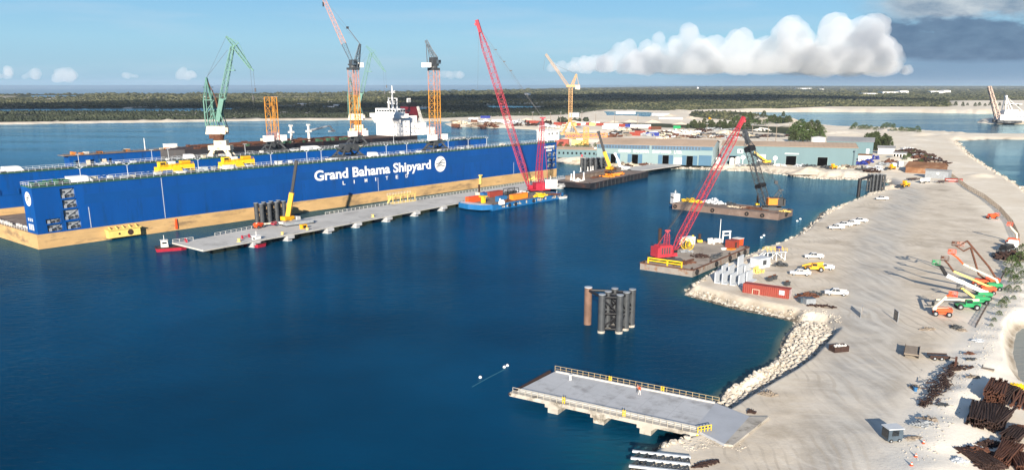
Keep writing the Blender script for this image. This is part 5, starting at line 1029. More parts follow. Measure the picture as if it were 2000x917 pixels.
boxy('crate', 'flat orange crate on the deck edge of the nearest barge', 'crate', P(1428, 487, FBz), (2.6, 1.8, .35), R(40), M['orange'])
boxy('cooler_box', 'small white box alone on the open barge deck', 'box', P(1413, 487, FBz), (1.5, .8, .6), R(20), M['white'])
D2 = T('boat_davit', 'white steel portal frame at the far end of the nearest barge', 'frame', P(1418, 473, FBz), R(20)); m = MB()
for x in (-1.6, 1.6): m.beam((x, 0, 0), (x*.85, 0, 4), .4)
m.beam((-1.7, 0, 3.9), (1.7, 0, 3.9), .5); m.beam((-1.5, 0, 2.6), (1.5, 0, 2.6), .3); m.build('frame', M['white'], D2)
D2 = T('mast_pole', 'thin white pole standing on the far end of the nearest barge', 'pole', P(1405, 474, FBz)); m = MB(); m.tube((0, 0, 0), (0, 0, 8.5), .14, .08); m.bx(-.4, .4, -.4, .4, 0, .2); m.build('pole', M['white'], D2)
D2 = T('winch', 'grey winch and pump gear around the white pole on the barge', 'winch', P(1396, 475, FBz), R(20)); m = MB(); r = random.Random(2)
for k in range(12): x, y = r.uniform(-2.4, 2.4), r.uniform(-1.4, 1.4); m.box((x, y, .6+r.random()*.4), (r.uniform(.4, 1.3), r.uniform(.4, 1.1), r.uniform(.8, 1.9)), r.random()*3)
m.tube((-1, -.8, .9), (1, -.8, .9), .6); m.build('gear', M['whitew'], D2)
def scrap(name, label, cat, p, rx, ry, n, mt, zmax=.7, seed=1, long=2.2, rz=0., thick=(.08, .3)):
    """loose heap of bars, plates and lumps"""
    D_ = T(name, label, cat, p, rz); m = MB(); r = random.Random(seed)
    for k in range(n):
        a, t = r.uniform(0, 6.3), math.sqrt(r.random()); x, y = math.cos(a)*t*rx, math.sin(a)*t*ry; hh = zmax*(1-t*t)+.06; b = r.uniform(0, 3.2); l = long*r.uniform(.3, 1); w_ = r.uniform(*thick)
        if r.random() < .7: m.beam((x-math.cos(b)*l/2, y-math.sin(b)*l/2, r.random()*hh+w_/2), (x+math.cos(b)*l/2, y+math.sin(b)*l/2, r.random()*hh+w_/2), w_)
        else: m.box((x, y, r.random()*hh*.6+.1), (r.uniform(.2, .9), r.uniform(.2, .7), .14+r.random()*hh*.5), b)
    m.build('pieces', mt, D_); return D_
scrap('scrap_heap', 'tangle of dark chain and bars in the middle of the nearest barge deck', 'scrap', P(1368, 500, FBz), 3.2, 3.2, 44, M['rustd'], .6, 3)
scrap('scrap_heap', 'line of loose dark lashings along the right edge of the nearest barge', 'scrap', P(1400, 500, FBz), 6, 1.2, 40, M['dgrey'], .3, 5, 2.4, R(60))
scrap('timber_mat', 'brown timber and steel mats beside the tracks of the red crane', 'mat', P(1334, 513, FBz), 5.0, 2.0, 40, M['rust'], .3, 9, 4.5, R(40), (.25, .5))
scrap('scrap_heap', 'grey pump parts heaped at the foot of the red boom', 'scrap', P(1342, 492, FBz), 2.2, 1.6, 50, M['grey'], 1.3, 12, 1.6)
# brown barge with the orange and black crane
a_, b_, c_ = P(1520, 430), P(1546, 421), P(1313, 408)
D, Lx, Wy = barge('long brown barge with tyre fenders carrying an orange and black crane', c_, c_+(b_-a_), a_, 2.6, M['brownside'], M['deckbr'], [('s', .03), ('s', .40), ('s', .72), ('s', .86)], 0)
tyre(D, (Lx+.03, 8, 1.5), 0); BB = D; BBz = 2.65; BBr = D.rotation_euler.z
def P2(d): return d if isinstance(d, Vector) else P(*d)
# ---- containers
CONT = {}
def cont_mesh(L_, mt, Hh=2.6):
    key = (L_, mt.name, Hh)
    if key in CONT: return CONT[key]
    m = MB(); n = int(L_/.55)*2; W_ = 2.44
    for sy in (-1, 1):                               # corrugated long sides
        vs = []
        for i in range(n+1):
            x = -L_/2+.1+(L_-.2)*i/n; y = sy*(W_/2-(.0 if (i//1) % 2 else .09)); vs += [(x, y, .12), (x, y, Hh-.12)]
        m.add(vs, [(2*i, 2*i+2, 2*i+3, 2*i+1) if sy < 0 else (2*i, 2*i+1, 2*i+3, 2*i+2) for i in range(n)])
    m.bx(-L_/2+.05, L_/2-.05, -W_/2+.1, W_/2-.1, .1, Hh-.06)
    for sy in (-1, 1):
        m.bx(-L_/2, L_/2, sy*(W_/2-.06)-.06, sy*(W_/2-.06)+.06, 0, .16); m.bx(-L_/2, L_/2, sy*(W_/2-.06)-.06, sy*(W_/2-.06)+.06, Hh-.14, Hh)
        for sx in (-1, 1): m.bx(sx*(L_/2-.08)-.08, sx*(L_/2-.08)+.08, sy*(W_/2-.07)-.07, sy*(W_/2-.07)+.071, 0, Hh+.01)
    for sx in (-1, 1): m.bx(sx*(L_/2-.06)-.06, sx*(L_/2-.06)+.061, -W_/2+.1, W_/2-.1, Hh-.16, Hh-.01)
    CONT[key] = m.mesh('container', mt); return CONT[key]
def container(label, p, rz, mt, L_=6.06, group=None, detail=True):
    if not detail:
        o = linkmesh('shipping_container', cont_mesh(L_, mt), None, p, rz); return tag(o, label, 'container', group)
    D = T('shipping_container', label, 'container', p, rz, group); linkmesh('body', cont_mesh(L_, mt), D); m = MB()
    m.bx(L_/2+.002, L_/2+.06, -1.1, -.02, .15, 2.45); dr = m.build('door', mt, D); m = MB(); m.bx(L_/2+.002, L_/2+.06, .02, 1.1, .15, 2.45); m.build('door', mt, D)
    m = MB()
    for y in (-.8, -.3, .3, .8): m.tube((L_/2+.1, y, .15), (L_/2+.1, y, 2.45), .03, n=6)
    m.build('locking_bar', M['pale'], D); return D
# ---- load of the brown barge
o = P(1507, 408, BBz); C1 = T('crawler_crane', 'orange and black crawler crane with grey lattice boom leaning left on the brown barge', 'crane', o, 0); c = inv(C1)
b1 = c(PD(1458, 268, o[1]+12)); crawler(C1, 'black', c(PD(1497, 404, o[1])), b1, 2.9, 15, c(PD(1525, 371, o[1]-1)), 'black', (4.6, 4.2, 3.4), R(168), chord=.27, bcol='dgrey', mastw=1.8)
m = MB(); m.beam(b1, c(PD(1515, 355, o[1])), .08); q = c(PD(1516, 356, o[1])); m.box(q, (1.4, .8, 1.4)); m.beam(q, c(PD(1526, 370, o[1])), .12); m.beam(b1, b1+Vector((-1.5, 0, -6)), .08); m.build('hoist_rope', M['cable'], C1)
m = MB(); m.bx(-2.4, 2.8, -2.5, .6, 2.2, 4.9); m.bx(-2.6, 3.0, -2.6, .7, 4.9, 5.05); m.build('engine_hood', M['orange'], C1)
for z_, t_ in ((.28, .32), (.80, .86)):
    m = MB(); p0, p1 = c(PD(1497, 404, o[1])), b1; m.lattice(p0.lerp(p1, z_), p0.lerp(p1, t_), 3.1, 3.1, 3, .5, .4); m.build('boom_joint', M['black'], C1)
scrap('scrap_heap', 'yellow machine parts at the left end of the brown barge', 'scrap', P(1350, 394, BBz), 6.0, 2.2, 70, M['safety'], 1.6, 21, 3.2, BBr, (.15, .5))
scrap('rubble_heap', 'pale grey heap of tarpaulin and rope in the middle of the brown barge', 'heap', P(1395, 397, BBz), 5.5, 2.6, 110, M['pale'], 2.2, 22, 1.9, BBr, (.2, .7))
scrap('scrap_heap', 'dark winch parts right of the pale heap on the brown barge', 'scrap', P(1426, 399, BBz), 3.2, 1.6, 50, M['dgrey'], 1.6, 23, 1.7, BBr)
scrap('scrap_heap', 'rusty bars strewn along the deck left of the orange crane', 'scrap', P(1466, 407, BBz), 8, 2.6, 90, M['rust'], .8, 24, 3.4, BBr)
scrap('rope_pile', 'pale rope and timber on the deck between grey heap and rusty bars', 'heap', P(1440, 405, BBz), 5.0, 1.6, 60, M['cream'], .6, 25, 2.4, BBr)
scrap('scrap_heap', 'yellow odds and ends on the right end of the brown barge', 'scrap', P(1533, 413, BBz), 2.6, 1.6, 40, M['lemon'], .8, 26, 1.5, BBr)
spud('dark spud post near the orange crane on the brown barge', P(1479, 400, BBz), 4.4, .5)
# ---- boats
def boat(name, label, p, rz, L_, W_, hullm, deckm, cab, cabm, z=1.2, extra=None, cat='boat'):
    D = T(name, label, cat, p, rz); m = MB(); pl = [(-L_/2, -W_*.42), (L_*.25, -W_/2), (L_*.42, -W_*.3), (L_/2, 0), (L_*.42, W_*.3), (L_*.25, W_/2), (-L_/2, W_*.42)]
    n = len(pl); vs = [(x*.94, y*.86, -.4) for x, y in pl]+[(x, y, z+(.35 if x > L_*.3 else 0)) for x, y in pl]; m.add(vs, [tuple(range(n-1, -1, -1)), tuple(range(n, 2*n))]+[(i, (i+1) % n, (i+1) % n+n, i+n) for i in range(n)]); m.build('hull', hullm, D)
    m = MB(); m.prism([(x*.93, y*.9) for x, y in pl], z+.02, z+.10); m.build('deck', deckm, D)
    m = MB()
    for a, b in zip(pl, pl[1:]+pl[:1]): m.beam((a[0], a[1], z+.4), (b[0], b[1], z+.4), .22)
    m.build('rubbing_strake', M['tyre'], D)
    x0, x1, w_, h_ = cab; m = MB(); m.prof([(x0, z+.1), (x1, z+.1), (x1-.25, z+h_), (x0+.1, z+h_)], -w_/2, w_/2); m.bx(x0-.1, x1, -w_/2-.12, w_/2+.12, z+h_, z+h_+.14); cb = m.build('wheelhouse', cabm, D)
    m = MB(); zz = z+h_*.62
    for sy in (-1, 1): m.bx(x0+.4, x1-.5, min(sy*(w_/2+.004), sy*(w_/2+.03)), max(sy*(w_/2+.004), sy*(w_/2+.03)), zz-.05, zz+.55)
    m.build('cabin_window', M['glass'], cb); m = MB(); m.tube(((x0+x1)/2, 0, z+h_), ((x0+x1)/2, 0, z+h_+1.8), .08); m.beam(((x0+x1)/2, -.6, z+h_+1.1), ((x0+x1)/2, .6, z+h_+1.1), .08); m.build('mast', M['white'], D)
    if extra: extra(D, z)
    return D
def push_knees(D, z, x=5.0):
    m = MB()
    for y in (-1.6, 1.6): m.prof([(x-.9, z), (x, z), (x, z+2.6), (x-.5, z+2.6)], y-.25, y+.25); 
    m.beam((x-.4, -1.6, z+2.2), (x-.4, 1.6, z+2.2), .22); m.build('push_knee', M['crimson'], D)
boat('tugboat', 'red push boat with white wheelhouse at the tip of the long jetty', P(337, 488), R(28), 11, 4.6, M['crimson'], M['rust'], (-3.6, -1.2, 2.4, 2.6), M['whitew'], 1.1, push_knees)
boat('tugboat', 'red push boat with white wheelhouse tied along the front of the jetty', P(494, 480), R(150), 9.5, 4.6, M['crimson'], M['rust'], (-3.2, -1.0, 2.4, 2.7), M['white'], 1.2, lambda D, z: push_knees(D, z, 3.6))
def tarp(D, z): m = MB(); m.bx(-3.6, .6, -1.7, 1.7, z+1.5, z+1.9); m.build('canopy', M['navy'], D)
boat('workboat', 'small white workboat with navy canopy beside the blue barge', P(1090, 387), R(22), 11, 4.2, M['white'], M['cream'], (-2.6, 1.0, 2.6, 1.5), M['white'], .8, tarp)
boat('tugboat', 'white wheelhouse boat on the left end of the brown barge', P(1318, 403), R(100), 8, 4.4, M['contblue'], M['dgrey'], (-2.2, 2.4, 3, 5.0), M['white'], 1.0)
# ---- blue barge
n_, l_, f_ = P(962, 411.5), P(903, 399), P(1100, 386.5)
D, Lx, Wy = barge('blue barge loaded with orange and red containers and a crimson crane', n_, n_+(l_-n_)*.8, f_, 2.4, M['bargeblue'], M['deckbr'], [('s', .22), ('s', .30), ('s', .55)], 0); BL = D; BZ = 2.46; br = D.rotation_euler.z
m = MB(); m.prism([(0, 0), (0, Wy), (-4.5, Wy*.86), (-6, Wy*.5), (-4.5, Wy*.14)], .5, 2.8); m.build('bow', M['bargeblue'], D); m = MB(); m.prism([(-.2, .6), (-.2, Wy-.6), (-4.2, Wy*.83), (-5.5, Wy*.5), (-4.2, Wy*.17)], 2.802, 2.84); m.build('fore_deck', M['pale'], D)
m = MB(); r = random.Random(3)
for k in range(30): x = r.uniform(6, Lx-2); m.bx(x, x+r.uniform(.3, 1.0), -.05, -.002, r.uniform(.5, 1.0), r.uniform(1.3, 2.2))
m.build('scrape_mark', M['cream'], D)
container('orange container on the bow of the blue barge', P(925, 393.5, BZ), br, M['redor'], 9); container('dark red container against the jetty on the blue barge', P(966, 383, BZ), br, M['contred'], 10)
container('small blue container beside the white pump on the blue barge', P(979, 393, BZ), br, M['contblue'], 6); container('long orange container near the crimson crane on the blue barge', P(1013, 388, BZ), br+.05, M['orange'], 12)
boxy('tank', 'yellow funnel shaped hopper beside the bow container', 'hopper', P(944, 396, BZ), (1.5, 1.5, 3.2), br, M['safety'], [('rim', M['safety'], (-1.5, 1.5, -1.5, 1.5, 2.9, 3.3))])
boxy('pump', 'white pump unit at the front edge of the blue barge', 'pump', P(980, 399, BZ), (2.6, 1.6, 1.5), br, M['white'], [('pipe', M['white'], (-1.4, -1., -.3, .3, 1.5, 2.9)), ('motor', M['whitew'], (.2, 1.1, -.4, .4, 1.5, 2.2))])
boxy('deck_hut', 'cream round house with dark chimney at the back of the blue barge', 'hut', P(936, 384, BZ), (2.8, 2.4, 2.2), br, M['cream'], [('chimney', M['rustd'], (-.3, .4, -.3, .4, 2.2, 6))])
boxy('deck_box', 'small dark blue box between the orange and red containers', 'box', P(945, 385, BZ), (3, 2.4, 2.2), br, M['contblue'], [('lid', M['navy'], (-1.4, 1.4, -1.2, 1.2, 2.25, 2.4))])
fr_ = T('pipe_rack', 'black frame of drums and pipes behind the orange container on the blue barge', 'rack', P(998, 380, BZ), br); m = MB()
for x in (-4.5, 0, 4.5):
    for y in (-1.3, 1.3): m.beam((x, y, 0), (x, y, 3.2), .22)
for y in (-1.3, 1.3): m.beam((-4.5, y, 3.2), (4.5, y, 3.2), .22); m.beam((-4.5, y, 1.4), (4.5, y, 1.4), .18)
m.build('frame', M['black'], fr_); m = MB()
for k in range(4): m.tube((-3.4+k*2.1, -1, 1.1), (-3.4+k*2.1, 1, 1.1), .9, n=12)
m.build('drum', M['dgrey'], fr_)
scrap('scrap_heap', 'brown gear heaped between the blue container and long orange container', 'scrap', P(991, 393, BZ), 3, 2, 50, M['rust'], 1.2, 31, 1.8, br)
scrap('scrap_heap', 'yellow spreader bars on the deck in front of the crimson crane', 'scrap', P(1055, 384, BZ), 5, 1.0, 26, M['safety'], 1.6, 32, 5.0, br, (.35, .7))
scrap('pipe_stack', 'pale steel pipe bundle between the rack and the crimson crane', 'pipes', P(1016, 377, BZ), 4.4, .8, 20, M['pale'], 1.3, 33, 6.0, br, (.3, .6))
scrap('scrap_heap', 'loose dark lashings on the right end of the blue barge', 'scrap', P(1080, 380.5, BZ), 5, 2.6, 50, M['rust'], .5, 34, 3, br)
o = P(1048, 377, BZ); C1 = T('crawler_crane', 'tall crimson crawler crane with two lattice booms on the blue barge', 'crane', o, 0); c = inv(C1)
b0 = c(PD(1033, 366, o[1])); b1 = c(PD(935, 52, o[1]+6)); crawler(C1, 'crimson', b0, b1, 2.9, 32, c(PD(1060, 230, o[1]+3)), 'white', (6.5, 5.2, 3.6), R(200), chord=.25, mastw=2.4)
for ob in KID[C1.name]:
    if ob.name.startswith('counterweight'): ob.location = (0, 0, .6)
m = MB(); m.bx(4.4, 10.4, -2.4, 2.4, 2.6, 6.6); m.bx(4.2, 10.6, -2.6, 2.6, 6.6, 6.85); m.tube((7, 0, 6.8), (7, 0, 8.8), .12); m.build('engine_house', M['white'], C1)
m = MB(); m.beam(b1, c(PD(933, 175, o[1]+6)), .07); p1, p2 = b1.lerp(b0, .12), c(PD(1060, 232, o[1]+3)); a1 = c(PD(1008, 152, o[1]+5)); m.beam(b1.lerp(b0, .05), a1, .06); m.beam(a1, p2, .05)
for t in (.45, .68, .86): q = b1.lerp(a1, t); m.bx(q[0]-.6, q[0]+.6, q[1]-.2, q[1]+.2, q[2]-.25, q[2]+.25)
m.build('hoist_rope', M['cable'], C1)
hk = T('hook_block', 'small white and red hook block hanging far behind the tall crimson boom', 'hook', PD(1029, 186, 600)); 
bpy.data.objects.remove(hk)
m = MB(); m.lattice(c(PD(1060, 372, o[1]-1)), c(PD(1058, 333, o[1]-1)), 1.4, 1.0, 5, .3, .2); m.beam(c(PD(1060, 372, o[1]-1)), c(PD(1038, 372, o[1]-1)), .8); m.build('back_frame', M['crimson'], C1)
scrap('jetty_gear', 'yellow gear and bundles on the jetty behind the crimson crane', 'gear', P(1040, 354, JZ), 5, 1.5, 36, M['lemon'], 2.4, 35, 3, br, (.3, .9))
# ---- black barge
n_, l_, f_ = P(1152, 371.5), P(1109, 361), P(1266, 346)
D, Lx, Wy = barge('black deck barge with white posts moored at the shore end of the jetty', n_, l_, f_, 3.5, M['hull'], M['deckbr'], [], 6); KZ = 3.56; kr = D.rotation_euler.z; f = inv(D)
m = MB(); m.bx(5, Lx-6, -.07, -.01, 1.1, 1.3)
for k in range(14): m.bx(6+k*5, 6.4+k*5, -.16, -.01, .3, 3.4)
m.build('side_stringer', M['dgrey'], D); m = MB(); m.bx(10, Lx-6, Wy-6.4, Wy-1, KZ+.002, KZ+2.0); m.bx(9.5, Lx-5.5, Wy-6.8, Wy-.8, KZ+2.0, KZ+2.3); m.build('raised_deck', M['deckbr'], D)
for k, (px, py, hh) in enumerate([(1121, 353, 5.5), (1140, 352, 4.6), (1116, 352, 3.8)]):
    q = P(px, py, KZ); b = T('mooring_post', 'white fairlead post on the left end of the black barge', 'post', q, kr, 'white posts on the black barge'); m = MB(); m.beam((0, 0, 0), (0, 0, hh), .55); m.beam((-1.2, 0, 0), (0, 0, hh*.7), .3); m.beam((1.2, 0, 0), (0, 0, hh*.7), .3); m.build('post', M['white'], b)
for k, px in enumerate((1134, 1148, 1154, 1158)):
    q = P(px, 335+k*-1.0, KZ+2.3); b = T('mooring_post', 'small white peg along the far edge of the black barge', 'post', q, kr, 'white pegs on the black barge'); m = MB(); m.tube((0, 0, 0), (0, 0, 2.6), .32, .2, 8); m.bx(-.5, .5, -.5, .5, 0, .2); m.build('post', M['white'], b)
scrap('scrap_heap', 'orange girders lying along the deck of the black barge', 'girders', P(1198, 343, KZ), 11, 1.6, 34, M['orange'], 1.5, 41, 9, kr, (.4, .9))
scrap('scrap_heap', 'brown bars on the deck left of the orange girders', 'scrap', P(1168, 346, KZ), 8, 2.4, 60, M['rust'], .8, 42, 4, kr)
scrap('deck_gear', 'white winch and pink reel between the posts of the black barge', 'winch', P(1131, 354, KZ), 3, 2, 34, M['whitew'], 1.6, 43, 1.6, kr, (.3, .8))
# ---- telescopic cranes and other wheeled plant
def wheels(D, xs, W_, r=.6, w=.4, mt=None):
    for x in xs:
        for sy in (-1, 1): m = MB(); m.tube((x, sy*W_-w/2, r), (x, sy*W_+w/2, r), r, n=14); tw = m.build('wheel', M['tyre'], D); m = MB(); m.tube((x, sy*(W_+w/2+.01)-.01, r), (x, sy*(W_+w/2+.01)+.01, r), r*.5, n=10); m.build('rim', mt or M['grey'], tw)
def telecrane(label, p, rz, pts, col, col2, carrier, L_=10., ws=(1.1, .85, .65), cabcol=None):
    """pts: boom joints in world space; first section col, rest col2"""
    D = T('mobile_crane', label, 'crane', p, rz); f = inv(D); q = [f(a) for a in pts]
    m = MB(); m.bx(-L_/2, L_/2, -1.3, 1.3, .7, 1.5); m.bx(L_/2-2.2, L_/2-.1, -1.3, 1.3, 1.5, 2.5); ca = m.build('carrier', carrier, D); m = MB(); m.bx(L_/2-.12, L_/2-.04, -1.1, 1.1, 1.8, 2.4); m.build('windscreen', M['glass'], ca)
    wheels(D, [-L_/2+1.2, -L_/2+2.7, L_/2-3.4, L_/2-1.4], 1.2)
    m = MB()
    for x in (-L_/2+.4, L_/2-2.8): m.beam((x, -3, .9), (x, 3, .9), .35); m.beam((x, -3, 0), (x, -3, .9), .4); m.beam((x, 3, 0), (x, 3, .9), .4)
    m.build('outrigger', M['dgrey'], D); m = MB(); m.tube((0, 0, 1.5), (0, 0, 1.9), 1.2, n=12); m.bx(-2.4, 1.6, -1.25, 1.25, 1.9, 3.2); m.bx(-3.6, -2.4, -1.3, 1.3, 1.9, 3.4); up = m.build('superstructure', col, D)
    m = MB(); m.bx(.2, 1.9, 1.27, 2.2, 1.9, 3.5); cb = m.build('operator_cab', cabcol or col, D); m = MB(); m.bx(.4, 1.95, 2.21, 2.24, 2.6, 3.4); m.build('cab_window', M['glass'], cb)
    m = MB(); m.beam(q[0], q[1], ws[0]); bm_ = m.build('boom', col, D); m = MB()
    for i in range(1, len(q)-1): m.beam(q[i], q[i+1], ws[min(i, 2)])
    d = (q[-1]-q[-2]).normalized(); m.beam(q[-1]-d*.8, q[-1]+d*.5, ws[-1]*1.5)
    m.build('boom_extension', col2, bm_); m = MB(); m.tube((q[0]+Vector((.9, 0, -.2))), q[0].lerp(q[1], .55), .22, n=8); m.build('lift_ram', M['pale'], D); return D
o = P(566, 437, JZ); telecrane('yellow telescopic crane with black upper boom standing on the jetty', o, DR+.2, [PD(562, 425, o[1]), PD(570, 376, o[1]), PD(579, 316, o[1])], M['yellow'], M['black'], M['whitew'], 10, (1.7, 1.0, .8))
o = P(1192, 336, KZ+2.3); telecrane('yellow telescopic crane with black boom tip on the black barge', o, kr, [PD(1191, 325, o[1]), PD(1180, 296, o[1]), PD(1169, 258, o[1])], M['yellow'], M['black'], M['rust'], 11, (2.0, 1.4, 1.2))
o = G(1216, 331); o = P(1218, 334, JZ); telecrane('white telescopic crane right of the yellow one by the black barge', o, kr, [PD(1213, 331, o[1]), PD(1206, 310, o[1]), PD(1201, 300, o[1])], M['white'], M['white'], M['white'], 14, (1.6, 1.2, 1.0))
o = G(1364, 319); telecrane('rust red truck crane with raised white boom before the pale shed', o, R(200), [PD(1362, 310, o[1]), PD(1378, 295, o[1]), PD(1387, 286, o[1])], M['contred'], M['white'], M['contred'], 13, (1.2, 1.0, .8)).location
o = G(1152, 308); telecrane('crimson truck crane with white boom beside the low teal building', o, R(180), [PD(1144, 303, o[1]), PD(1155, 296, o[1]), PD(1163, 289, o[1])], M['crimson'], M['white'], M['crimson'], 14, (1.2, 1.0, .8))
o = G(1495, 322); telecrane('yellow truck crane with boom pointing left in front of the teal shed', o, R(160), [PD(1500, 317, o[1]), PD(1484, 305, o[1]), PD(1474, 297, o[1])], M['yellow'], M['lemon'], M['dgrey'], 11, (1.3, 1.2, 1.0))
# plant on the jetty
def boom_lift(label, p, rz, pts, colb, colj, chassis, ws=.42, basket=None, group=None, wheel=.55, counter=None):
    D = T('boom_lift', label, 'boom lift', p, rz, group); f = inv(D); q = [f(a) for a in pts]
    m = MB(); m.bx(-2.0, 2.0, -.75, .75, .55, 1.05); m.build('chassis', chassis, D); wheels(D, (-1.45, 1.45), 1.0, wheel, .4, M['grey'])
    m = MB(); m.tube((0, 0, 1.05), (0, 0, 1.25), .7, n=12); m.prof([(-1.7, 1.25), (1.5, 1.25), (1.3, 2.0), (-1.4, 2.15)], -1.05, -.35); m.prof([(-1.7, 1.25), (1.5, 1.25), (1.3, 2.0), (-1.4, 2.15)], .35, 1.05); m.bx(-2.1, -1.0, -1.0, 1.0, 1.25, 1.95); m.build('turret', counter or chassis, D)
    root = Vector((-1.2, 0, 1.9)); seq = [root]+q
    m = MB(); m.beam(seq[0], seq[1], ws*1.1); m.beam(seq[1]-(seq[1]-seq[0]).normalized()*.1, seq[2], ws) if len(seq) > 2 else None; m.build('main_boom', colb, D)
    if len(seq) > 3:
        m = MB()
        for a, b in zip(seq[2:-1], seq[3:]): m.beam(a, b, ws*.75)
        m.build('fly_boom', colj, D)
    e = seq[-1]; m = MB()
    for z in (0, .55, 1.1):
        for a, b in (((-.9, -.5), (.9, -.5)), ((.9, -.5), (.9, .5)), ((.9, .5), (-.9, .5)), ((-.9, .5), (-.9, -.5))): m.beam(e+Vector((*a, z)), e+Vector((*b, z)), .06)
    for a in ((-.9, -.5), (.9, -.5), (.9, .5), (-.9, .5), (0, -.5), (0, .5)): m.beam(e+Vector((*a, 0)), e+Vector((*a, 1.1)), .06)
    m.bx(e[0]-.9, e[0]+.9, e[1]-.5, e[1]+.5, e[2]-.06, e[2]); m.bx(e[0]+.2, e[0]+.8, e[1]-.45, e[1]-.1, e[2]+.5, e[2]+1.0); m.build('basket', basket or colj, D); return D
o = P(506, 445, JZ); boom_lift('orange boom lift parked on the jetty left of the black piles', o, DR+.3, [PD(500, 438, o[1]), PD(528, 436, o[1]+3), PD(536, 438, o[1]+3)], M['cream'], M['crimson'], M['redor'], .6, counter=M['redor'])
boxy('flat_trailer', 'long grey steel load on a trailer beside the yellow jetty crane', 'trailer', P(583, 438, JZ+.1), (12, 2.6, 1.5), DR-.1, M['grey'], [('bed', M['dgrey'], (-6.3, 6.3, -1.5, 1.5, -.02, .3))])
boxy('generator', 'small yellow roller like machine lying on the jetty', 'machine', P(593, 446, JZ), (2.4, 1.6, 1.6), DR, M['yellow'], [('drum', M['black'], (-.7, .5, -1.0, -.8, .3, 1.3))])
D2 = T('gangway', 'white gangway landing frame on the jetty against the dock', 'gangway', P(785, 394, JZ), DR); m = MB()
for x in (-7, -2.3, 2.3, 7):
    for y in (-1.6, 1.6): m.beam((x, y, 0), (x, y, 3.2), .25)
m.bx(-7.4, 7.4, -1.9, 1.9, 3.2, 3.45); m.bx(-7.4, 7.4, -1.9, 1.9, 0, .2); railing(m, (-7.4, -1.9, 3.4), (7.4, -1.9, 3.4), 1.1, 8); m.beam((-9, 0, .2), (-6.5, 0, 3.3), .5); m.build('frame', M['lemon'], D2); m = MB(); railing(m, (-7.4, 1.9, 3.4), (7.4, 1.9, 3.4), 1.1, 8); m.build('handrail', M['whitew'], D2)
o = P(690, 408, JZ); 
# ================================================================ BUILDINGS
def shed(label, p0, p1, depth, eave, ridge, wall, roof, name='shed', over=.6, gable=None):
    """front from p0 to p1, mono/gable roof running along the front"""
    rz = ang(p0, p1); L_ = (p1-p0).length; D = T(name, label, 'building', p0, rz); m = MB()
    m.add([(0, 0, 0), (L_, 0, 0), (L_, depth, 0), (0, depth, 0), (0, 0, eave), (L_, 0, eave), (L_, depth, eave), (0, depth, eave), (0, depth/2, ridge), (L_, depth/2, ridge)], [(0, 1, 5, 4), (2, 3, 7, 6), (1, 2, 6, 9, 5), (3, 0, 4, 8, 7), (0, 3, 2, 1)])
    w_ = m.build('wall', wall, D); m = MB(); t = .18; o_ = over
    for y0, y1, z0, z1 in ((-o_, depth/2, eave-.02, ridge), (depth+o_, depth/2, eave-.02, ridge)):
        s_ = 1 if y0 < y1 else -1; vs = [(-o_, y0, z0), (L_+o_, y0, z0), (L_+o_, y1, z1), (-o_, y1, z1)]; vs += [(x, y, z+t) for x, y, z in vs]; m.add(vs, [(4, 5, 6, 7), (3, 2, 1, 0), (0, 1, 5, 4), (1, 2, 6, 5), (2, 3, 7, 6), (3, 0, 4, 7)] if s_ > 0 else [(7, 6, 5, 4), (0, 1, 2, 3), (4, 5, 1, 0), (5, 6, 2, 1), (6, 7, 3, 2), (7, 4, 0, 3)])
    n = int(L_/3)
    for k in range(n+1): x = -o_+(L_+2*o_)*k/n; m.beam((x, -o_, eave+t+.02), (x, depth/2, ridge+t+.02), .10)
    m.build('roof', roof, D); return D, L_
def opening(D, x0, x1, z0, z1, mt, name='door', y=-.03, d=.12, frame=None):
    m = MB(); m.bx(x0, x1, y-d, y+.02, z0, z1); o = m.build(name, mt, D)
    if frame: m = MB(); m.bx(x0-.25, x0, y-d-.06, y, z0, z1+.25); m.bx(x1, x1+.25, y-d-.06, y, z0, z1+.25); m.bx(x0, x1, y-d-.06, y, z1, z1+.25); m.build('door_frame', frame, o)
    return o
p0, p1 = G(1165, 317), G(1391, 324); S1, L1 = shed('long pale teal shed with brown roof and four dark doorways', p0, p1, 46, 13.0, 16.0, M['tealp'], M['roofbr']); f = inv(S1); K = 1/2.69
xs = lambda px: L1*(px-1165)/(1391-1165)
for a, b in ((1166, 1270), (1274, 1368)):
    m = MB(); m.bx(xs(a), xs(b), -.30, .02, 10.2, 12.9); cl = m.build('clerestory', M['clere'], S1); m = MB(); n = int(xs(b)-xs(a))//2
    for k in range(n): q = xs(a)+(xs(b)-xs(a))*(k+.2)/n; m.bx(q, q+1.15, -.36, -.302, 10.7, 12.4)
    m.build('clerestory_pane', M['slate'], cl)
m = MB(); m.bx(xs(1368.5), xs(1390), -.28, .02, 10.4, 12.9); m.build('clerestory', M['teald'], S1)
for d0, d1 in ((1193.5, 1204), (1236, 1248), (1296, 1308), (1342, 1354)):
    dr = opening(S1, xs(d0), xs(d1), 0, 6.4, M['void']); 
    for q in (d0-8.5, d1+.4): opening(S1, xs(q), xs(q+8), 0, 6.6, M['teald'], 'door_panel', -.05, .25)
opening(S1, xs(1365), xs(1389), 0, 7.0, M['teald'], 'door_panel', -.05, .2)
for a, b in ((1216, 1232), (1258, 1280), (1318, 1336)): opening(S1, xs(a), xs(b), .5, 5, M['pale'] if a > 1300 else M['tealp'], 'wall_panel', -.03, .08)
for wd, a, b in (('GRAND', 1209, 1233), ('BAHAMA', 1239, 1269), ('SHIPYARD', 1276, 1312), ('LTD.', 1318, 1333)): place_text('lettering', wd, M['white'], S1, (xs(a), -.2, 7.7), (1, 0, 0), xs(b)-xs(a), 2.0, .005)
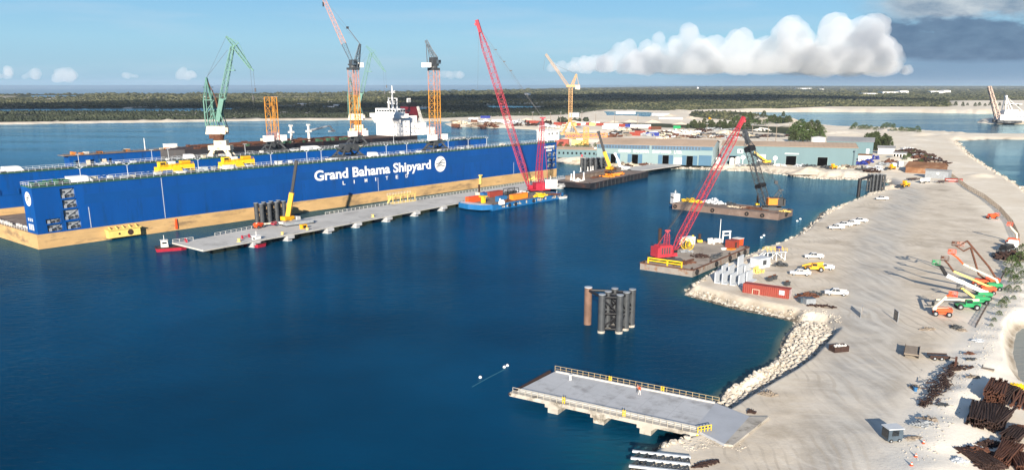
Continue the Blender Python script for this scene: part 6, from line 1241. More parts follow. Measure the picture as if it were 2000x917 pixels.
m = MB(); m.add([(L1+.03, .05, .05), (L1+.03, 45.9, .05), (L1+.03, 45.9, 12.9), (L1+.03, 23, 15.8), (L1+.03, .05, 12.9)], [(0, 1, 2, 3, 4)]); m.build('end_wall', paint('pale_end_cladding', (.50, .60, .60), .55, .08, .06), S1)  # end wall has a paler cladding colour than the front
p0, p1 = G(1408, 319), G(1671, 326); S2, L2 = shed('long teal shed with grey-brown roof and two black doorways', p0, p1, 42, 12.6, 14.6, M['teal'], M['roofbr']); xs = lambda px: L2*(px-1408)/(1671-1408)
opening(S2, xs(1537), xs(1557), 0, 6.4, M['void'], frame=M['tealp']); opening(S2, xs(1598), xs(1617), 0, 6, M['void'], frame=M['tealp']); opening(S2, xs(1424), xs(1442), 0, 5.4, M['void'], frame=M['teald']); opening(S2, xs(1480), xs(1497), 0, 7, M['pale'], 'door')
m = MB(); m.bx(xs(1537)-1, xs(1558)+1, -.3, -.02, 7.6, 8.2); m.build('sign_board', M['white'], S2); m = MB(); m.bx(xs(1440), xs(1451), -.2, -.02, 7.4, 10.2); sb = m.build('sign_board', M['white'], S2); m = MB(); disc(m, (xs(1446), -.21, 8.8), .8, (1, 0, 0), (0, 0, 1), -.05, 20); m.build('sign_dot', M['slate'], sb)
for px in (1452, 1516): m = MB(); disc(m, (xs(px), -.25, 4.6), 1.5, (1, 0, 0), (0, 0, 1), -.2, 20); m.beam((xs(px), -.3, 0), (xs(px), -.3, 3.2), .3); m.build('round_panel', M['white'], S2)
m = MB(); m.tube((xs(1666), -2, 0), (xs(1666), -2, 11), .15); m.bx(xs(1666)-.5, xs(1666)+.5, -2.5, -1.5, 10.6, 11.2); m.build('light_pole', M['slate'], S2)
p0, p1 = G(1612, 306), G(1703, 309); S3, L3 = shed('blue shed with grey roof behind the right end of the teal shed', p0, p1, 34, 12.0, 14.4, M['teal'], M['roofgr']); opening(S3, L3*.86, L3*.93, 0, 7, M['pale'])
p0, p1 = G(1088, 307), G(1166, 309); S4, L4 = shed('low teal building with a row of small square windows near the dock end', p0, p1, 16, 6.2, 7.4, M['teal'], M['roofbr'])
for k in range(9): opening(S4, L4*(k+.3)/9.2, L4*(k+.3)/9.2+1.3, 2.6, 4.2, M['glass'], 'window', -.03, .08)
# storage tank
o = G(1597, 283); D = T('storage_tank', 'round white storage tank behind the blue shed', 'tank', o); m = MB(); m.tube((0, 0, 0), (0, 0, 7), 6.4, n=28); m.tube((0, 0, 7), (0, 0, 7.9), 6.4, .4, 28); m.build('shell', M['whitew'], D); m = MB(); railing(m, (-6.5, 0, 0), (-6.5, 0, 7), 1, 5); m.build('ladder', M['grey'], D)
# right hand yard buildings
p0, p1 = G(1768, 337), G(1838, 341); S5, L5 = shed('brown rusty roofed open shed beside the haul road', p0, p1, 22, 3.6, 6.2, M['rroof'], M['rroof'])
p0, p1 = G(1806, 347), G(1851, 350); S6, L6 = shed('grey flat metal shed with white sign in front of the brown roof', p0, p1, 8, 4.6, 5.0, M['grey'], M['roofgr']); m = MB(); m.bx(L6*.5, L6*.6, -.2, -.02, 2.4, 3.6); m.build('sign_board', M['white'], S6)
p0, p1 = G(1714, 300), G(1746, 301); S7, L7 = shed('small pale roofed hut behind the blue shed among trees', p0, p1, 14, 4.5, 6.0, M['pale'], M['roofgr'])
p0, p1 = G(1744, 309), G(1768, 310); S8, L8 = shed('white open sided store with dark posts near the rusty pile', p0, p1, 9, 4.0, 4.6, M['whitew'], M['roofgr'])
for k in range(4): opening(S8, L8*(k+.15)/4, L8*(k+.75)/4, 0, 3.2, M['void'], 'bay')
p0, p1 = G(1676, 314), G(1700, 315); S9, L9 = shed('small pink and white lean-to at the corner of the teal shed', p0, p1, 9, 4.2, 4.8, M['whitew'], M['rroof'])
for px, py, l in ((1744, 330, 'white box truck parked left of the brown shed'), (1757, 327, 'white box truck with dark gap beside the brown shed')):
    D = T('box_truck', l, 'truck', G(px, py), R(75)); m = MB(); m.bx(-4, 2.2, -1.25, 1.25, 1, 4.2); m.build('cargo_box', M['white'], D); m = MB(); m.prof([(2.3, .8), (4.2, .8), (4.2, 1.9), (3.7, 3), (2.3, 3)], -1.15, 1.15); cb = m.build('cab', M['white'], D); m = MB(); m.bx(4.0, 4.06, -1, 1, 2.0, 2.8); m.build('windscreen', M['glass'], cb); wheels(D, (-2.8, 3), 1.1, .5)
# distant buildings, each a thing
def far_block(label, px, py, w, h, d=30, mt='white', name='warehouse'):
    o = G(px, py); k = 1/Q(o)[2]; D = T(name, label, 'building', o, R(-8)); W_, H_ = w*k, h*k; m = MB(); m.bx(-W_/2, W_/2, 0, d, 0, H_*.8); m.build('wall', M[mt], D)
    m = MB(); m.add([(-W_/2-.5, -.5, H_*.8), (W_/2+.5, -.5, H_*.8), (W_/2+.5, d+.5, H_*.8), (-W_/2-.5, d+.5, H_*.8), (-W_/2-.5, d/2, H_), (W_/2+.5, d/2, H_)], [(0, 1, 5, 4), (2, 3, 4, 5), (1, 2, 5), (3, 0, 4), (3, 2, 1, 0)]); m.build('roof', M['whitew'], D); m = MB(); n = max(3, int(w/4))
    for q in range(n): x = -W_/2+W_*(q+.3)/n; m.bx(x, x+W_/n*.4, -.12, -.01, H_*.25, H_*.55)
    m.build('window', M['slate'], D)
FAR = [(1700, 185, 26, 3.2, 'long white warehouse on the far plain left of the taller far buildings'), (1740, 182.6, 30, 3.6, 'low white far block right of the long white warehouse'), (1766, 182, 16, 5, 'pale far block with a tall end in the middle of the far plain'), (1834, 182, 30, 4.5, 'big white far building beside the dragline boom'), (1850, 181, 12, 5, 'narrow white far tower block left of the dragline boom'),
       (1570, 174, 30, 2, 'thin white roofline under the cloud bank'), (1363, 176, 3, 6, 'small white water tower on the far woods'), (1605, 176, 8, 2.5, 'tiny white house on the horizon right of the water tower'), (1028, 187, 8, 5, 'white house with pinkish roof alone in the woods behind the crimson boom'),
       (655, 208, 8, 4, 'small white house in the woods left of the tallest crane'), (585, 206, 16, 4, 'pale house group in the woods right of the bare orange tower'), (640, 211, 24, 3.4, 'long pale roof behind the waterfront right of the bare orange tower'), (402, 192, 9, 4, 'white cottage in the woods just left of the green crane'),
       (1222, 223, 38, 6, 'long blue-grey roofed depot behind the container yard'), (1290, 226, 34, 5, 'white depot at the edge of the woods behind the shed'), (1120, 228, 20, 8, 'grey roofed pavilion behind the yellow tower crane'), (1370, 222, 10, 4, 'small white workshop beside the yellow loader'), (1310, 233, 46, 4, 'low pale wall block behind the casuarina hedge')]
for px, py, w, h, l in FAR: far_block(l, px, py, w, h, 24 if py > 200 else 120, 'white' if py < 215 else 'pale')
# ================================================================ FAR CRANES
o = G(1113, 263); D = T('tower_crane', 'pale yellow luffing tower crane standing across the channel behind the shed', 'crane', o); K = 1/Q(o)[2]; f = inv(D); zt = 90*K
m = MB(); m.lattice((0, 0, 10), (0, 0, zt), 3.8, 3.8, 16, .4, .2); m.build('mast', M['palor'], D); m = MB()
for x, y in ((-9, -7), (9, -7), (-9, 7), (9, 7)): m.beam((x, y, 0), (0, 0, 17), 1.1); m.bx(x-1.4, x+1.4, y-1.4, y+1.4, 0, 2)
m.beam((-9, -7, 2), (9, -7, 2), .7); m.beam((-9, 7, 2), (9, 7, 2), .7); m.build('portal_leg', M['palor'], D)
b0, b1 = f(PD(1111, 170, o[1])), f(PD(1066, 106, o[1])); m = MB(); m.lattice(b0, b1, 2.6, 1.8, 14, .36, .18); m.build('jib', M['palor'], D)
ap = f(PD(1126, 145, o[1])); m = MB(); m.lattice(f(PD(1116, 170, o[1])), ap, 3, 1.2, 5, .6, .3); m.bx(-5, 10, -2.4, 2.4, zt, zt+2.2); m.beam(ap, (9, 0, zt+2), .4); m.build('a_frame', M['palor'], D); m = MB(); m.bx(5, 10, -2.6, 2.6, zt-2.6, zt+1.8); m.build('counterweight', M['cream'], D)
m = MB(); m.beam(ap, b1.lerp(b0, .3), .2); m.beam(b1, f(PD(1061, 137, o[1])), .2); m.build('hoist_rope', M['cable'], D)
o = G(1144, 286); D = T('lattice_tower', 'short orange lattice tower section left of the long pale shed', 'tower', o); m = MB(); m.lattice((0, 0, 0), (0, 0, 17), 4, 4, 6, .55, .3); m.build('mast', M['towor'], D); m = MB(); m.bx(-3, 3, -3, 3, 0, 1); m.build('foot', M['dgrey'], D)
o = G(1150, 276); D = T('crane_boom', 'orange lattice boom lying on trestles behind the low teal building', 'boom', o); m = MB(); m.lattice((-24, 0, 5), (18, 0, 6), 3.4, 3.4, 12, .5, .3); m.build('lattice', M['orange'], D); m = MB(); m.beam((-20, 0, 0), (-20, 0, 5), .8); m.beam((14, 0, 0), (14, 0, 5), .8); m.build('trestle', M['rust'], D)
boxy('machine_house', 'yellow machinery box beside the lying orange boom', 'machine', G(1132, 283), (14, 6, 5), R(-10), M['lemon'], [('roof_unit', M['whitew'], (-3, 3, -2, 2, 5, 6))]); boxy('machine_house', 'dark red ribbed box just right of the white dock control house', 'box', G(1097, 285), (13, 6, 6), R(-10), M['contred'], [('vent', M['rustd'], (-2, 2, -3.12, -3.02, 2, 4))])
o = P(1966, 240, 1.6); D = T('dragline_excavator', 'old white walking dragline on a sand spit in the lagoon', 'dragline', o, R(-6)); K = 1/Q(o)[2]; f = inv(D)
m = MB(); m.tube((0, 0, 0), (0, 0, 3.5), 13, n=20); m.bx(-17, 17, -9, -5.5, .5, 5); m.bx(-17, 17, 5.5, 9, .5, 5); m.build('base_tub', M['dgrey'], D); m = MB(); m.bx(-10, 22, -11, 11, 4, 17); m.bx(-14, -8, -9, 9, 4, 12); m.bx(-6, 10, -8, 8, 17, 19); h_ = m.build('machine_house', M['white'], D); m = MB()
for k in range(6): m.bx(-6+k*4.4, -3.6+k*4.4, -11.2, -11.02, 8, 11)
m.build('house_window', M['grey'], h_); b0, b1 = f(PD(1949, 231, o[1])), f(PD(1932, 169, o[1])); m = MB(); m.lattice(b0, b1, 6, 3.4, 10, 1.0, .5); m.build('boom', paint('boom_grey_orange', (.55, .42, .34), .6, .2, .1), D)
ap = f(PD(1965, 188, o[1])); m = MB()
for x in (-7, 4):
    for y in (-6, 6): m.beam((x, y, 17), (ap[0], y*.3, ap[2]), .9)
m.beam((ap[0], -2.5, ap[2]), (ap[0], 2.5, ap[2]), 2.6); m.beam((20, 0, 17), ap, .4); m.beam((-7, 0, 28), (18, 0, 27), .7); m.build('gantry', M['white'], D); m = MB(); m.beam(ap, b1, .35); m.beam(ap, b0.lerp(b1, .5), .3); m.build('suspension_rope', M['cable'], D)
# ================================================================ CONTAINER YARD AND SCRAP ACROSS THE CHANNEL
CY_ = [('contred', 'red', [(1036, 240.5, 16), (1047, 241, 12), (1090, 244, 12), (1098, 244.5, 12), (1126, 245, 12), (1152, 244.5, 12), (1177, 245.5, 18), (1217, 247.5, 12), (1276, 253, 12), (1250, 262, 12), (1240, 265, 12)]), ('white', 'white', [(1137, 244, 18), (1188, 246.5, 12), (1198, 246.8, 12), (1208, 247, 12), (1163, 243.5, 12), (1245, 248.5, 18), (1262, 248.8, 12), (1108, 244.5, 12), (1190, 251, 18)]),
       ('lemon', 'pale yellow', [(1157, 245, 8), (1120, 245.5, 8)]), ('navy', 'dark blue', [(1230, 248, 12), (948, 232, 16), (1274, 265.5, 14)]), ('green', 'green', [(1322, 251.5, 9)]), ('pale', 'grey', [(968, 239, 12), (1003, 240, 14), (979, 238, 12), (1196, 253, 14), (925, 235, 16)]), ('rust', 'rusty brown', [(928, 241, 12), (1282, 254, 12), (890, 244, 12)])]
for mt, nm, lst in CY_:
    for px, py, L_ in lst:
        p = G(px, py); p.z = height_at(p.x, p.y); lone = len(lst) == 1
        container(('%s container in the far yard across the channel' % nm) if not lone else '%s container at the right end of the far container row' % nm, p, R(-6+random.uniform(-8, 8)), M[mt], L_, '%s containers in the far yard' % nm if not lone else None, False).scale = (1, 1.3, 1.45)
def at(px, py): p = G(px, py); p.z = height_at(p.x, p.y)-.05; return p
r = random.Random(31); mm = ['rust', 'rustd', 'cream', 'pale', 'dgrey', 'whitew', 'wood', 'grey']
def scatter(label, cat, group, spots, rx, ry, n, zmax, long, thick, name='scrap_heap'):
    for k, (px, py) in enumerate(spots): scrap(name, label, cat, at(px, py), rx*r.uniform(.6, 1.3), ry*r.uniform(.6, 1.3), n, M[r.choice(mm)], zmax*r.uniform(.5, 1.3), 100+k+int(px), long, r.uniform(-.4, .4), thick)['group'] = group
scatter('heap of scrap metal on the far bank across the channel', 'scrap', 'scrap heaps on the far bank', [(r.uniform(880, 1010), 0) for _ in range(0)]+[(890, 240), (905, 243), (918, 240), (932, 245), (944, 241), (956, 246), (968, 243), (985, 241), (1000, 243), (1015, 243), (1025, 246), (1060, 244), (1072, 243), (1070, 249), (898, 246), (945, 248), (1105, 251)], 14, 8, 34, 6, 9, (.7, 2.2))
scatter('heap of scrap and stored steel in the yard behind the sheds', 'scrap', 'scrap heaps behind the sheds', [(1170+i*23+r.uniform(-8, 8), 256+r.uniform(-3, 12)) for i in range(15)], 14, 5, 34, 3.4, 8, (.4, 1.5))
scatter('small heap of stored parts on the quay before the pale shed', 'scrap', 'heaps on the quay', [(1212+i*15+r.uniform(-5, 5), 322+r.uniform(-4, 4)) for i in range(12)]+[(1160, 317), (1128, 314), (1405, 322), (1445, 324), (1470, 324), (1521, 324), (1562, 325), (1580, 326), (1615, 328), (1640, 329)], 5, 2.6, 30, 2.0, 3.6, (.25, .8))
scatter('row of stacked parts and parked cars behind the shed roofs', 'scrap', 'stacks behind the shed roofs', [(1296+i*12+r.uniform(-4, 4), 268.5+r.uniform(-2.5, 2.5)) for i in range(21)], 9, 3, 24, 2.4, 5, (.5, 1.4))
scatter('heap of rusty parts beside the rusty sheds on the right', 'scrap', 'rusty heaps by the right sheds', [(1765, 296), (1776, 302), (1788, 309), (1782, 297), (1797, 315), (1725, 322), (1737, 318), (1712, 331), (1700, 336), (1690, 332), (1655, 327), (1683, 320)], 6, 4, 40, 2.6, 5, (.3, .9))
for px, py in ((1778, 298), (1792, 304), (1806, 311), (1820, 318)): scrap('scrap_heap', 'big dark rusty heap between the pale hut and the brown roofed shed', 'scrap', at(px, py), 11, 7, 130, M['rustd'], 3.0, int(px), 8, -.5, (.4, 1.2))['group'] = 'big rusty heaps by the brown shed'
scatter('blue drums and tarpaulin by the corner of the teal shed', 'drums', 'blue heaps at the teal shed corner', [], 3, 2, 20, 2, 2, (.4, .9))
for px, py in ((1682, 322), (1695, 318), (1706, 311)): scrap('tarp_heap', 'navy tarpaulin covered heap beside the right end of the teal shed', 'heap', at(px, py), 5, 2.6, 40, M['navy'], 3, int(px), 3, .3, (.5, 1.2))['group'] = 'navy heaps by the teal shed'
for px, py in ((1402, 321), (1429, 322), (1440, 320), (1322, 318)): 
    D = T('storage_silo', 'white upright tank on the quay in front of the sheds', 'tank', at(px, py), 0, 'white tanks on the quay'); m = MB(); m.tube((0, 0, 0), (0, 0, 4.6), 1.7, n=16); m.tube((0, 0, 4.6), (0, 0, 5.2), 1.7, .3, 16); m.build('shell', M['white'], D); m = MB(); m.bx(-.3, .3, -1.95, -1.72, 0, 4.4); m.build('ladder', M['grey'], D)
scatter('low heap of rope, pipe and drums on the quay apron before the pale shed', 'scrap', 'heaps on the quay apron', [(1188+r.random()*150, 318+r.random()*11) for _ in range(30)], 4, 2, 26, 1.8, 3, (.25, .7))
# light poles
for px, py, hp in ((1469, 262, 19), (1499, 276, 33), (1515, 276, 32), (1541, 262, 22), (1563, 268, 22), (1163, 245, 24), (1245, 252, 28), (1095, 240, 20), (1040, 238, 18), (1136, 240, 22), (1200, 240, 20), (1577, 274, 20), (1380, 262, 20), (1075, 236, 16)):
    p = at(px, py); k = 1/Q(p)[2]; D = T('light_pole', 'tall floodlight pole in the yards behind the sheds', 'light pole', p, 0, 'tall light poles behind the sheds'); m = MB(); m.tube((0, 0, 0), (0, 0, hp*k), .42, .24, 6); m.build('pole', M['wood'], D); m = MB(); m.beam((-1.6, 0, hp*k), (1.6, 0, hp*k), .4); m.build('crossarm', M['grey'], D)
# ================================================================ THE SAND YARD
def pickup():
    D = T('pickup_truck', 'white pickup truck', 'pickup', (0, 0, 0)); W_ = .98
    m = MB(); m.prof([(-2.9, .55), (2.85, .55), (2.9, .95), (2.75, 1.12), (1.45, 1.2), (-2.9, 1.22)], -W_, W_); m.bx(-2.9, -.95, -W_, -W_+.14, 1.22, 1.42); m.bx(-2.9, -.95, W_-.14, W_, 1.22, 1.42); m.bx(-2.95, -2.85, -W_+.15, W_-.15, .9, 1.42); m.build('body', M['white'], D)
    m = MB(); vs = []
    for z, x0, x1, w_ in ((1.2, -.95, 1.5, W_-.03), (1.86, -.75, .75, W_-.2)): vs += [(x0, -w_, z), (x1, -w_, z), (x1, w_, z), (x0, w_, z)]
    m.add(vs, [(0, 1, 5, 4), (1, 2, 6, 5), (2, 3, 7, 6), (3, 0, 4, 7), (4, 5, 6, 7)]); cb = m.build('cab', M['white'], D)
    m = MB()
    for sy in (-1, 1):
        y0, y1 = sy*(W_-.035), sy*(W_-.17); d = sy*.02
        for x0, x1, t0, t1 in ((-.88, .27, -.72, .22), (.33, 1.4, .28, .74)): m.add([(x0, y0+d, 1.22), (x1, y0+d, 1.22), (t1, y1+d, 1.83), (t0, y1+d, 1.83)], [(0, 1, 2, 3)])
    m.add([(1.53, -W_+.08, 1.22), (1.53, W_-.08, 1.22), (.80, W_-.24, 1.84), (.80, -W_+.24, 1.84)], [(0, 1, 2, 3)]); m.add([(-.97, -W_+.12, 1.28), (-.97, W_-.12, 1.28), (-.80, W_-.28, 1.78), (-.80, -W_+.28, 1.78)], [(3, 2, 1, 0)]); m.build('cab_glass', M['glass'], cb)
    m = MB(); m.bx(-2.84, -.97, -W_+.16, W_-.16, 1.222, 1.26); m.build('cargo_bed', M['dgrey'], D)
    wheels(D, (-1.85, 1.75), .86, .4, .26, M['pale'])
    m = MB(); m.bx(2.86, 2.95, -.9, .9, .5, .78); m.bx(-3.02, -2.92, -.9, .9, .5, .72); m.build('bumper', M['dgrey'], D)
    for y in (-.72, .72): m = MB(); m.bx(2.86, 2.92, y-.2, y+.2, .85, 1.05); m.build('headlight', M['pale'], D)
    return D
PK = pickup(); first = True
for px, py, a, l in ((1633, 447, 176, 'white pickup nearest the camera in the row of four parked by the shore'), (1648, 442, 176, 'second white pickup from the left in the row of four by the shore'), (1663, 439, 176, 'third white pickup from the left in the row of four by the shore'), (1679, 434, 175, 'white pickup at the far right of the row of four by the shore'),
                     (1722, 390, 178, 'white pickup alone near the tall black pile frame'), (1589, 504, 172, 'white pickup behind the orange telehandler'), (1562, 537, 168, 'white pickup left of the orange telehandler'), (1632, 576, 168, 'white pickup with dark bed on the haul road, right of the red container'), (1608, 526, 170, 'white pickup half hidden by the orange telehandler')):
    loc = G(px, py); loc.z = height_at(loc.x, loc.y)
    if first: PK.location = loc; PK.rotation_euler.z = R(a); PK['label'] = l; PK['group'] = 'white pickups on the sand yard'; first = False
    else: dup(PK, loc, R(a), l, 'white pickups on the sand yard')
def gat(px, py): p = G(px, py); p.z = height_at(p.x, p.y)-.02; return p
def telehandler(label, p, rz, col, boomcol, lift=.6, reach=5.4, up=0.):
    D = T('telehandler', label, 'telehandler', p, rz); m = MB(); m.prof([(-2.9, .75), (2.5, .75), (2.7, 1.2), (-1.2, 1.55), (-2.9, 1.7)], -.8, .8); m.bx(-2.6, -.3, -1.15, -.45, 1.1, 2.0); m.build('chassis', col, D)
    m = MB(); m.prof([(-.9, 1.3), (.9, 1.3), (.7, 2.6), (-.7, 2.6)], .35, 1.15); cb = m.build('operator_cab', col, D); m = MB(); m.bx(-.7, .7, 1.16, 1.19, 1.8, 2.5); m.bx(-.6, .62, .31, .34, 1.8, 2.5); m.build('cab_window', M['glass'], cb); wheels(D, (-1.9, 1.9), 1.0, .72, .5, M['grey'])
    q = Vector((reach, -.2, 1.9+up)); m = MB(); m.beam((-2.6, -.2, 2.1+lift), (1.6, -.2, 2.1+lift*.4+up*.5), .55); m.beam((1.5, -.2, 2.1+lift*.4+up*.5), q, .42); m.build('boom', boomcol, D); m = MB(); m.beam(q, q+Vector((.5, 0, -.9)), .35); m.bx(q[0]+.4, q[0]+.6, -1, .6, q[2]-1.5, q[2]-.7); m.bx(q[0]+.6, q[0]+1.8, -.6, -.4, q[2]-1.5, q[2]-1.4); m.bx(q[0]+.6, q[0]+1.8, 0, .2, q[2]-1.5, q[2]-1.4); m.build('fork', M['dgrey'], D); return D
telehandler('orange-yellow telehandler parked between the white pickups', gat(1589, 529), R(170), M['yellow'], M['yellow'], .5, 3.4, -.4)
telehandler('green telehandler with cream boom low to the left at the end of the lift row', gat(1888, 603), R(172), M['green'], M['cream'], .3, 7.4, .2)
# row of boom lifts
def lift_pts(Yb, *px): return [PD(x, y, Yb) for x, y in px]
o = gat(1934, 556); boom_lift('rust brown articulated lift with the tallest folded boom in the row', o, R(165), lift_pts(o[1], (1931, 520), (1889, 470), (1876, 478), (1875, 480)), M['rust'], M['rust'], M['redor'], .42, M['pink'])
o = gat(1914, 558); boom_lift('articulated lift with brown upright boom second from the back', o, R(165), lift_pts(o[1], (1911, 535), (1896, 483), (1882, 490), (1866, 479)), M['rust'], M['rust'], M['redor'], .40, M['rust'])
o = gat(1938, 566); boom_lift('lift with tan boom and red-orange jib and basket', o, R(165), lift_pts(o[1], (1946, 545), (1881, 515), (1870, 503), (1859, 495)), M['cream'], M['redor'], M['green'], .5, M['redor'])
o = gat(1926, 573); boom_lift('lift with long tan boom and brown basket beside the white boomed one', o, R(165), lift_pts(o[1], (1931, 559), (1862, 529), (1852, 515), (1845, 508)), M['lemon'], M['rust'], M['redor'], .5, M['rust'])
o = gat(1918, 584); boom_lift('green lift with thick white boom, black jib and green basket', o, R(165), lift_pts(o[1], (1924, 571), (1848, 537), (1838, 520), (1828, 516)), M['white'], M['black'], M['green'], .95, M['green'])
o = gat(1912, 592); boom_lift('green lift with short yellow boom raised towards the left', o, R(165), lift_pts(o[1], (1909, 585), (1878, 562), (1876, 564)), M['lemon'], M['lemon'], M['green'], .55, M['dgrey'])
o = gat(1839, 616); boom_lift('orange lift with raised cream boom in front of the green telehandler', o, R(160), lift_pts(o[1], (1821, 602), (1848, 578), (1855, 576), (1861, 578)), M['cream'], M['redor'], M['redor'], .55, M['redor'], wheel=.65)
o = gat(1976, 476); boom_lift('red and cream lift standing alone by the white lorry on the right edge', o, R(150), lift_pts(o[1], (1985, 455), (1976, 446), (1972, 440)), M['cream'], M['cream'], M['redor'], .6, M['redor'])
o = gat(1937, 427); boom_lift('small orange lift far up the yard with low boom', o, R(180), lift_pts(o[1], (1940, 424), (1944, 419), (1947, 421)), M['redor'], M['redor'], M['redor'], .5, M['redor'])
D = T('lorry', 'white cabbed black lorry at the right edge below the red and cream lift', 'lorry', gat(1971, 488), R(35)); m = MB(); m.prof([(1.2, .9), (3.4, .9), (3.4, 2.0), (2.9, 3.3), (1.2, 3.3)], -1.2, 1.2); cb = m.build('cab', M['white'], D); m = MB(); m.add([(3.42, -1, 2.1), (3.42, 1, 2.1), (2.98, 1, 3.2), (2.98, -1, 3.2)], [(0, 1, 2, 3)]); m.build('windscreen', M['glass'], cb); m = MB(); m.bx(-5, 1.1, -1.2, 1.2, .8, 1.3); m.bx(-4.6, .6, -1.0, 1.0, 1.3, 2.2); m.build('bed', M['black'], D); wheels(D, (-4, -2.8, 2.4), 1.1, .5)
scrap('scrap_heap', 'dark wheeled wreckage heaped beside the lorry at the right edge', 'scrap', gat(1975, 505), 5, 4, 110, M['rustd'], 2.4, 61, 3, .4, (.2, .8))
scrap('scrap_heap', 'dark machinery left of the wreckage heap at the right edge', 'scrap', gat(1953, 500), 3, 2, 50, M['dgrey'], 1.8, 62, 2.2, .4, (.2, .7))
# precast panels and other things on the point
for k, (px, py) in enumerate([(1402, 549), (1416, 551), (1432, 553), (1448, 555), (1463, 548), (1415, 536), (1428, 538), (1445, 539), (1459, 535), (1446, 518)]):
    p = gat(px, py); D = T('concrete_panel', 'upright pale grey L-shaped concrete panel in the double row on the point', 'panel', p, R(55), 'upright concrete panels on the point'); m = MB(); m.bx(-2.4, 2.4, -.14, .14, 0, 3.1); m.build('slab', M['pale'], D); m = MB(); m.bx(-2.4, 2.4, -1.5, -.141, 0, .25); m.build('foot', M['pale'], D)
boxy('steel_box', 'grey open steel box behind the concrete panels', 'box', gat(1484, 521), (5.5, 3.2, 3.0), R(35), M['pale'], [('hatch', M['dgrey'], (-.8, .8, -1.72, -1.66, 1.0, 2.4))])
scrap('timber_stack', 'yellowish timber stack between grey box and red container', 'timber', gat(1475, 531), 2.6, 1.4, 50, M['lemon'], 2.2, 64, 2.6, .5, (.12, .3))
def heap(name, label, p, rx, ry, h, mt, seed=1, cat='sand heap'):
    rr = np.random.default_rng(seed); n, k = 36, 10; vs = [(0, 0, h)]; fs = []
    for j in range(1, k+1):
        for i in range(n): a = 2*math.pi*i/n; q = j/k*(1+.16*math.sin(a*3+seed)+.10*math.sin(a*7+2*seed)+rr.uniform(-.03, .03)); vs.append((rx*q*math.cos(a), ry*q*math.sin(a), h*(1-j/k)**1.15*(1+rr.uniform(-.12, .12))-(.3 if j == k else 0)))
    fs += [(0, 1+i, 1+(i+1) % n) for i in range(n)]+[(1+(j-1)*n+i, 1+j*n+i, 1+j*n+(i+1) % n, 1+(j-1)*n+(i+1) % n) for j in range(1, k) for i in range(n)]
    m = MB(); m.add(vs, fs); o = m.build(name, mt, None, True, p); return tag(o, label, cat)
heap('sand_heap', 'pointed pale sand heap behind the grey steel box', gat(1474, 513), 5, 5, 3.0, M['sandpile'], 2)
heap('sand_heap', 'big pale sand heap on the shore in front of the teal shed', gat(1580, 336), 14, 8, 4.2, M['sandpile'], 3); heap('sand_heap', 'sand heap on the shore right below the red truck crane', gat(1430, 327), 11, 6, 3.2, M['sandpile'], 4); heap('sand_heap', 'sand heap beside the yellow loader at the head of the basin', gat(1742, 362), 9, 8, 3.2, M['sandpile'], 5)
D = container('weathered red shipping container on the sand point above the water', gat(1497, 575), ang(G(1453, 568), G(1537, 580)), M['contred'], 12.2); m = MB(); m.bx(3.6, 5.0, -1.30, -1.225, .9, 2.1); m.build('notice_board', M['pale'], D); m = MB(); m.beam((-3.4, -1.3, 0), (-3.4, -1.3, 1.4), .12); m.beam((-1.6, -1.3, 0), (-1.6, -1.3, 1.4), .12); m.beam((-3.4, -1.3, 1.4), (-1.6, -1.3, 1.4), .12); m.build('rack_frame', M['cream'], D)
D = T('access_platform', 'white legged access platform with yellow rails by the shore', 'platform', gat(1512, 507), R(10)); m = MB()
for x in (-3, 0, 3):
    for y in (-1.2, 1.2): m.beam((x, y, 0), (x, y, 2.6), .22)
m.beam((-3, -1.2, .2), (0, -1.2, 2.5), .14); m.beam((3, -1.2, .2), (0, -1.2, 2.5), .14); m.build('leg', M['white'], D); m = MB(); m.bx(-3.4, 3.4, -1.5, 1.5, 2.6, 2.8); m.build('deck', M['pale'], D); m = MB(); railing(m, (-3.4, -1.5, 2.8), (3.4, -1.5, 2.8), 1.1, 5); railing(m, (-3.4, 1.5, 2.8), (3.4, 1.5, 2.8), 1.1, 5); m.build('railing', M['safety'], D); m = MB()
for k in range(7): m.bx(-3.6-k*.5, -3.2-k*.5, -.7, .7, 2.4-k*.36, 2.5-k*.36)
m.beam((-3.4, -.75, 2.5), (-6.8, -.75, .1), .16); m.beam((-3.4, .75, 2.5), (-6.8, .75, .1), .16); m.build('stair', M['white'], D)
boxy('tank', 'dark blue cube tank on the white access platform', 'tank', gat(1520, 506)+Vector((0, .4, 2.82)), (1.2, 1.2, 1.2), .2, M['navy'], [('valve', M['dgrey'], (-.1, .1, -.8, -.66, .1, .3))])
scrap('scrap_heap', 'dark cable reels and pump under the access platform', 'scrap', gat(1524, 519), 2.2, 1.8, 40, M['dgrey'], 1.3, 66, 1.5, 0, (.2, .6))
for px, py, l in ((1503, 548, 'dark pump set left of the white pickups'), (1512, 545, 'small dark compressor behind the red container'), (1537, 557, 'black tool trailer right of the red container end')): boxy('pump', l, 'pump', gat(px, py), (1.5, 1.0, 1.1), R(30), M['dgrey'], [('handle', M['rust'], (-.6, .6, -.05, .05, 1.14, 1.5))])
boxy('steel_box', 'grey blue steel tanks stacked at the bend of the shore', 'tank', gat(1580, 593), (2.6, 1.8, 1.5), R(10), M['grey'], [('lid', M['slate'], (-1.2, 1.2, -.9, .9, 1.55, 1.65))]); boxy('steel_box', 'second grey steel tank with ribs at the bend of the shore', 'tank', gat(1568, 590), (2.2, 1.6, 1.3), R(10), M['slate'], [('pipe', M['dgrey'], (-.2, .2, -.9, -.82, .2, 1.2))])
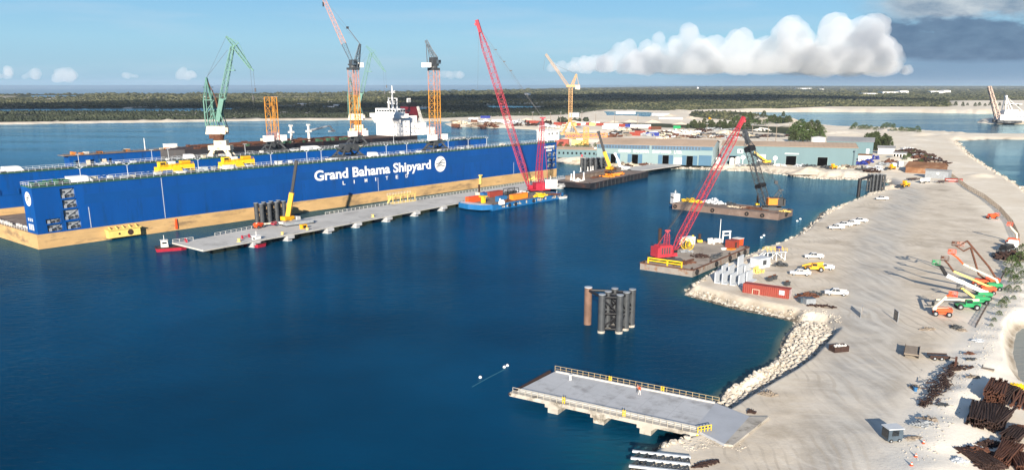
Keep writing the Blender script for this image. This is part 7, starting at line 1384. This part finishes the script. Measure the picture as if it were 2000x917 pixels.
scrap('scrap_heap', 'rusty brown scrap behind the grey steel tanks', 'scrap', gat(1576, 580), 3, 1.4, 50, M['rust'], 1.2, 67, 2, .2, (.15, .5)); scrap('scrap_heap', 'dark coiled hoses right of the rusty scrap', 'scrap', gat(1592, 576), 2.4, 1.4, 40, M['dgrey'], 1.2, 68, 1.8, .2); scrap('debris_line', 'line of dark debris on the ground right of the grey tanks', 'debris', gat(1605, 599), 3.6, .7, 40, M['rustd'], .7, 69, 1.8, -.35)
# gate leaves and fence shade
for px, py, l, a in ((1682, 617, 'left leaf of the open mesh gate standing across the haul road', 62), (1749, 626, 'right leaf of the open mesh gate standing across the haul road', 82)):
    D = T('gate', l, 'gate', gat(px, py), R(a)); m = MB()
    for x in (-1.5, 1.5): m.beam((x, 0, 0), (x, 0, 2.6), .12)
    m.beam((-1.5, 0, .15), (1.5, 0, .15), .1); m.beam((-1.5, 0, 2.5), (1.5, 0, 2.5), .1); m.build('frame', M['grey'], D); m = MB()
    for k in range(20): x = -1.45+2.9*k/19; m.beam((x, 0, .15), (x, 0, 2.5), .035)
    for k in range(12): z = .25+2.1*k/11; m.beam((-1.5, 0, z), (1.5, 0, z), .035)
    m.build('mesh_infill', M['wood'], D)
def fence(label, pts, h, step, pm, im, dens=5, name='fence'):
    D = T(name, label, 'fence', pts[0]); f = inv(D); mp = MB(); mi = MB()
    for a, b in zip(pts[:-1], pts[1:]):
        n = max(1, int((b-a).length/step))
        for k in range(n):
            p, q = f(a.lerp(b, k/n)), f(a.lerp(b, (k+1)/n)); mp.beam(p, p+Vector((0, 0, h)), .14)
            for j in range(dens): t = (j+.5)/dens; u = p.lerp(q, t); mi.beam(u, u+Vector((0, 0, h*.92)), .05)
            for z in (.1, .5, .9): mi.beam(p+Vector((0, 0, h*z)), q+Vector((0, 0, h*z)), .05)
    mp.build('post', pm, D); mi.build('mesh_infill', im, D)
fence('brown wire fence curving along the right side of the sand yard', [gat(*q) for q in ((1850, 340), (1866, 352), (1890, 370), (1922, 388), (1952, 412), (1976, 440), (1990, 470))], 2.4, 4, M['wood'], M['wood'], 9)
fence('thin fence line behind the boom lifts at the yard edge', [gat(*q) for q in ((1905, 640), (1928, 598), (1948, 560), (1966, 525))], 1.1, 3, M['dgrey'], M['rustd'], 10)
# wagons, skips, loose things
def flat(label, p, rz, L_, W_, z, mt, tilt=0.):
    D = T('trailer', label, 'trailer', p, rz); m = MB(); m.bx(-L_/2, L_/2, -W_/2, W_/2, z, z+.25); 
    for k in range(8): x = -L_/2+L_*(k+.5)/8; m.bx(x-.02, x+.02, -W_/2+.05, W_/2-.05, z+.25, z+.27)
    m.build('bed', mt, D); m = MB(); m.bx(-L_/2, L_/2, -W_/2-.05, -W_/2+.03, z-.1, z+.5); m.bx(-L_/2, L_/2, W_/2-.03, W_/2+.05, z-.1, z+.5); m.beam((L_/2, 0, z), (L_/2+1.6, 0, .4), .15); m.build('side_rail', M['rustd'], D); wheels(D, (-L_*.25, L_*.1), W_/2-.1, .42, .3); return D
flat('large dark flatbed trailer beside the haul road', gat(1780, 693), R(62), 6.0, 2.7, .9, M['wood']); flat('low grey trailer right of the large flatbed', gat(1832, 701), R(-8), 3.8, 1.8, .55, M['slate'])
D = T('skip', 'rusty open skip full of pale rubble above the boulder slope', 'skip', gat(1638, 684), R(15)); m = MB(); W_ = 1.0
for a, b in (((-1.7, -W_), (1.7, -W_)), ((1.7, -W_), (1.7, W_)), ((1.7, W_), (-1.7, W_)), ((-1.7, W_), (-1.7, -W_))): m.beam((*a, .65), (*b, .65), .1, 1.2)
m.bx(-1.7, 1.7, -W_, W_, .08, .2); m.build('tub', M['rustd'], D); m = MB(); r = random.Random(5)
for k in range(40): m.blob((r.uniform(-1.4, 1.4), r.uniform(-.8, .8), r.uniform(.6, 1.15)), r.uniform(.15, .35), 1, .3, rnd=r)
m.build('rubble', M['whitew'], D)
D = T('site_cabin', 'small white roofed glass fronted cab unit casting a shadow on the haul road', 'cabin', gat(1741, 858), R(8)); m = MB(); m.bx(-.95, .95, -.75, .75, .2, 1.75); m.build('body', M['slate'], D); m = MB(); m.bx(-1.05, 1.05, -.85, .85, 1.75, 1.88); m.build('roof', M['pale'], D); m = MB(); m.bx(-.99, -.955, -.65, .65, .5, 1.65); m.bx(-.5, .4, -.78, -.755, .9, 1.6); m.build('window', M['glass'], D); wheels(D, (-.55, .55), .72, .24, .2); m = MB(); m.bx(.96, 1.2, -.5, .5, .4, 1.2); m.build('rear_box', M['slate'], D); D.scale = (1.25, 1.25, 1.25)
# tangle of rusty cable
D = T('cable_tangle', 'long heap of tangled rusty wire rope lying on the sand', 'scrap', gat(1838, 755)); f = inv(D); m = MB(); r = random.Random(15); sp = [f(gat(*q)) for q in ((1800, 795), (1820, 780), (1836, 760), (1846, 745), (1858, 725), (1866, 712))]
for k in range(560):
    t = r.random()*4.99; i = int(t); c = sp[i].lerp(sp[i+1], t-i); w_ = .35+1.3*math.sin(math.pi*min(1, (t+.3)/5)); c = c+Vector((r.gauss(0, w_*.45), r.gauss(0, w_*.6), 0)); hh = max(.08, 1.3*w_*r.random()*.6); dr = (sp[min(i+1, 5)]-sp[i]).normalized(); a = math.atan2(dr.y, dr.x)+r.gauss(0, .5); l = r.uniform(.5, 1.8); v = Vector((math.cos(a), math.sin(a), r.gauss(0, .12)))*l; m.beam(c+Vector((0, 0, hh))-v*.5, c+Vector((0, 0, hh))+v*.5, r.uniform(.045, .12))
m.build('strands', M['rustd'], D); m = MB(); m.beam(f(gat(1864, 728)), f(gat(1866, 712))+Vector((0, 0, 1.2)), .4); m.build('steel_stub', M['rust'], D)
scrap('scrap_heap', 'fallen brushwood and bars right of the rope tangle', 'scrap', gat(1880, 726), 2.6, .9, 50, M['rustd'], .6, 71, 1.6, .2, (.05, .2))
for i, (px, py, rx, ry, n, mt, zz, lg, l) in enumerate([(1812, 643, 1.9, .5, 40, 'wood', .5, 1.4, 'loose timber pieces in front of the gate leaves'), (1868, 640, 1.3, .9, 40, 'dgrey', .9, 1.4, 'dark boxes and pipes near the fence line'), (1878, 645, 1.0, .5, 24, 'wood', .5, 1.2, 'timber offcuts right of the dark boxes'), (1908, 669, 1.2, 1.2, 24, 'pale', .35, 2.2, 'bundle of grey beams by the berm'), (1893, 698, .9, .5, 30, 'rust', .5, .8, 'brown scrap lumps below the grey beams'), (1896, 710, 1.1, .4, 16, 'dgrey', .3, 1.5, 'dark plate heap below the brown lumps'),
     (1788, 757, .9, .7, 30, 'wood', .7, 1.2, 'brown bits around the small blue pump'), (1803, 836, 1.8, 1.0, 90, 'grey', .7, 1.6, 'grey heap of pipes and offcuts left of the berm'), (1812, 829, 1.5, .6, 40, 'wood', .8, 1.6, 'brown timber on the grey offcut heap'), (1788, 860, 1.6, .35, 24, 'wood', .3, 2.0, 'long thin timbers below the grey offcut heap'), (1500, 770, 1.5, .7, 60, 'wood', .7, 1.6, 'brown and grey debris heap above the pier approach'), (1468, 805, .7, .5, 26, 'rustd', .6, 1.0, 'dark bent bars at the corner of the pier approach'),
     (1850, 740, .0, .0, 0, 'wood', .1, 1, ''), (1898, 745, 1.3, .5, 24, 'wood', .25, 1.8, 'flat planks right of the rope tangle'), (1840, 797, .8, .5, 12, 'dgrey', .25, 1.6, 'dark steel plates below the rope tangle'), (1380, 905, 2.4, .5, 60, 'rustd', .3, 1.2, 'thin trail of dark brush along the sand below the pier')]):
    if n: scrap('debris_heap', l, 'debris', gat(px, py), rx, ry, n, M[mt], zz, 200+i, lg, r.uniform(-.6, .6), (.05, .22))
boxy('pump', 'small blue pump unit on the sand left of the rope tangle', 'pump', gat(1787, 763), (.5, .5, .8), 0, M['contblue'], [('motor', M['dgrey'], (-.2, .2, -.2, .2, .86, 1.1))])
boxy('steel_plate', 'grey steel ramp plate lying on the pale berm', 'plate', gat(1928, 729), (2.0, 1.0, .14), R(-38), M['wood'], [('lug', M['dgrey'], (-1.1, -.9, .3, .5, 0, .7))])
for px, py in ((1803, 872), (1788, 897), (1779, 917)):
    D = T('traffic_cone', 'small red and white cone on the sand by the berm', 'cone', gat(px, py), 0, 'cones along the berm'); m = MB(); m.tube((0, 0, .05), (0, 0, .6), .2, .04, 10); m.build('cone', M['redor'], D); m = MB(); m.bx(-.25, .25, -.25, .25, 0, .05); m.build('base', M['redor'], D); m = MB(); m.tube((0, 0, .28), (0, 0, .4), .145, .11, 10); m.build('band', M['white'], D)
# ---- steel stock bottom right: every bundle a thing
def bundle(label, px, py, rz, L_, W_, rows, cols, mt, seed, tube=False, name='steel_bundle'):
    D = T(name, label, 'steel', gat(px, py), rz); r = random.Random(seed); m = MB()
    for j in range(rows):
        for i in range(cols):
            x = (i-(cols-1)/2)*W_/cols+r.uniform(-.06, .06); z = .12+j*.32; l = L_*r.uniform(.82, 1.06); o_ = r.uniform(-.3, .3); sk = r.gauss(0, .03)*L_
            if tube: m.tube((x-sk, -l/2+o_, z), (x+sk, l/2+o_, z), W_/cols*.46, n=8)
            else:
                w_ = W_/cols*.9
                for q in (-w_/2, w_/2): m.beam((x-sk+q, -l/2+o_, z), (x+sk+q, l/2+o_, z), .07, .28)
                m.beam((x-sk, -l/2+o_, z), (x+sk, l/2+o_, z), w_, .06)
    m.build('bars', mt, D); m = MB(); m.beam((-W_/2-.2, -L_*.3, .05), (W_/2+.2, -L_*.3, .05), .16); m.beam((-W_/2-.2, L_*.3, .05), (W_/2+.2, L_*.3, .05), .16); m.build('bearer', M['wood'], D)
bundle('tall rusty brown sheet pile stack at the top left of the steel stock', 1942, 780, R(-36), 9.0, 2.8, 8, 6, M['rust'], 1); bundle('dark beams right of the rusty sheet pile stack', 1966, 776, R(-40), 10, 1.5, 3, 4, M['rustd'], 2); bundle('rusty pipes at the right edge of the steel stock', 1990, 780, R(-38), 10, 2.2, 2, 6, M['rust'], 3, True)
bundle('wide dark brown stack of sheet piles in the middle of the steel stock', 1917, 822, R(-31), 9.0, 3.6, 6, 9, M['rustd'], 4); bundle('leaning brown beams right of the wide dark stack', 1952, 822, R(-38), 9.6, 2.0, 5, 5, M['rustd'], 5)
bundle('long rusty beams slanting at the bottom right corner', 1965, 890, R(-44), 8.6, 2.4, 4, 7, M['rust'], 6); bundle('jumbled dark beams at the bottom edge of the steel stock', 1912, 900, R(8), 6.0, 3.0, 3, 7, M['rustd'], 7)
scrap('scrap_heap', 'tangled rusty offcuts at the bottom edge left of the long beams', 'scrap', gat(1905, 888), 2.6, 1.3, 130, M['rust'], .9, 81, 1.8, .2, (.06, .28)); scrap('scrap_heap', 'dark bar ends between the wide stack and the long beams', 'scrap', gat(1930, 868), 2.2, .9, 90, M['rustd'], .8, 82, 1.8, .2, (.06, .22)); scrap('scrap_heap', 'pale scrap strips at the bottom edge of the photo', 'scrap', gat(1873, 905), 1.0, .6, 30, M['pale'], .5, 83, 1.4, .2, (.05, .2)); scrap('scrap_heap', 'rusty red offcuts at the right edge below the pipes', 'scrap', gat(1990, 838), 1.8, .8, 60, M['rust'], .8, 84, 1.4, .2, (.08, .3)); scrap('scrap_heap', 'brown bars jumbled in the bottom right corner', 'scrap', gat(1985, 900), 2.2, 1.4, 110, M['rustd'], .7, 85, 2.2, .2, (.06, .22))
bundle('short rusty beams right of the leaning brown beams', 1982, 850, R(-46), 6.0, 2.4, 3, 6, M['rustd'], 8); bundle('bent rusty rods at the bottom right edge of the photo', 1992, 905, R(-20), 6.0, 2.0, 3, 6, M['rust'], 9)
scrap('scrap_heap', 'dark tangled offcuts in front of the long slanting beams', 'scrap', gat(1935, 912), 2.4, 1.0, 120, M['rustd'], .8, 87, 2.0, .2, (.06, .26)); scrap('scrap_heap', 'rusty offcuts between the pipes and the yellow plastic heap', 'scrap', gat(1962, 757), 1.6, .6, 60, M['rust'], .6, 88, 1.6, .2, (.06, .24))
D = scrap('plastic_heap', 'heap of bright yellow plastic pieces behind the rusty stacks', 'heap', gat(1983, 757), 2.6, .7, 70, M['safety'], .9, 86, .9, -.2, (.12, .32))
# light grey trusses at the bottom of the photo
D = T('steel_truss', 'pale steel trusses with dark diagonals lying at the bottom edge by the water', 'truss', gat(1288, 905), R(-14)); m = MB()
for y in (-2.6, .0, 2.4): m.beam((-4.2, y, .5), (4.4, y, .5), .4, .3)
m.build('chord', M['pale'], D); m = MB()
for y in (-2.6, 0.):
    for k in range(7): x = -4+k*1.2; m.beam((x, y+.2, .45), (x+.9, y+2.2, .45), .2); m.beam((x+.9, y+2.2, .45), (x+1.2, y+.2, .45), .16)
m.build('diagonal', M['dgrey'], D)
# ---- floats
for px, py in ((991, 714), (938, 737), (985, 717)):
    D = T('buoy', 'white float on the water left of the concrete pier', 'buoy', P(px, py, 0), 0, 'white floats left of the pier'); m = MB(); m.blob((0, 0, .12), .34, 2, .03, (1, 1, .8)); m.build('float', M['buoy'], D); m = MB(); m.tube((0, 0, .35), (0, 0, .55), .06); m.build('eye', M['grey'], D)
for px, py in ((1487, 464), (1492, 460), (1557, 432), (1563, 428)):
    D = T('buoy', 'tiny white float between the barges and the sandy shore', 'buoy', P(px, py, 0), 0, 'white floats near the shore'); m = MB(); m.blob((0, 0, .15), .5, 2, .03, (1, 1, .8)); m.build('float', M['buoy'], D)
D = T('floating_hose', 'pale submerged hose trailing between two white floats', 'hose', P(955, 737, 0)); f = inv(D); m = MB(); pts = [f(P(x, y, -.02)) for x, y in ((922, 755), (938, 746), (952, 738), (968, 730), (985, 721))]
for a, b in zip(pts[:-1], pts[1:]): m.tube(a, b, .09, n=6)
m.build('hose', paint('hose_teal', (.03, .13, .17), .5), D)
# ================================================================ BOULDERS
def rock_mesh(k, mt):
    bm = bmesh.new(); bmesh.ops.create_icosphere(bm, subdivisions=2, radius=1); q = random.Random(k); pl = [(Vector((q.gauss(0, 1), q.gauss(0, 1), q.gauss(0, 1))).normalized(), q.uniform(.55, .85)) for _ in range(9)]
    for v in bm.verts:
        for n_, d in pl:
            s_ = v.co.dot(n_)
            if s_ > d: v.co -= n_*(s_-d)
        v.co.x *= 1+.25*math.sin(k); v.co *= 1+q.uniform(-.04, .04)
    me = bpy.data.meshes.new('boulder'); bm.to_mesh(me); bm.free(); me.materials.append(mt); return me
RK = [rock_mesh(k, M['rock']) for k in range(7)]; RKW = [rock_mesh(20+k, M['wetrock']) for k in range(3)]
def inside(p, poly): return float(poly_sd(np.array([p[0]]), np.array([p[1]]), poly)[0])
RV = [(1390, 797), (1425, 786), (1470, 759), (1518, 731), (1552, 710), (1582, 687), (1606, 660), (1626, 640), (1606, 618), (1570, 611), (1556, 634), (1534, 660), (1522, 690), (1494, 718), (1444, 742), (1412, 763), (1388, 783)]
RVW = [G(*q) for q in RV]; r = random.Random(77); placed = []; tries = 0
while len(placed) < 296 and tries < 20000:
    tries += 1; px, py = r.uniform(1385, 1630), r.uniform(610, 800); p = G(px, py); s_ = inside(p, RVW)
    if s_ < -.3: continue
    rad = r.uniform(.36, .74)*(1 if r.random() < .82 else 1.45)
    if any((p[0]-q[0])**2+(p[1]-q[1])**2 < (rad+q[3])**2*.55 for q in placed): continue
    placed.append((p[0], p[1], height_at(p[0], p[1]), rad))
for x, y, z, rad in placed:
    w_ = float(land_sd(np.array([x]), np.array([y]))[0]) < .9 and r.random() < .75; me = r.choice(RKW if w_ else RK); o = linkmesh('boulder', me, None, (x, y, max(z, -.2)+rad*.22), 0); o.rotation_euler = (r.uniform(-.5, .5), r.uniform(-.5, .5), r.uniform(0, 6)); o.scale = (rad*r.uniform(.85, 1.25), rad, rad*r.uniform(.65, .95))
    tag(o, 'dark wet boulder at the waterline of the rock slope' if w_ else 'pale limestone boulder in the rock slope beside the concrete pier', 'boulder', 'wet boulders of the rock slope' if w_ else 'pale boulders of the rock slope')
for k in range(15):
    t = k/14; p = gat(1290+52*t+r.uniform(-5, 5), 870-14*t+r.uniform(-4, 4)); rad = r.uniform(.3, .6); o = linkmesh('boulder', r.choice(RK), None, (p[0], p[1], max(.1, p[2])+rad*.3), r.uniform(0, 6)); o.scale = (rad, rad, rad*.8); tag(o, 'small pale boulder under the landward corner of the pier', 'boulder', 'boulders under the pier corner')
def rubble_band(name, label, line, wid, n, lo, hi, mt, seed):
    q = random.Random(seed); m = MB(); pts = [P(x, y, .4) for x, y in line]; Ls = [(b-a).length for a, b in zip(pts[:-1], pts[1:])]; tot = sum(Ls); X = []
    for _ in range(n):
        u = q.random()*tot; i = 0
        while i < len(Ls)-1 and u > Ls[i]: u -= Ls[i]; i += 1
        d = (pts[i+1]-pts[i]).normalized(); p = pts[i]+d*u+Vector((-d.y, d.x, 0))*q.uniform(-wid*.35, wid); X.append(p)
    Z = ground_h(np.array([p[0] for p in X]), np.array([p[1] for p in X]), land_sd(np.array([p[0] for p in X]), np.array([p[1] for p in X])))
    for p, z in zip(X, Z):
        rad = q.uniform(lo, hi)*(1 if q.random() < .85 else 1.7); m.blob((p[0], p[1], max(z, -.1)+rad*.2), rad, 1, .28, (1, 1, .7), q)
    o = m.build(name, mt); struct(o, 'stuff'); tag(o, label, 'rocks')
rubble_band('shore_rubble', 'broken limestone rubble along the water below the red container', [(1552, 620), (1500, 611), (1440, 599), (1390, 585), (1340, 572)], -2.2, 480, .12, .42, M['rock'], 1)
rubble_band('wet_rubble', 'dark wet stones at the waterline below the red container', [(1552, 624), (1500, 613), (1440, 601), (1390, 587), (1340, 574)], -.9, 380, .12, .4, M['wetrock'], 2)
rubble_band('shore_rubble', 'limestone rubble along the shore beside the moored barges', [(1340, 566), (1395, 530), (1485, 491), (1550, 466), (1590, 433), (1650, 399), (1722, 377)], -3.0, 520, .15, .55, M['rock'], 3)
rubble_band('shore_rubble', 'limestone rubble along the basin shore in front of the sheds', [(1740, 355), (1700, 349), (1600, 347), (1540, 340), (1480, 333), (1400, 330), (1330, 327), (1290, 328)], 5, 700, .3, 1.1, M['rock'], 4)
rubble_band('shore_rubble', 'pale rubble scattered over the sand along the right hand berm', [(1800, 930), (1850, 830), (1900, 740), (1955, 650), (1990, 590), (2010, 540)], 4, 900, .04, .14, M['rock'], 5)
rubble_band('shore_rubble', 'rubble around the right hand pond edge', [(1870, 276), (1900, 307), (1938, 331), (1968, 349), (1995, 366), (2040, 401)], -5, 260, .3, .9, M['rock'], 6)
rubble_band('shore_rubble', 'scattered stones on the sand below the pier', [(1340, 900), (1400, 885), (1450, 900)], 2.5, 260, .04, .13, M['rock'], 7)
def rubble_fill(poly, n, lo, hi, mt, seed, label):
    q = random.Random(seed); m = MB(); xs_ = [p[0] for p in poly]; ys_ = [p[1] for p in poly]; pw = [G(*p) for p in poly]; X = []
    pts = [G(q.uniform(min(xs_), max(xs_)), q.uniform(min(ys_), max(ys_))) for _ in range(n*4)]; A = np.array([(p[0], p[1]) for p in pts]); ok = poly_sd(A[:, 0], A[:, 1], pw) > -.6; A = A[ok][:n]
    Z = ground_h(A[:, 0], A[:, 1], land_sd(A[:, 0], A[:, 1]))
    for (x, y), z in zip(A, Z): rad = q.uniform(lo, hi); m.blob((x, y, max(z, -.15)+rad*.1), rad, 1, .3, (1, 1, .7), q)
    o = m.build('shore_rubble', mt); struct(o, 'stuff'); tag(o, label, 'rocks')
rubble_fill(RV, 900, .10, .26, M['rock'], 91, 'smaller broken stones filling the gaps of the boulder slope')
rubble_fill([(1548, 612), (1600, 598), (1645, 622), (1622, 642), (1560, 628)], 260, .08, .3, M['rock'], 92, 'loose stones on the sand at the top end of the boulder slope')
rubble_band('wet_rubble', 'dark stones at the water beside the pale trusses', [(1210, 930), (1245, 908), (1280, 876), (1340, 858)], -1.4, 160, .12, .45, M['wetrock'], 8)
# ================================================================ TREES AND SHRUBS
def tree_meshes(seed, h, w, leaf, n, trunk=True):
    r = random.Random(seed); t = MB(); t.tube((0, 0, 0), (r.uniform(-.2, .2), r.uniform(-.2, .2), h*.75), .035*h, .012*h, 6); c = MB()
    for k in range(9):
        z = h*(.2+.6*k/9); a = r.uniform(0, 6.3); l = w*.5*(1-.5*k/9); t.tube((0, 0, z), (math.cos(a)*l, math.sin(a)*l, z+h*.12), .014*h, .006*h, 4)
    for k in range(n):
        u = r.random(); z = h*(.14+.86*u); rr = w*.5*(1-u)**.6*(.35+.75*r.random()**.5); a = r.uniform(0, 6.3); p = Vector((rr*math.cos(a), rr*math.sin(a), z)); d = Vector((math.cos(a)*.6+r.gauss(0, .4), math.sin(a)*.6+r.gauss(0, .4), .35+r.gauss(0, .4))).normalized(); s_ = h*r.uniform(.05, .11); side = d.cross(Vector((r.gauss(0, 1), r.gauss(0, 1), r.gauss(0, 1)))).normalized()*s_*.36
        c.add([p-side*.5, p+side*.5, p+d*s_+side, p+d*s_*1.7, p+d*s_-side], [(0, 1, 2, 3, 4)])
    return t.mesh('trunk', M['bark']), c.mesh('crown', leaf)
TV = [tree_meshes(40+k, 1., .62+.1*k, M['leaf'], 420) for k in range(4)]; SV = [tree_meshes(60+k, 1., 1.3, M['shrub'], 360) for k in range(3)]
def plant(px, py, hpx, label, group, V=TV, cat='tree', name='casuarina_tree'):
    p = at(px, py); k = 1/Q(p)[2]; D = T(name, label, cat, p, random.uniform(0, 6), group); tm, cm = random.choice(V); s_ = hpx*k; linkmesh('trunk', tm, D); linkmesh('crown', cm, D); D.scale = (s_, s_, s_); return D
r = random.Random(8)
for k in range(26): plant(1344+k*4.6+r.uniform(-2, 2), 249+r.uniform(-2, 3)+k*.14, r.uniform(9, 17), 'feathery casuarina in the hedge behind the container yard', 'casuarinas in the hedge')
for k in range(34): plant(r.uniform(1548, 1604), 0, 0, '', '') if False else plant(1546+58*r.random(), 256+22*r.random(), r.uniform(12, 26), 'dark bushy tree in the clump behind the storage tank', 'trees behind the storage tank', TV+SV)
for k in range(16): plant(1688+r.uniform(0, 46), 288+r.uniform(-3, 8), r.uniform(16, 30), 'casuarina between the blue shed and the pale hut', 'trees right of the blue shed')
for k in range(26): plant(1660+k*5.4+r.uniform(-3, 3), 250+k*.25+r.uniform(-1, 3), r.uniform(5, 11), 'low bush on the sand bank below the lagoon', 'bushes along the lagoon bank', SV, 'bush', 'bush')
for k in range(18): plant(1440+k*6+r.uniform(-3, 3), 240+r.uniform(-4, 5), r.uniform(9, 16), 'leafy tree on the green mound left of the lagoon', 'trees on the green mound', SV+TV)
for k in range(14): plant(1090+k*7+r.uniform(-3, 3), 291-k*.4+r.uniform(-3, 3), r.uniform(6, 10), 'low shrub behind the low teal building', 'shrubs behind the low building', SV, 'shrub', 'shrub')
for k in range(14): plant(1830+k*12+r.uniform(-5, 5), 207.5+r.uniform(-1, 1), r.uniform(5, 9), 'dark pine on the white bank left of the dragline', 'pines near the dragline', TV)
for k, (px, py, h) in enumerate([(1975, 520, 30), (1985, 532, 26), (1972, 545, 24), (1980, 560, 26), (1990, 512, 30), (1968, 572, 20), (1985, 575, 18), (1962, 594, 18), (1955, 606, 22), (1950, 622, 14), (1940, 632, 12), (1994, 548, 24), (1966, 535, 18), (1995, 495, 26), (1935, 640, 9), (1978, 590, 12)]): plant(px, py, h*.72, 'green shrub on the pale bank behind the boom lifts', 'shrubs along the right bank', SV, 'shrub', 'shrub')
for k in range(12): plant(1760+r.uniform(-8, 60), 300+r.uniform(-4, 22), r.uniform(5, 9), 'dry scrub beside the rusty heaps on the right', 'dry scrub by the rusty heaps', SV, 'shrub', 'shrub')
for k, (px, py, w_) in enumerate([(1196, 239, 16), (1230, 238, 20), (1275, 239, 22), (1330, 243, 20), (1372, 243, 26), (1412, 245, 26), (1440, 249, 22), (1120, 238, 14), (1070, 237, 18), (1030, 235, 20), (990, 235, 18), (1310, 228, 20), (1350, 232, 22)]):
    p = at(px, py); q = w_/Q(p)[2]; heap('sand_mound', 'long pale sand mound behind the container yard', p, q*.9, q*.45, q*.24, M['sandpile'], 20+k)['group'] = 'sand mounds behind the container yard'
scatter('cluster of stored machine parts and vehicles in the yard behind the sheds', 'scrap', 'stored parts behind the sheds', [(1172+r.uniform(0, 250), 257+r.random()**1.3*12) for _ in range(34)], 8, 3, 22, 3.0, 6, (.6, 2.0))
scatter('dark rusty heap along the fence foot beside the rusty sheds', 'scrap', 'dark heaps by the rusty sheds', [(1772+i*7+r.uniform(-3, 3), 293+i*3.4+r.uniform(-2, 2)) for i in range(9)], 7, 4, 40, 2.4, 6, (.3, .9))
# small yellow loaders
for px, py, l in ((1740, 333, 'yellow wheel loader beside the white box trucks'), (1766, 364, 'yellow wheel loader at the head of the basin by the sand heap'), (1385, 236, 'yellow loader in the scrub far behind the sheds'), (1626, 330, 'orange loader on the shore before the teal shed')):
    D = T('wheel_loader', l, 'loader', at(px, py), R(200)); m = MB(); m.bx(-3, .2, -1.1, 1.1, 1, 2.2); m.bx(.2, 2, -.9, .9, .9, 1.7); m.build('body', M['yellow'], D); m = MB(); m.bx(-.8, .8, -.8, .8, 2.2, 3.5); cb = m.build('operator_cab', M['yellow'], D); m = MB(); m.bx(-.6, .6, -.83, -.805, 2.5, 3.3); m.build('cab_window', M['glass'], cb); wheels(D, (-1.8, 1.4), 1.1, .8, .6, M['yellow']); m = MB(); m.beam((1.2, -.6, 1.7), (3.6, -.6, .7), .3); m.beam((1.2, .6, 1.7), (3.6, .6, .7), .3); m.prof([(3.4, .2), (4.6, .1), (4.4, .5), (3.7, 1.4)], -1.4, 1.4); m.build('bucket', M['dgrey'], D)
boxy('flat_trailer', 'red steel rack at the left foot of the curving wire fence', 'rack', at(1862, 355), (9, 2.2, 2.0), R(-20), M['contred'], [('bar', M['pale'], (-4, 4, -1.2, -1.14, 1.0, 1.3))]); D = T('tank_truck', 'white and grey tank lorry in front of the grey metal shed', 'truck', at(1806, 357), R(40)); m = MB(); m.tube((-4, 0, 1.9), (1.6, 0, 1.9), 1.1, n=14); m.build('tank', M['whitew'], D); m = MB(); m.bx(2, 4, -1.1, 1.1, .8, 2.8); cb = m.build('cab', M['white'], D); m = MB(); m.bx(4.01, 4.05, -1, 1, 1.8, 2.6); m.build('windscreen', M['glass'], cb); wheels(D, (-3, 3), 1.1, .5)
flat('dark flat trailer left of the tank lorry', at(1783, 352), R(20), 8, 2.4, .9, M['dgrey']); flat('pale flat trailer in front of the grey metal shed', at(1838, 357), R(15), 7, 2.4, .9, M['whitew'])
# ================================================================ HAZE
def haze():
    m = MB(); m.bx(-30000, 30000, -400, 16000, -6, 130); mt = bpy.data.materials.new('haze_air'); mt.use_nodes = True; nt = mt.node_tree; nt.nodes.clear()
    out = nd(nt, 'ShaderNodeOutputMaterial'); v = nd(nt, 'ShaderNodeVolumePrincipled'); v.inputs['Color'].default_value = (.72, .84, 1, 1); v.inputs['Density'].default_value = HAZE; v.inputs['Anisotropy'].default_value = 0.; nt.links.new(v.outputs[0], out.inputs['Volume'])
    o = m.build('haze', mt); struct(o, 'stuff'); tag(o, 'faint blue haze in the air over the whole harbour', 'haze')
HAZE = 2.2e-5
haze()
